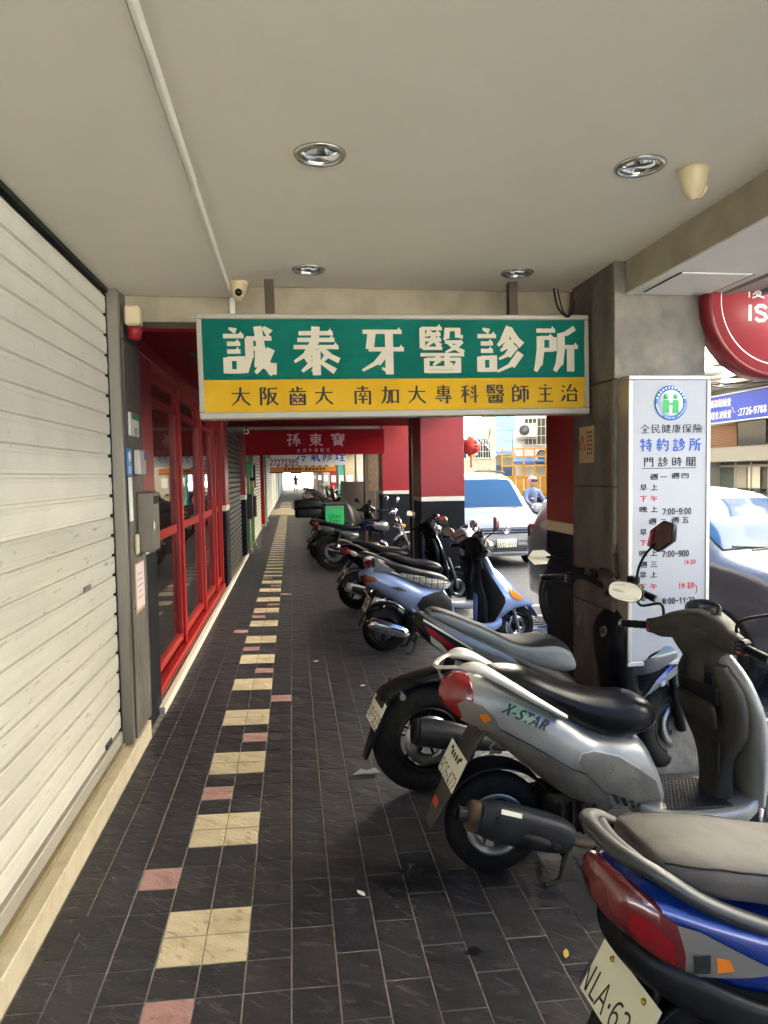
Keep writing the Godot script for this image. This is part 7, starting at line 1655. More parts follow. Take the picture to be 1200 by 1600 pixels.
func make_motorcycle():
	var t := bike_root("navy_motorcycle", "navy naked motorcycle with chrome muffler parked beyond the scooters", 0.71, 11.95, 0.03, "motorcycle")
	var r := 0.315
	wheel(t, 0.0, r, 0.12, 0.215, "spoke3", "rim_black", true)
	var tank := [[0.42, 0.735, 0.06, 0.04, 0.05, 2.4], [0.48, 0.755, 0.10, 0.075, 0.085, 2.5], [0.62, 0.775, 0.135, 0.105, 0.10, 2.5], [0.78, 0.78, 0.145, 0.105, 0.11, 2.5], [0.90, 0.765, 0.13, 0.085, 0.12, 2.5], [0.97, 0.75, 0.08, 0.04, 0.06, 2.3]]
	obj("tank", shell(tank, 5, 26), "paint_navy", t)
	for side in [1.0, -1.0]:
		obj("tank_panel", patch(tank, pv([0.66, 0.80, 0.80, 0.845, 0.94, 0.82, 0.95, 0.74, 0.84, 0.68, 0.72, 0.72]), 0.005, side), "paint_graphite", t)
		obj("tank_stripe", patch(tank, pv([0.58, 0.845, 0.66, 0.85, 0.96, 0.76, 0.96, 0.745, 0.66, 0.835]), 0.008, side), "lens_gold", t)
	text_on(t, tank, "YAMAHA", Vector2(0.80, 0.80), 0.038, -0.18, "print_white", 0.009, 0.2)
	obj("seat", shell([[-0.26, 0.815, 0.06, 0.02, 0.02, 2.4], [-0.22, 0.81, 0.10, 0.035, 0.035, 2.6], [-0.05, 0.795, 0.125, 0.035, 0.045, 2.8], [0.12, 0.765, 0.13, 0.03, 0.05, 2.8], [0.30, 0.735, 0.13, 0.03, 0.05, 2.8], [0.44, 0.745, 0.10, 0.04, 0.05, 2.6], [0.48, 0.755, 0.06, 0.02, 0.03, 2.4]], 5, 24), "seat_vinyl", t)
	obj("side_cover", shell([[0.02, 0.69, 0.06, 0.04, 0.05, 2.6], [0.16, 0.655, 0.125, 0.05, 0.07, 2.8], [0.34, 0.62, 0.135, 0.06, 0.09, 2.8], [0.44, 0.60, 0.10, 0.04, 0.05, 2.6]], 4, 20), "paint_graphite", t)
	var fr := []
	for i in 8:
		var a := lerpf(2.6, 0.8, i / 7.0)
		fr.push_back([cos(a) * (r + 0.04), r + sin(a) * (r + 0.04), 0.08, 0.007, 4.0])
	obj("rear_fender", spine(fr, 3, 12), "trim_black", t)
	obj("mudguard", spine([[-0.20, 0.74, 0.08, 0.02, 4.0], [-0.30, 0.67, 0.08, 0.014, 4.0], [-0.38, 0.55, 0.07, 0.01, 4.0], [-0.46, 0.50, 0.05, 0.008, 3.0]], 4, 12), "trim_black", t)
	number_plate(t, Vector2(-0.355, 0.635), Vector2(0.55, 0.83), "")
	var tl := MB.new(); tl.box(Vector3(-0.28, 0.765, 0), Vector3(0.06, 0.05, 0.11), 0.012); obj("tail_lamp", tl, "lens_red", t)
	for z in [-0.13, 0.13]:
		var sh := MB.new(); sh.tube([Vector3(0.02, r + 0.03, z), Vector3(0.12, 0.68, z)], 0.028, 12); obj("shock_spring", sh, "engine_dark", t)
		var ind := MB.new(); ind.tube([Vector3(-0.24, 0.74, z * 0.8), Vector3(-0.24, 0.74, z * 1.3)], [0.012, 0.026], 10); obj("indicator", ind, "lens_amber", t)
	var sw := MB.new(); sw.box(Vector3(0.22, r, 0.09), Vector3(0.50, 0.05, 0.035), 0.008); sw.box(Vector3(0.22, r, -0.09), Vector3(0.50, 0.05, 0.035), 0.008); obj("swing_arm", sw, "engine_dark", t)
	var eg := MB.new(); eg.box(Vector3(0.62, 0.36, 0), Vector3(0.40, 0.24, 0.30), 0.05); obj("crankcase", eg, "rim_silver", t)
	var cy := MB.new()
	for i in 6: cy.box(Vector3(0.72 + i * 0.008, 0.50 + i * 0.028, 0), Vector3(0.19, 0.014, 0.22), 0.003)
	obj("cylinder_fins", cy, "engine_dark", t)
	var ex := MB.new(); ex.tube(curve([Vector3(0.82, 0.52, 0.05), Vector3(0.93, 0.42, 0.09), Vector3(0.86, 0.24, 0.14), Vector3(0.60, 0.20, 0.17), Vector3(0.40, 0.24, 0.175)]), 0.02, 10); obj("exhaust_pipe", ex, "chrome", t)
	var mf := MB.new(); mf.tube([Vector3(0.46, 0.235, 0.175), Vector3(0.36, 0.265, 0.18), Vector3(-0.06, 0.385, 0.185), Vector3(-0.10, 0.395, 0.185)], [0.022, 0.048, 0.058, 0.05], 18); obj("muffler", mf, "chrome", t)
	var hl := MB.new(); hl.lathe(Vector3(1.13, 0.80, 0), [[0.001, -0.10], [0.05, -0.09], [0.085, -0.03], [0.09, 0.04], [0.08, 0.055], [0.001, 0.065]], 22, Basis(Vector3(0, 0, -1), Vector3(0, 1, 0), Vector3(1, 0, 0))); obj("headlight", hl, "chrome", t)
	var fk := part("front_fork", t, Vector3(1.34, 0, 0)); fk.rotation.y = 0.12
	wheel(fk, 0.0, 0.31, 0.10, 0.225, "spoke3", "rim_black", true)
	for z in [-0.085, 0.085]:
		var f := MB.new(); f.tube([Vector3(0, 0.31, z), Vector3(-0.11, 0.60, z)], 0.027, 12); f.tube([Vector3(-0.11, 0.60, z), Vector3(-0.24, 0.94, z)], 0.019, 12); obj("fork_leg", f, "chrome", fk)
		var ind := MB.new(); ind.tube([Vector3(-0.17, 0.78, z), Vector3(-0.15, 0.78, z * 2.2)], [0.012, 0.03], 10); obj("indicator", ind, "lens_amber", fk)
	var ff := []
	for i in 8:
		var a := lerpf(2.5, 0.4, i / 7.0)
		ff.push_back([cos(a) * 0.345, 0.31 + sin(a) * 0.345, 0.07, 0.008, 3.0])
	obj("front_fender", spine(ff, 3, 12), "paint_white", fk)
	var h := part("handlebar", t, Vector3(1.06, 0.98, 0)); h.rotation.y = 0.12
	var bar := MB.new(); bar.tube(curve([Vector3(-0.14, 0.03, -0.26), Vector3(-0.06, 0.05, -0.2), Vector3(0.0, 0.0, -0.08), Vector3(0.0, 0.0, 0.08), Vector3(-0.06, 0.05, 0.2), Vector3(-0.14, 0.03, 0.26)]), 0.012, 10); obj("bar", bar, "chrome", h)
	for q in [-1, 1]:
		grip(h, Vector3(-0.15, 0.03, q * 0.27), Vector3(-0.19, 0.025, q * 0.39))
		mirror(h, [Vector3(-0.08, 0.05, q * 0.2), Vector3(-0.06, 0.14, q * 0.22), Vector3(-0.05, 0.22, q * 0.30)], Vector3(-0.05, 0.25, q * 0.33), Vector3(-1, 0, -q * 0.4), 0.12, 0.10, false, "chrome", 0.0)
		var gg := MB.new(); gg.lathe(Vector3(0.0, 0.05, q * 0.06), [[0.001, -0.03], [0.045, -0.03], [0.048, 0.025], [0.001, 0.03]], 18, Basis(Vector3(0, 0, 1), Vector3(0.6, 0.8, 0), Vector3(-0.8, 0.6, 0))); obj("gauge", gg, "chrome", h)
	var rk := MB.new(); rk.tube(curve([Vector3(0.0, 0.80, 0.13), Vector3(-0.2, 0.85, 0.12), Vector3(-0.32, 0.86, 0.06), Vector3(-0.32, 0.86, -0.06), Vector3(-0.2, 0.85, -0.12), Vector3(0.0, 0.80, -0.13)]), 0.010, 8); obj("grab_rail", rk, "trim_black", t)

func make_bikes():
	bike_materials()
	mk("dial", "4c4a47", 0.1, 0.2, {"clearcoat_enabled": true}); mk("lens_amber_dark", "6e2f16", 0.15); mk("seat_brown_dark", "3a2420", 0.7)
	make_blue_scooter()
	make_silver_scooter()
	make_sporty_scooter()
	make_lavender_scooter()
	plain_scooter("white_scooter", "pale silver scooter with black seat and white headlamp cover behind the plaid seat", 0.99, 7.42, 0.03, {"paint": "paint_white", "trim": "trim_black", "low": 0.04, "plate": "", "plate_marks": 3, "muffler": "silver", "cover": "paint_white", "mirror_back": "mirror_back", "floor_paint": "paint_white"})
	plain_scooter("black_scooter", "black scooter with long seat parked before the first red pillar", 0.80, 8.42, 0.06, {"paint": "paint_black", "plate": "", "wheel_style": "spoke5", "mirror_back": "mirror_back", "r": 0.235, "muffler": "silver"})
	make_motorcycle()
	var dl = plain_scooter("delivery_scooter", "dark scooter with a black top case carrying the green delivery bag", 0.56, 13.35, 0.04, {"paint": "paint_graphite", "plate": ""})
	var tc := thing("top_case", "large black ribbed top case on the delivery scooter's tail", "top case", P(0.34, floor_y(0.34) + 0.83, 13.35), 0.04)
	obj("lower_shell", shell([[-0.25, 0.085, 0.12, 0.09, 0.06, 7.0], [-0.225, 0.085, 0.20, 0.095, 0.08, 7.0], [0.0, 0.09, 0.225, 0.095, 0.085, 7.0], [0.205, 0.085, 0.205, 0.095, 0.08, 7.0], [0.23, 0.085, 0.16, 0.09, 0.06, 7.0]], 4, 28), "trim_black", tc)
	obj("lid", shell([[-0.258, 0.235, 0.12, 0.06, 0.055, 5.0], [-0.232, 0.235, 0.205, 0.10, 0.058, 5.0], [0.0, 0.24, 0.232, 0.125, 0.060, 5.0], [0.21, 0.235, 0.21, 0.10, 0.058, 5.0], [0.238, 0.235, 0.15, 0.06, 0.055, 5.0]], 4, 28), "trim_black", tc)
	for z in [-0.1, 0.1]:
		var lt := MB.new(); lt.box(Vector3(-0.258, 0.17, z), Vector3(0.012, 0.05, 0.04), 0.004); obj("latch", lt, "plastic_grey", tc)
	var rb := MB.new(); rb.box(Vector3(-0.245, 0.115, 0), Vector3(0.02, 0.03, 0.26), 0.004); obj("reflector", rb, "lens_red", tc)
	var u := thing("delivery_bag", "square bright green delivery bag with dark lettering on the scooter seat", "delivery bag", P(0.83, floor_y(0.83) + 0.70, 13.32), 0.0)
	var ub := MB.new(); ub.box(Vector3(0, 0.185, 0), Vector3(0.36, 0.37, 0.36), 0.012); obj("bag", ub, "uber_green", u)
	var ul := MB.new(); ul.box(Vector3(0, 0.385, 0), Vector3(0.375, 0.055, 0.375), 0.014); obj("lid", ul, "trim_grey", u)
	var us := MB.new(); us.box(Vector3(0, 0.325, 0.1815), Vector3(0.355, 0.035, 0.004), 0.001); obj("grey_band", us, "seat_greyside", u)
	for x in [-0.187, 0.187]:
		var st := MB.new(); st.box(Vector3(x, 0.19, 0.02), Vector3(0.016, 0.38, 0.30), 0.005); obj("side_panel", st, "trim_black", u)
	latin(u, "Uber", Vector3(0.0, 0.165, 0.1825), 0.085, "plate_ink", Basis.IDENTITY, 0.95, "Droid Sans", true, false)
	latin(u, "Eats", Vector3(0.0, 0.065, 0.1825), 0.085, "plate_ink", Basis.IDENTITY, 0.95, "Droid Sans", true, false)
	# black cover thrown over a scooter behind
	var cv := thing("covered_scooter", "scooter hidden under a peaked black cover behind the delivery bag", "scooter", P(1.0, -0.03, 15.6))
	var cb := MB.new()
	RNG.seed = 21
	var rings := []
	for q in [[0.0, 0.62, 0.36], [0.3, 0.60, 0.34], [0.62, 0.52, 0.28], [0.88, 0.38, 0.22], [1.05, 0.20, 0.12], [1.17, 0.03, 0.02]]:
		var ring := PackedVector3Array()
		for k in 28:
			var a := TAU * k / 28
			var f := 1.0 + 0.09 * sin(a * 7.0 + q[0] * 2.0) + RNG.randf_range(-0.03, 0.03)
			ring.push_back(Vector3(cos(a) * q[1] * f + (0.1 * q[0]), q[0], sin(a) * q[2] * f))
		rings.push_back(ring)
	cb.loft(rings); obj("cover", cb, "plastic_black", cv)
	var far := [[0.75, 17.6, "paint_white", "white scooter nearest the black covered one in the far row"], [0.85, 19.4, "paint_black", "black scooter before the tan far pillar"], [0.95, 21.2, "paint_navy", "navy scooter in the far row by the tan pillar"], [0.9, 24.2, "paint_graphite", "grey scooter near the teal far pillar"], [0.95, 27.6, "paint_black", "black scooter beyond the teal far pillar"], [0.9, 30.6, "paint_silver", "silver scooter near the red far pillar"], [1.0, 34.0, "paint_black", "black scooter standing on the cream floor band"], [0.95, 37.2, "paint_graphite", "grey scooter before the grey far pillar"], [1.0, 41.5, "paint_black", "black scooter among the last parked ones"], [0.95, 47.0, "paint_navy", "navy scooter at the end of the parked row"]]
	var proto: Node3D = get_node("black_scooter")
	for q in far:
		var c: Node3D = proto.duplicate(); c.name = numbered("parked_scooter"); add_child(c)
		c.position = P(q[0], floor_y(q[0]), q[1]); c.rotation = Vector3(0, 0.05, -SLOPE)
		tag(c, q[3], "scooter", "two-wheelers parked in the walkway")
		for ch in c.get_children():
			if ch.name == "tail_body" or ch.name == "front_shield" or ch.name == "floorboard": ch.material_override = M[q[2]]

# ------------------------------------------------------------------ the street: cars, rider, truck, houses
func car_ring(r: Array) -> PackedVector3Array:
	# [x, bottom, half width low, belt, half width belt, top, half width top]
	var half := [Vector2(r[2] * 0.84, r[1]), Vector2(r[2] * 0.97, r[1] + 0.06), Vector2(r[2], r[1] + 0.20), Vector2(r[2] * 1.005, (r[1] + r[3]) * 0.55), Vector2(r[4], r[3]), Vector2(lerpf(r[4], r[6], 0.5), lerpf(r[3], r[5], 0.5)), Vector2(lerpf(r[4], r[6], 0.92), lerpf(r[3], r[5], 0.90)), Vector2(r[6] * 0.88, r[5]), Vector2(r[6] * 0.5, r[5] + 0.012)]
	var ring := PackedVector3Array()
	for p in half: ring.push_back(Vector3(r[0], p.y, p.x))
	for i in range(half.size() - 1, -1, -1): ring.push_back(Vector3(r[0], half[i].y, -half[i].x))
	return ring
func car_row(rows: Array, x: float) -> Array:
	var i := 0
	while i < rows.size() - 2 and rows[i + 1][0] < x: i += 1
	var t: float = clampf((x - rows[i][0]) / (rows[i + 1][0] - rows[i][0]), 0, 1)
	var out := []
	for k in 7: out.push_back(lerpf(rows[i][k], rows[i + 1][k], t))
	return out
func car(called: String, label: String, cat: String, at: Vector3, turn: float, rows: Array, paint: String, o: Dictionary) -> Node3D:
	var t := thing(called, label, cat, at, turn)
	var sm := []
	for i in rows.size() - 1:
		for k in 5:
			var rr := []
			for j in 7: rr.push_back(lerpf(rows[i][j], rows[i + 1][j], k / 5.0))
			sm.push_back(rr)
	sm.push_back(rows[rows.size() - 1])
	# soften the corners of the profile
	for pass_ in 2:
		var s2 := sm.duplicate(true)
		for i in range(1, sm.size() - 1):
			for j in range(1, 7): s2[i][j] = (sm[i - 1][j] + 2.0 * sm[i][j] + sm[i + 1][j]) / 4.0
		sm = s2
	var rings := []
	for r in sm: rings.push_back(car_ring(r))
	var b := MB.new(); b.loft(rings); obj("body", b, paint, t)
	# windscreen, side and rear glass follow the body
	var glass := func(x0: float, x1: float, lo: float, hi: float, side: float, called2: String):
		var g := MB.new()
		var n := 8
		for i in n:
			var xa := lerpf(x0, x1, i / float(n)); var xb := lerpf(x0, x1, (i + 1) / float(n))
			var ra: Array = car_row(sm, xa); var rb: Array = car_row(sm, xb)
			if side == 0.0:
				for k in 6:
					var va := lerpf(-0.86, 0.86, k / 6.0); var vb := lerpf(-0.86, 0.86, (k + 1) / 6.0)
					var yt := func(r_: Array, v: float) -> float: return r_[5] + (0.014 if absf(v) < 0.5 else 0.012 * (0.88 - absf(v)) / 0.38 + 0.002) + 0.010
					g.oquad(Vector3(xa, yt.call(ra, va), va * ra[6]), Vector3(xb, yt.call(rb, va), va * rb[6]), Vector3(xb, yt.call(rb, vb), vb * rb[6]), Vector3(xa, yt.call(ra, vb), vb * ra[6]), Vector3((xa + xb) / 2, 0.3, 0), 0)
			else:
				var p := func(r_: Array, f: float) -> Vector3: return Vector3(r_[0], lerpf(r_[3], r_[5], f), side * (lerpf(r_[4], r_[6], minf(f, 0.92)) + 0.010))
				g.oquad(p.call(ra, lo), p.call(rb, lo), p.call(rb, hi), p.call(ra, hi), Vector3((xa + xb) / 2, 0.6, 0), 0)
		obj(called2, g, "car_glass", t)
	glass.call(o.ws[0], o.ws[1], 0, 0, 0.0, "windscreen")
	glass.call(o.rw[0], o.rw[1], 0, 0, 0.0, "rear_window")
	for side in [1.0, -1.0]:
		for q in o.sides: glass.call(q[0], q[1], 0.10, 0.86, side, "side_window")
		var mr := MB.new(); mr.loft(spine_rings([[o.ws[1] - 0.12, o.mirror_y - 0.07, 0.05, 0.05, 3.0], [o.ws[1] - 0.10, o.mirror_y, 0.10, 0.07, 3.0], [o.ws[1] - 0.08, o.mirror_y + 0.07, 0.06, 0.05, 3.0]], 3, 14, side * (car_row(sm, o.ws[1])[4] + 0.13))); obj("wing_mirror", mr, paint, t)
		for x in [o.wheels[0], o.wheels[1]]:
			var w := part("wheel", t, Vector3(x, 0.32, side * (rows[3][2] - 0.10)))
			var ty := MB.new(); ty.lathe(Vector3.ZERO, [[0.20, -0.10], [0.30, -0.10], [0.32, -0.07], [0.32, 0.08], [0.30, 0.11], [0.20, 0.11]], 30, Basis.IDENTITY if side > 0 else Basis(Vector3.UP, PI), false, true); obj("tyre", ty, "tyre", w)
			var rm := MB.new(); rm.lathe(Vector3.ZERO, [[0.001, 0.085], [0.10, 0.09], [0.20, 0.105], [0.21, 0.06], [0.001, 0.05]], 24, Basis.IDENTITY if side > 0 else Basis(Vector3.UP, PI)); obj("rim", rm, "rim_silver", w)
			var ar := MB.new(); ar.lathe(Vector3(x, 0.33, side * (rows[3][2] * 1.0 + 0.004)), [[0.315, -0.02], [0.375, -0.02], [0.37, 0.006], [0.32, 0.006]], 30, Basis.IDENTITY, false, true); obj("wheel_arch", ar, "rubber_seal", t)
	return t

func make_cars():
	mk("paint_van", "989ca2", 0.2, 0.0, {"clearcoat_enabled": true, "clearcoat": 1.0, "clearcoat_roughness": 0.05})
	mk("paint_suv", "565b63", 0.3, 0.2, {"clearcoat_enabled": true, "clearcoat": 0.3, "clearcoat_roughness": 0.05})
	mk("car_glass", "2f4d72", 0.04, 0.0, {"metallic_specular": 0.12})  # blue of the reflected sky is put into the glass colour
	# van, front towards the camera
	var v := [[-2.2, 0.30, 0.80, 0.95, 0.84, 1.62, 0.66], [-2.05, 0.25, 0.88, 1.0, 0.88, 1.78, 0.70], [-1.2, 0.22, 0.90, 1.0, 0.89, 1.82, 0.72], [0.2, 0.22, 0.90, 1.0, 0.89, 1.80, 0.72], [0.75, 0.22, 0.90, 1.0, 0.885, 1.70, 0.70], [1.15, 0.22, 0.90, 1.0, 0.88, 1.40, 0.72], [1.5, 0.22, 0.895, 0.98, 0.87, 1.08, 0.76], [1.95, 0.22, 0.88, 0.88, 0.84, 0.98, 0.74], [2.12, 0.24, 0.83, 0.76, 0.78, 0.86, 0.68], [2.2, 0.30, 0.72, 0.60, 0.70, 0.70, 0.58]]
	var t := car("white_van", "white van facing the arcade with plate AWD-9928 and chrome grille bars", "van", P(3.86, -0.199, 14.75), -PI / 2 + 0.06, v, "paint_van", {"ws": [0.80, 1.46], "rw": [-2.16, -2.08], "sides": [[-0.9, 0.15], [0.22, 0.95]], "mirror_y": 1.10, "wheels": [1.42, -1.3]})
	var fx := 2.165
	var gr := MB.new(); gr.box(Vector3(fx + 0.02, 0.735, 0), Vector3(0.10, 0.11, 0.98), 0.02); obj("grille", gr, "plastic_black", t)
	for i in 2:
		var s := MB.new(); s.box(Vector3(fx + 0.07, 0.712 + i * 0.05, 0), Vector3(0.02, 0.014, 0.96), 0.003); obj("grille_bar", s, "chrome", t)
	var bd := MB.new(); bd.lathe(Vector3(fx + 0.078, 0.745, 0), [[0.001, 0.0], [0.058, 0.0], [0.07, 0.004], [0.07, 0.014], [0.06, 0.018], [0.055, 0.010], [0.001, 0.010]], 26, Basis(Vector3(0, 0, -1), Vector3(0, 1, 0), Vector3(1, 0, 0))); obj("badge", bd, "chrome", t)
	var vw := MB.new()
	for q in [[-0.030, 0.045, -0.008, -0.002], [-0.008, -0.002, 0.0, 0.02], [0.0, 0.02, 0.008, -0.002], [0.008, -0.002, 0.030, 0.045], [-0.046, 0.02, -0.022, -0.045], [-0.022, -0.045, 0.0, 0.004], [0.0, 0.004, 0.022, -0.045], [0.022, -0.045, 0.046, 0.02]]:
		vw.tube([Vector3(fx + 0.092, 0.745 + q[1], q[0]), Vector3(fx + 0.092, 0.745 + q[3], q[2])], 0.005, 5)
	obj("badge_letters", vw, "chrome", t)
	for s in [-1, 1]:
		var hl := MB.new(); hl.prism(pv([0.0, -0.06, 0.24, -0.05, 0.31, 0.06, 0.22, 0.10, 0.0, 0.05]), -0.10, 0.03, Vector3(fx + 0.02, 0.755, s * 0.49), Basis(Vector3(-0.42, 0, s * 0.91), Vector3(-0.15, 1, 0), Vector3(0.91, 0, 0.42 * s)), 0.01); obj("headlight", hl, "lens_clear", t)
		var ib := MB.new(); ib.lathe(Vector3(fx + 0.015, 0.76, s * 0.60), [[0.001, 0.04], [0.05, 0.036], [0.055, 0.0], [0.001, -0.02]], 18, Basis(Vector3(0, 0, -1), Vector3(0, 1, 0), Vector3(1, 0, 0))); obj("headlight_lens", ib, "chrome", t)
		var fg := MB.new(); fg.box(Vector3(fx - 0.03, 0.40, s * 0.63), Vector3(0.14, 0.13, 0.20), 0.02, Basis(Vector3.UP, -s * 0.35)); obj("fog_lamp_recess", fg, "plastic_black", t)
	var lg := MB.new(); lg.box(Vector3(fx + 0.015, 0.40, 0), Vector3(0.10, 0.12, 0.86), 0.02); obj("lower_grille", lg, "plastic_black", t)
	for i in 3:
		var s := MB.new(); s.box(Vector3(fx + 0.066, 0.365 + i * 0.035, 0), Vector3(0.010, 0.010, 0.84), 0.002); obj("lower_grille_bar", s, "plastic_grey", t)
	var pl := MB.new(); pl.box(Vector3(fx + 0.085, 0.50, 0.0), Vector3(0.01, 0.16, 0.38), 0.003); obj("number_plate", pl, "plate_white", t)
	latin(t, "AWD·9928", Vector3(fx + 0.092, 0.465, 0.0), 0.095, "plate_ink", Basis(Vector3(0, 0, -1), Vector3(0, 1, 0), Vector3(1, 0, 0)), 0.78, "Droid Sans", true, false, "plate_digits")
	for s in [-1, 1]:
		var rr := MB.new(); rr.tube(curve([Vector3(0.5, 1.76, s * 0.62), Vector3(0.3, 1.83, s * 0.63), Vector3(-1.2, 1.86, s * 0.63), Vector3(-1.5, 1.80, s * 0.62)]), 0.018, 8); obj("roof_rail", rr, "plastic_black", t)
	for s in [[-0.1, 0.45], [0.35, -0.5]]:
		var wp := MB.new(); wp.tube([Vector3(1.52, 1.085, s[0]), Vector3(1.47, 1.12, s[1])], 0.010, 6); obj("wiper", wp, "plastic_black", t)
	# grey car beside the arcade
	var c := [[-2.1, 0.35, 0.74, 0.95, 0.78, 1.20, 0.60], [-2.0, 0.26, 0.84, 1.0, 0.84, 1.48, 0.62], [-1.6, 0.24, 0.875, 1.02, 0.865, 1.60, 0.64], [-0.4, 0.24, 0.88, 1.03, 0.87, 1.64, 0.66], [0.25, 0.24, 0.88, 1.03, 0.87, 1.58, 0.65], [0.75, 0.24, 0.88, 1.03, 0.865, 1.30, 0.68], [1.10, 0.24, 0.88, 1.02, 0.86, 1.10, 0.72], [1.65, 0.24, 0.87, 0.95, 0.84, 1.02, 0.70], [1.95, 0.26, 0.82, 0.80, 0.78, 0.90, 0.64], [2.08, 0.34, 0.70, 0.66, 0.66, 0.74, 0.54]]
	var k := car("grey_car", "silver grey car parked along the arcade behind the clinic hours sign", "car", P(4.12, -0.199, 6.6), -PI / 2 + 0.15, c, "paint_suv", {"ws": [0.36, 1.06], "rw": [-2.06, -1.80], "sides": [[-1.4, -0.35], [-0.25, 0.62]], "mirror_y": 1.08, "wheels": [1.32, -1.28]})
	for s in [-1, 1]:
		var hl := MB.new(); hl.prism(pv([0.0, -0.07, 0.20, -0.06, 0.33, 0.05, 0.22, 0.10, 0.02, 0.06]), -0.10, 0.03, Vector3(1.985, 0.79, s * 0.42), Basis(Vector3(-0.55, 0.0, s * 0.83), Vector3(-0.35, 0.94, 0), Vector3(0.83, 0.3, 0.55 * s).normalized()), 0.01); obj("headlight", hl, "lens_clear", k)
		var ib := MB.new(); ib.lathe(Vector3(1.955, 0.80, s * 0.55), [[0.001, 0.05], [0.05, 0.045], [0.058, 0.0], [0.001, -0.02]], 18, Basis(Vector3(0, 0, -1), Vector3(0, 1, 0), Vector3(1, 0, 0))); obj("headlight_lens", ib, "chrome", k)
		var tl := MB.new(); tl.box(Vector3(-2.0, 1.0, s * 0.77), Vector3(0.12, 0.34, 0.12), 0.03); obj("tail_lamp", tl, "lens_red", k)
		for q in [[0.70, 1.0], [-0.30, 1.0], [-1.3, 0.8]]:
			var dg := MB.new(); dg.box(Vector3(q[0], 0.68, s * 0.886), Vector3(0.008, 0.66, 0.004)); obj("door_gap", dg, "rubber_seal", k)
	var g2 := MB.new(); g2.box(Vector3(2.06, 0.62, 0), Vector3(0.06, 0.14, 0.80), 0.02); obj("grille", g2, "plastic_black", k)
	for s in [[-0.1, 0.5], [0.35, -0.4]]:
		var wp := MB.new(); wp.tube([Vector3(1.10, 1.125, s[0]), Vector3(1.04, 1.16, s[1])], 0.009, 6); obj("wiper", wp, "plastic_black", k)

# a body as one skin: tapered capsules joined softly, meshed as surface nets
func skin(bones: Array, cell: float, soft: float) -> MB:
	var lo := Vector3(1e9, 1e9, 1e9); var hi := -lo
	for b in bones:
		for k in 2:
			var p: Vector3 = b[k]; var r: float = maxf(b[2], b[3]) + cell * 2.0
			lo = lo.min(p - Vector3(r, r, r)); hi = hi.max(p + Vector3(r, r, r))
	var n := Vector3i(((hi - lo) / cell).ceil()) + Vector3i.ONE
	var val := PackedFloat32Array(); val.resize(n.x * n.y * n.z); val.fill(9.0)
	var at := func(x: int, y: int, z: int) -> int: return x + n.x * (y + n.y * z)
	for b in bones:
		var a: Vector3 = b[0]; var c: Vector3 = b[1]; var ra: float = b[2]; var rb: float = b[3]
		var m: float = maxf(ra, rb) + soft * 2.0 + cell * 2.0
		var l := Vector3i(((a.min(c) - Vector3(m, m, m) - lo) / cell).floor()).clamp(Vector3i.ZERO, n - Vector3i.ONE)
		var h := Vector3i(((a.max(c) + Vector3(m, m, m) - lo) / cell).ceil()).clamp(Vector3i.ZERO, n - Vector3i.ONE)
		var ac := c - a; var len2 := maxf(ac.length_squared(), 1e-6)
		for z in range(l.z, h.z + 1):
			for y in range(l.y, h.y + 1):
				for x in range(l.x, h.x + 1):
					var p := lo + Vector3(x, y, z) * cell
					var tt := clampf((p - a).dot(ac) / len2, 0, 1)
					var d := p.distance_to(a + ac * tt) - lerpf(ra, rb, tt)
					var i := x + n.x * (y + n.y * z)
					var o := val[i]
					if absf(o - d) < soft:
						var hh := 0.5 + 0.5 * (d - o) / soft
						val[i] = lerpf(d, o, hh) - soft * hh * (1.0 - hh)
					else:
						val[i] = minf(o, d)
	var verts := {}
	for z in n.z - 1:
		for y in n.y - 1:
			for x in n.x - 1:
				var s := Vector3.ZERO; var cnt := 0
				var v := []
				for k in 8: v.push_back(val[(x + (k & 1)) + n.x * ((y + ((k >> 1) & 1)) + n.y * (z + (k >> 2)))])
				for e in [[0, 1], [2, 3], [4, 5], [6, 7], [0, 2], [1, 3], [4, 6], [5, 7], [0, 4], [1, 5], [2, 6], [3, 7]]:
					var f0: float = v[e[0]]; var f1: float = v[e[1]]
					if (f0 < 0.0) != (f1 < 0.0):
						var q := f0 / (f0 - f1)
						s += Vector3(e[0] & 1, (e[0] >> 1) & 1, e[0] >> 2).lerp(Vector3(e[1] & 1, (e[1] >> 1) & 1, e[1] >> 2), q); cnt += 1
				if cnt > 0: verts[Vector3i(x, y, z)] = lo + (Vector3(x, y, z) + s / cnt) * cell
	var mb := MB.new()
	for key in verts:
		var k: Vector3i = key
		var i0: int = k.x + n.x * (k.y + n.y * k.z)
		for ax in 3:
			var step := Vector3i.ZERO; step[ax] = 1
			var i1: int = (k.x + step.x) + n.x * ((k.y + step.y) + n.y * (k.z + step.z))
			if (val[i0] < 0.0) == (val[i1] < 0.0): continue
			var u := Vector3i.ZERO; u[(ax + 1) % 3] = 1
			var w := Vector3i.ZERO; w[(ax + 2) % 3] = 1
			if not (verts.has(k - u) and verts.has(k - w) and verts.has(k - u - w)): continue
			var a: Vector3 = verts[k]; var b: Vector3 = verts[k - u]; var c: Vector3 = verts[k - u - w]; var d: Vector3 = verts[k - w]
			if val[i0] < 0.0: mb.quad(a, b, c, d, 0)
			else: mb.quad(a, d, c, b, 0)
	return mb

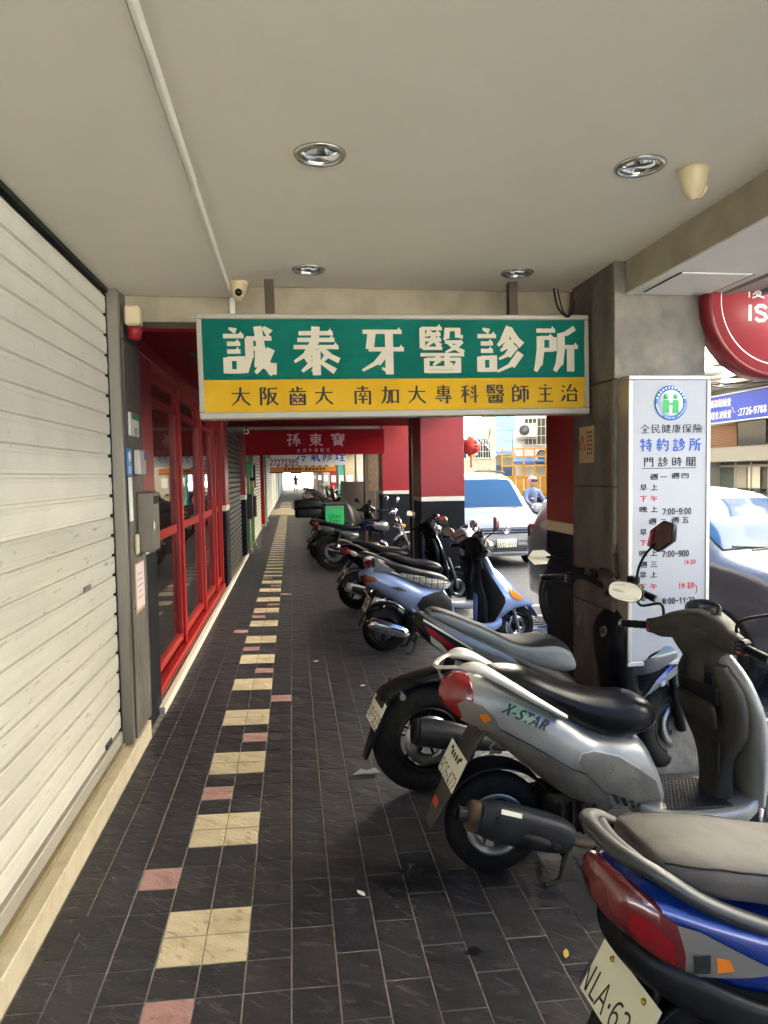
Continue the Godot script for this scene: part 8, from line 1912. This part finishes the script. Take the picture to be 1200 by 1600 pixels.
func make_people():
	mk("jacket_blue", "5d6f95", 0.8); mk("jeans", "3d4f73", 0.85); mk("skin_tone", "b98b6d", 0.6); mk("helmet_pink", "b98a9b", 0.3); mk("visor", "30343c", 0.1); mk("shoe", "6a655e", 0.7); mk("dark_cloth", "22232a", 0.85); mk("umbrella_cloth", "30354a", 0.7)
	# scooter under the rider, coming towards the arcade
	var proto: Node3D = get_node("white_scooter")
	var sc: Node3D = proto.duplicate(); sc.name = numbered("blue_street_scooter"); add_child(sc)
	sc.position = P(6.10, -0.199, 17.6); sc.rotation = Vector3(0, -PI / 2 + 0.25, 0)
	tag(sc, "blue scooter ridden on the road by the person in a pink helmet", "scooter")
	sc.remove_meta("group")
	for ch in sc.get_children():
		if ch.name in ["tail_body", "front_shield", "floorboard"]: ch.material_override = M["paint_royal"]
		if ch.name == "handlebar": ch.get_node("cover").material_override = M["paint_royal"]
	var t := thing("person", "person in pink helmet and blue jacket riding a blue scooter", "person", sc.position, sc.rotation.y)
	var B := []
	B.append([Vector3(0.28, 0.86, 0.0), Vector3(0.30, 1.05, 0), 0.135, 0.13]); B.append([Vector3(0.30, 1.05, 0), Vector3(0.32, 1.30, 0), 0.13, 0.14]); B.append([Vector3(0.32, 1.33, 0), Vector3(0.34, 1.44, 0), 0.07, 0.06])
	for s in [-1.0, 1.0]:
		B.append([Vector3(0.32, 1.31, s * 0.13), Vector3(0.34, 1.30, s * 0.19), 0.07, 0.065])
		B.append([Vector3(0.34, 1.30, s * 0.19), Vector3(0.48, 1.08, s * 0.27), 0.062, 0.048]); B.append([Vector3(0.48, 1.08, s * 0.27), Vector3(0.76, 0.99, s * 0.29), 0.048, 0.034])
		B.append([Vector3(0.30, 0.86, s * 0.09), Vector3(0.66, 0.80, s * 0.13), 0.095, 0.07]); B.append([Vector3(0.66, 0.80, s * 0.13), Vector3(0.76, 0.42, s * 0.12), 0.068, 0.045])
	obj("body", skin(B, 0.028, 0.05), "jacket_blue", t)
	var legs := []
	for s in [-1.0, 1.0]:
		legs.append([Vector3(0.36, 0.86, s * 0.10), Vector3(0.67, 0.805, s * 0.13), 0.102, 0.078]); legs.append([Vector3(0.67, 0.805, s * 0.13), Vector3(0.765, 0.40, s * 0.12), 0.076, 0.054])
	obj("trousers", skin(legs, 0.028, 0.03), "jeans", t)
	for s in [-1.0, 1.0]:
		var sh := MB.new(); sh.loft(shell_rings([[0.70, 0.335, 0.03, 0.03, 0.03, 2.5], [0.78, 0.335, 0.045, 0.05, 0.04, 2.5], [0.90, 0.325, 0.045, 0.03, 0.03, 2.5], [0.95, 0.32, 0.02, 0.015, 0.02, 2.5]], 3, 14, s * 0.12)); obj("shoe", sh, "shoe", t)
		var hd := []
		var w := Vector3(0.76, 0.985, s * 0.29)
		hd.append([w, w + Vector3(0.06, 0.005, 0), 0.030, 0.034])
		for f in 4: hd.append([w + Vector3(0.075, 0.012, (f - 1.5) * 0.02), w + Vector3(0.10, -0.022, (f - 1.5) * 0.021), 0.010, 0.009])
		hd.append([w + Vector3(0.04, -0.01, -s * 0.03), w + Vector3(0.085, -0.03, -s * 0.035), 0.011, 0.009])
		obj("hand", skin(hd, 0.009, 0.012), "skin_tone", t)
	var face := [[Vector3(0.36, 1.50, 0), Vector3(0.37, 1.585, 0), 0.075, 0.092], [Vector3(0.40, 1.48, 0), Vector3(0.41, 1.50, 0), 0.05, 0.05], [Vector3(0.455, 1.545, 0), Vector3(0.475, 1.525, 0), 0.012, 0.015]]
	obj("head", skin(face, 0.012, 0.03), "skin_tone", t)
	for s in [-1, 1]:
		var ey := MB.new(); ey.lathe(Vector3(0.448, 1.56, s * 0.034), [[0.001, 0.0], [0.011, 0.0], [0.008, 0.006], [0.001, 0.008]], 10, Basis(Vector3(0, 0, -1), Vector3(0, 1, 0), Vector3(1, 0, 0))); obj("eye", ey, "visor", t)
	var mo := MB.new(); mo.box(Vector3(0.458, 1.485, 0), Vector3(0.01, 0.008, 0.045), 0.003); obj("mouth", mo, "mirror_back", t)
	var hm := MB.new(); hm.lathe(Vector3(0.36, 1.575, 0), [[0.118, -0.03], [0.125, 0.02], [0.118, 0.07], [0.09, 0.11], [0.05, 0.128], [0.001, 0.133]], 26, Basis(Vector3(1, 0, 0), Vector3(0, 0, -1), Vector3(0, 1, 0)), false); obj("helmet", hm, "helmet_pink", t)
	var vs := MB.new(); vs.loft(across_rings([[-0.09, 0.44, 1.60, 0.01, 0.035, 2.4], [0.0, 0.487, 1.60, 0.01, 0.04, 2.4], [0.09, 0.44, 1.60, 0.01, 0.035, 2.4]])); obj("visor", vs, "visor", t)
	# walker with an umbrella far down the arcade
	var p := thing("person", "small dark clad walker under an umbrella at the far exit", "person", P(0.42, 0.0, 66.0), 0.0)
	var W := [[Vector3(0, 0.95, 0), Vector3(0, 1.35, 0), 0.14, 0.17], [Vector3(0, 1.45, 0), Vector3(0, 1.52, 0), 0.06, 0.06], [Vector3(0, 1.60, 0), Vector3(0, 1.66, 0), 0.10, 0.10]]
	for s in [-1.0, 1.0]:
		W.append([Vector3(s * 0.09, 0.92, 0), Vector3(s * 0.10, 0.5, 0.05 * s), 0.095, 0.065]); W.append([Vector3(s * 0.10, 0.5, 0.05 * s), Vector3(s * 0.11, 0.06, -0.08 * s), 0.065, 0.045])
		W.append([Vector3(s * 0.19, 1.38, 0), Vector3(s * 0.25, 1.1, 0.03), 0.06, 0.045]); W.append([Vector3(s * 0.25, 1.1, 0.03), Vector3(s * 0.18, 1.18 if s > 0 else 0.88, 0.16), 0.045, 0.035])
	obj("body", skin(W, 0.035, 0.06), "dark_cloth", p)
	var um := thing("umbrella", "dark open umbrella held by the walker at the far exit", "umbrella", P(0.5, 1.15, 65.85))
	var ub := MB.new(); ub.lathe(Vector3.ZERO, [[0.55, 0.62], [0.50, 0.72], [0.3, 0.84], [0.02, 0.90], [0.02, 0.885], [0.3, 0.825], [0.49, 0.70], [0.545, 0.615]], 16, Basis(Vector3(1, 0, 0), Vector3(0, 0, -1), Vector3(0, 1, 0)), false, true); obj("canopy", ub, "umbrella_cloth", um)
	var us := MB.new(); us.tube([Vector3(0, -0.05, 0), Vector3(0, 0.95, 0)], 0.012, 8); obj("shaft", us, "chrome", um)

func across_rings(rows: Array, per := 4, seg := 14) -> Array:
	var rings := []
	for r in smooth_rows(rows, per):
		var e: float = 2.0 / r[5]
		var ring := PackedVector3Array()
		for k in seg:
			var a := TAU * k / seg
			ring.push_back(Vector3(r[1] + signf(cos(a)) * pow(absf(cos(a)), e) * r[3], r[2] + signf(sin(a)) * pow(absf(sin(a)), e) * r[4], r[0]))
		rings.push_back(ring)
	return rings

# a house front: local x along the front, y up, z out of it
func window_unit(t: Node, x: float, y: float, w: float, h: float, grille := false, z := 0.0):
	var f := MB.new()
	for q in [[0, h / 2, w + 0.1, 0.06], [0, -h / 2, w + 0.16, 0.08], [-w / 2, 0, 0.06, h - 0.08], [w / 2, 0, 0.06, h - 0.08], [0, 0, 0.05, h - 0.08]]:
		f.box(Vector3(x + q[0], y + q[1], z + 0.03), Vector3(q[2], q[3], 0.09), 0.006)
	var o := obj("window", f, "window_frame", t)
	var p := MB.new(); p.box(Vector3(x, y, z - 0.01), Vector3(w, h, 0.04)); obj("pane", p, "window_dark", o)
	if grille:
		var g := MB.new()
		var n := int(w / 0.16)
		for i in n + 1: g.box(Vector3(x - w / 2 + i * w / n, y, z + 0.26), Vector3(0.02, h, 0.02))
		for i in 4: g.box(Vector3(x, y - h / 2 + i * h / 3, z + 0.27), Vector3(w + 0.04, 0.025, 0.02))
		for s in [-1, 1]: g.box(Vector3(x + s * w / 2, y - h / 2, z + 0.13), Vector3(0.02, 0.02, 0.26))
		obj("grille", g, "wall_pale", o)
func ac_unit(label: String, at: Vector3, turn: float):
	var t := thing("air_conditioner", label, "air conditioner", at, turn, "air conditioners on the street houses")
	var b := MB.new(); b.box(Vector3.ZERO, Vector3(0.85, 0.60, 0.32), 0.02); obj("case", b, "plastic_white", t)
	var f := MB.new(); f.lathe(Vector3(-0.12, 0, 0.162), [[0.20, 0.0], [0.23, 0.0], [0.23, 0.02], [0.20, 0.02]], 22, Basis.IDENTITY, false, true); obj("fan_ring", f, "plastic_grey", t)
	var d := MB.new(); d.lathe(Vector3(-0.12, 0, 0.161), [[0.001, 0.0], [0.2, 0.0], [0.2, 0.004], [0.001, 0.006]], 22); obj("fan", d, "plastic_grey", t)
	var k := MB.new(); k.box(Vector3(0, -0.36, -0.05), Vector3(0.9, 0.05, 0.4), 0.005); obj("bracket", k, "wall_grey", t)

func make_houses():
	# clinic house across the street
	var t := thing("clinic_house", "cream tiled house with grey shop floor across the street", "building", P(12.0, -0.06, 30.0), -PI / 2)
	# local x = 30 - D (towards the camera), z towards the arcade
	var b := MB.new(); b.box(Vector3(15.0, 7.6, -4.0), Vector3(34.0, 7.2, 8.0)); obj("upper_wall", b, "wall_cream", t)
	var l := MB.new(); l.box(Vector3(15.0, 2.0, -4.3), Vector3(34.0, 4.0, 7.4)); obj("shop_wall", l, "wall_grey", t)
	var bd := MB.new(); bd.box(Vector3(15.0, 2.08, -0.5), Vector3(34.0, 0.42, 0.9), 0.01); obj("stone_band", bd, "wall_grey_light", t)
	for i in 9:
		var x := -0.5 + i * 3.6
		window_unit(t, x, 5.6, 1.9, 1.4, i % 2 == 0, 0.02); window_unit(t, x, 8.9, 1.9, 1.4, i % 3 == 0, 0.02)
		for y in [4.45, 7.7]:
			var bl := MB.new(); bl.box(Vector3(x + 0.2, y, 0.45), Vector3(2.9, 0.14, 0.95), 0.01); obj("balcony_slab", bl, "wall_pale", t)
			var rl := MB.new()
			for k in 8: rl.box(Vector3(x + 0.2, y + 0.14 + k * 0.11, 0.88), Vector3(2.85, 0.045, 0.03))
			for k in 4: rl.box(Vector3(x - 1.2 + k * 0.93, y + 0.5, 0.90), Vector3(0.05, 1.0, 0.05))
			obj("balcony_railing", rl, "wall_pale", t)
	for i in 8:
		var c := MB.new(); c.box(Vector3(0.6 + i * 3.4, 0.95, -0.35), Vector3(0.42, 1.9, 0.5), 0.01); obj("pier", c, "wall_grey_light", t)
		var gl := MB.new(); gl.box(Vector3(2.3 + i * 3.4, 0.95, -0.56), Vector3(2.9, 1.9, 0.05)); obj("shop_glass", gl, "shop_glass", t)
		var dr := MB.new()
		for q in [-0.7, 0.0, 0.7]: dr.box(Vector3(2.3 + i * 3.4 + q, 0.95, -0.50), Vector3(0.06, 1.9, 0.06))
		dr.box(Vector3(2.3 + i * 3.4, 1.75, -0.50), Vector3(2.9, 0.06, 0.055)); obj("glass_frame", dr, "window_frame", t)
	var ws := MB.new()
	for k in 14: ws.box(Vector3(11.9, 2.30 + k * 0.045, -0.05), Vector3(1.25, 0.028, 0.06), 0.004)
	obj("wood_slat_screen", ws, "wood_slat", t)
	var wd := MB.new(); wd.box(Vector3(13.15, 2.6, -0.04), Vector3(1.1, 0.62, 0.05)); obj("dark_window", wd, "window_dark", t)
	for i in 2:
		var nb := MB.new(); nb.box(Vector3(12.05 + i * 0.55, 1.45, -0.49), Vector3(0.5, 0.62, 0.01)); obj("door_poster", nb, ["wall_grey_light", "paper_white"][i], t)
	# blue clinic banner
	var s := thing("blue_clinic_sign", "long blue sign with white characters and a phone number across the street", "sign", P(11.93, 3.27, 14.0), -PI / 2)
	var sb := MB.new(); sb.box(Vector3(0, 0, 0.0), Vector3(9.6, 0.72, 0.16), 0.01); obj("board", sb, "sign_blue", s)
	var se := MB.new(); se.box(Vector3(0, -0.375, 0.02), Vector3(9.6, 0.03, 0.18)); se.box(Vector3(0, 0.375, 0.02), Vector3(9.6, 0.03, 0.18)); obj("edge", se, "print_white", s)
	text_parts(s, "骨質疏鬆檢查", Vector2(-4.62, 0.27), Vector2(0.19, 0.22), 0.192, 12, 10, 0.0, 0.0, "print_white", 0.082)
	text_parts(s, "骨科超音波檢查", Vector2(-4.75, -0.05), Vector2(0.18, 0.22), 0.185, 12, 10, 0.0, 0.0, "print_white", 0.082)
	latin(s, ":2726-9788", Vector3(-2.62, -0.16, 0.083), 0.19, "print_white", Basis.IDENTITY, 0.86)
	var ph := MB.new(); ph.tube(curve([Vector3(-3.40, 0.0, 0.083), Vector3(-3.38, -0.09, 0.083), Vector3(-3.29, -0.15, 0.083)]), [0.035, 0.03, 0.022, 0.018, 0.016, 0.014, 0.014, 0.016, 0.018, 0.022, 0.028, 0.032, 0.035], 8, true, 0.15); obj("phone_mark", ph, "print_white", s)
	var v := thing("vertical_blue_sign", "tall narrow blue sign standing at the clinic house front", "sign", P(12.12, 0.9, 15.9))
	var vb := MB.new(); vb.box(Vector3(0, 0.75, 0), Vector3(0.42, 2.2, 0.14), 0.01); obj("board", vb, "sign_blue_light", v)
	var vp := MB.new(); vp.box(Vector3(0, -0.6, 0), Vector3(0.08, 0.9, 0.08)); obj("post", vp, "wall_grey", v)
	# wires bundle over the sign
	for i in 7:
		var w := thing("overhead_cable", "dark sagging cable of the bundle above the blue sign", "cable", P(11.7 - i * 0.03, 3.95 + i * 0.05, 0), 0.0, "cables above the blue sign")
		var cb := MB.new(); var pts := []
		for k in 13: pts.push_back(Vector3(0.05 * sin(k + i), -0.25 * sin(PI * fmod(k / 4.0, 1.0)) + 0.05 * sin(k * 1.7 + i * 2.0), -6.0 - k * 1.6))
		cb.tube(curve(pts, 4), 0.018, 5); obj("strand", cb, "wire", w)
	# scooters in a row before that house
	var proto: Node3D = get_node("white_scooter")
	for i in 7:
		var c: Node3D = proto.duplicate(); c.name = numbered("far_row_scooter"); add_child(c)
		c.position = P(10.75, -0.06, 14.6 + i * 0.72); c.rotation = Vector3(0, 0.25 * (i % 3 - 1), 0)
		tag(c, "pale scooter in the row parked before the clinic house", "scooter", "scooters before the clinic house")
	# houses round the side street
	var h1 := thing("corner_house", "cream house with grilles and air conditioners at the side street corner", "building", P(10.02, -0.2, 30.2), -0.37)
	var hb := MB.new(); hb.box(Vector3(4.0, 6.5, -4.0), Vector3(8.0, 13.0, 8.0)); obj("wall", hb, "wall_cream", h1)
	for i in 3:
		for j in 3: window_unit(h1, 0.95 + i * 1.7, 3.6 + j * 3.0, 1.1, 1.2, true, 0.02)
	var pp := MB.new(); pp.tube([Vector3(1.75, 0.2, 0.08), Vector3(1.75, 12.0, 0.08)], 0.06, 8); obj("drain_pipe", pp, "wall_pale", h1)
	var aw := MB.new(); aw.box(Vector3(1.0, 2.35, 0.5), Vector3(2.2, 0.05, 1.0), 0.0, Basis(Vector3.RIGHT, 0.2)); obj("awning", aw, "sign_blue_light", h1)
	ac_unit("white air conditioner with round fan at the corner house edge", P(10.42, 3.45, 29.75), -0.37)
	ac_unit("white air conditioner lower on the corner house", P(11.1, 2.35, 29.45), -0.37)
	var h2 := thing("side_street_house", "pale tiled house with many windows left of the sky gap", "building", P(5.6, -0.2, 46.0), -0.2)
	var h2b := MB.new(); h2b.box(Vector3(4.0, 8.0, -5.0), Vector3(7.9, 16.0, 10.0)); obj("wall", h2b, "wall_tiled", h2)
	for i in 5:
		for j in 4: window_unit(h2, 0.9 + i * 1.55, 3.4 + j * 3.0, 1.0, 1.3, i % 2 == 0, 0.02)
	for j in 3:
		var sg := MB.new(); sg.box(Vector3(6.6, 3.6 + j * 1.5, 0.6), Vector3(0.12, 1.3, 1.1), 0.01); obj("shop_sign", sg, ["print_white", "sign_white", "teal_post"][j], h2)
	var h3 := thing("low_garage", "low pale garage row with a blue rolling shutter at the street end", "building", P(11.0, -0.2, 56.0), -0.25)
	var h3b := MB.new(); h3b.box(Vector3(6.0, 1.75, -3.0), Vector3(14.0, 3.5, 6.0)); obj("wall", h3b, "wall_tan", h3)
	var h3r := MB.new(); h3r.box(Vector3(6.0, 3.35, 0.3), Vector3(14.2, 0.1, 1.6), 0.0, Basis(Vector3.RIGHT, 0.15)); obj("roof_sheet", h3r, "wall_pale", h3)
	for k in 18:
		var sl := MB.new(); sl.box(Vector3(6.2, 0.12 + k * 0.13, 0.04), Vector3(1.7, 0.11, 0.05), 0.01); obj("shutter_slat", sl, "shutter_blue", h3)
	for x in [4.9, 7.5, 9.4]:
		var pr := MB.new(); pr.box(Vector3(x, 1.4, 0.12), Vector3(0.35, 2.8, 0.25), 0.01); obj("pier", pr, "wall_pale", h3)
	var an := MB.new(); an.tube([Vector3(7.0, 3.4, 0.0), Vector3(7.0, 5.2, 0.0)], 0.10, 8); obj("pole", an, "wall_pale", h3)
	# wires across the gap
	for q in [[Vector3(12.4, 4.7, -42.0), Vector3(10.4, 4.9, -30.0), 0.6], [Vector3(12.4, 4.5, -42.0), Vector3(10.3, 3.5, -30.0), 0.25], [Vector3(12.4, 4.4, -42.0), Vector3(10.6, 3.1, -30.0), 0.9], [Vector3(12.4, 4.4, -42.0), Vector3(15.3, 3.3, -54.0), 0.2], [Vector3(12.3, 4.4, -42.0), Vector3(14.8, 2.6, -52.0), 0.3]]:
		var w := thing("street_wire", "thin dark wire strung across the sky gap", "wire", Vector3.ZERO, 0.0, "wires across the sky gap")
		var pts := []
		for k in 11:
			var f := k / 10.0
			pts.push_back(q[0].lerp(q[1], f) - Vector3(0, q[2] * 4.0 * f * (1.0 - f) * 0.5, 0))
		var wb := MB.new(); wb.tube(pts, 0.022, 5); obj("strand", wb, "wire", w)
	# yellow truck bed
	var tr := thing("yellow_truck", "small truck with yellow slatted cargo bed on the side road", "truck", P(9.6, -0.2, 26.5), -0.1)
	var tb := MB.new(); tb.box(Vector3(0.6, 0.95, 0), Vector3(4.4, 0.14, 1.8), 0.02); obj("bed_floor", tb, "truck_yellow", tr)
	for i in 14:
		var sl := MB.new(); sl.box(Vector3(-1.45 + i * 0.315, 1.32, 0.9), Vector3(0.25, 0.62, 0.05), 0.01); obj("side_board", sl, "truck_yellow", tr)
	for y in [1.03, 1.64]:
		var ra := MB.new(); ra.box(Vector3(0.6, y, 0.93), Vector3(4.4, 0.06, 0.06), 0.005); obj("side_rail", ra, "truck_yellow", tr)
	for i in 5:
		var po := MB.new(); po.box(Vector3(-1.5 + i * 0.42, 2.15, 0.9), Vector3(0.05, 1.1, 0.05), 0.004); obj("rack_post", po, "truck_yellow", tr)
	for y in [2.05, 2.4, 2.7]:
		var ra := MB.new(); ra.box(Vector3(-0.66, y, 0.93), Vector3(1.75, 0.05, 0.04), 0.004); obj("rack_rail", ra, "truck_yellow", tr)
	var bp := MB.new(); bp.box(Vector3(0.3, 2.1, 0.9), Vector3(0.16, 1.2, 0.12), 0.01); obj("corner_post", bp, "truck_yellow", tr)
	var cb2 := MB.new(); cb2.box(Vector3(3.4, 1.3, 0), Vector3(1.4, 1.8, 1.8), 0.12); obj("cab", cb2, "paint_van", tr)
	var cg := MB.new(); cg.box(Vector3(3.5, 1.75, 0.0), Vector3(0.9, 0.6, 1.83), 0.02); obj("cab_window", cg, "car_glass", tr)
	for x in [-0.8, 3.3]:
		for z in [-0.8, 0.8]:
			var w := part("wheel", tr, Vector3(x, 0.38, z))
			var ty := MB.new(); ty.lathe(Vector3.ZERO, [[0.2, -0.11], [0.36, -0.11], [0.38, -0.08], [0.38, 0.08], [0.36, 0.11], [0.2, 0.11]], 24, Basis.IDENTITY, false, true); obj("tyre", ty, "tyre", w)
			var rm := MB.new(); rm.lathe(Vector3.ZERO, [[0.001, -0.05], [0.2, -0.06], [0.2, 0.06], [0.001, 0.05]], 20); obj("rim", rm, "wall_grey", w)
	var ch := MB.new(); ch.box(Vector3(0.9, 0.70, 0.45), Vector3(4.6, 0.18, 0.1)); ch.box(Vector3(0.9, 0.70, -0.45), Vector3(4.6, 0.18, 0.1)); obj("chassis", ch, "plastic_black", tr)
	# lantern on the shop corner
	var ln := thing("red_lantern", "round red paper lantern with dark characters hung by the red pillar", "lantern", P(2.93, 2.05, 11.0))
	var lp := []
	for i in 13:
		var a := -PI / 2 + PI * i / 12.0
		lp.push_back([maxf(cos(a), 0.12) * 0.155 * (1.0 if i % 2 == 0 else 0.975), sin(a) * 0.135])
	var up := Basis(Vector3(1, 0, 0), Vector3(0, 0, -1), Vector3(0, 1, 0))
	var lb := MB.new(); lb.lathe(Vector3.ZERO, lp, 24, up); obj("paper_globe", lb, "lantern_red", ln)
	for y in [-0.145, 0.145]:
		var cp := MB.new(); cp.lathe(Vector3(0, y, 0), [[0.001, -0.02], [0.05, -0.02], [0.05, 0.02], [0.001, 0.02]], 16, up); obj("collar", cp, "lantern_gold", ln)
	var ts := MB.new(); ts.tube([Vector3(0, -0.16, 0), Vector3(0, -0.34, 0)], [0.012, 0.018], 8); obj("tassel", ts, "lantern_red", ln)
	var lc := MB.new(); lc.tube([Vector3(0, 0.16, 0), Vector3(0, 0.9, 0)], 0.008, 6); obj("cord", lc, "wire", ln)
	var cc := MB.new()
	for i in 3: cc.box(Vector3(0.04, 0.06 - i * 0.06, 0.145 - absf(i - 1) * 0.012), Vector3(0.05, 0.035, 0.012))
	obj("print", cc, "print_black", ln)
	# bush by the truck
	make_tree("street_tree", "leafy green street tree beyond the yellow truck", P(12.6, -0.2, 34.0), 4.3, 1.5, 11, 1800)
	make_tree("exit_tree", "green tree at the far exit of the walkway", P(1.8, -0.2, 96.0), 6.5, 3.2, 12, 1800)
	var ex := thing("far_house", "pale house closing the view beyond the walkway exit", "building", P(0.0, -0.2, 125.0))
	var eb := MB.new(); eb.box(Vector3(-3.0, 5.0, -3.0), Vector3(26.0, 10.0, 6.0)); obj("wall", eb, "wall_cream", ex)
	for i in 6: window_unit(ex, -10.0 + i * 2.9, 4.2, 1.4, 1.4, false, 0.02)

func make_tree(called: String, label: String, at: Vector3, h: float, r: float, seed_: int, n: int):
	var t := thing(called, label, "tree", at)
	RNG.seed = seed_
	var tk := MB.new(); tk.tube(curve([Vector3(0, 0, 0), Vector3(0.05, h * 0.3, 0.03), Vector3(-0.03, h * 0.6, 0), Vector3(0.05, h * 0.85, 0.05)]), [0.13, 0.13, 0.12, 0.12, 0.115, 0.11, 0.11, 0.10, 0.10, 0.09, 0.09, 0.08, 0.075, 0.07, 0.06, 0.055, 0.05, 0.045, 0.04], 8); obj("trunk", tk, "bark", t)
	var clumps := []
	for i in 14:
		var a := RNG.randf() * TAU; var e := RNG.randf_range(-0.5, 1.0)
		clumps.push_back(Vector3(cos(a) * r * 0.65 * RNG.randf(), h * 0.75 + e * r * 0.6, sin(a) * r * 0.65 * RNG.randf()))
	for c in clumps.slice(0, 6):
		var lm := MB.new(); lm.tube([Vector3(0, h * 0.45, 0), (Vector3(0, h * 0.55, 0) + c) / 2.0, c], [0.06, 0.04, 0.015], 6); obj("limb", lm, "bark", t)
	for k in 2:
		var b := MB.new()
		for i in n / 2:
			var c: Vector3 = clumps[RNG.randi() % clumps.size()]
			var p := c + Vector3(RNG.randfn(), RNG.randfn() * 0.7, RNG.randfn()) * r * 0.22
			var bs := Basis.from_euler(Vector3(RNG.randf() * TAU, RNG.randf() * TAU, RNG.randf() * TAU))
			var s := RNG.randf_range(0.06, 0.13)
			b.tri(p + bs * Vector3(-s, 0, 0), p + bs * Vector3(0, -s * 0.4, 0), p + bs * Vector3(s, 0, 0)); b.tri(p + bs * Vector3(-s, 0, 0), p + bs * Vector3(s, 0, 0), p + bs * Vector3(0, s * 0.4, 0))
		obj("crown", b, ["leaf_a", "leaf_b"][k], t)

func _ready():
	make_view()
	make_materials()
	make_floor()
	make_ceiling()
	make_street()
	make_left()
	make_signs()
	make_bikes()
	mk("shop_glass", "5d6a66", 0.06); mk("wall_grey_light", "a5a39c", 0.6); mk("sign_blue_light", "4a78d6", 0.4)
	make_cars()
	make_people()
	make_houses()
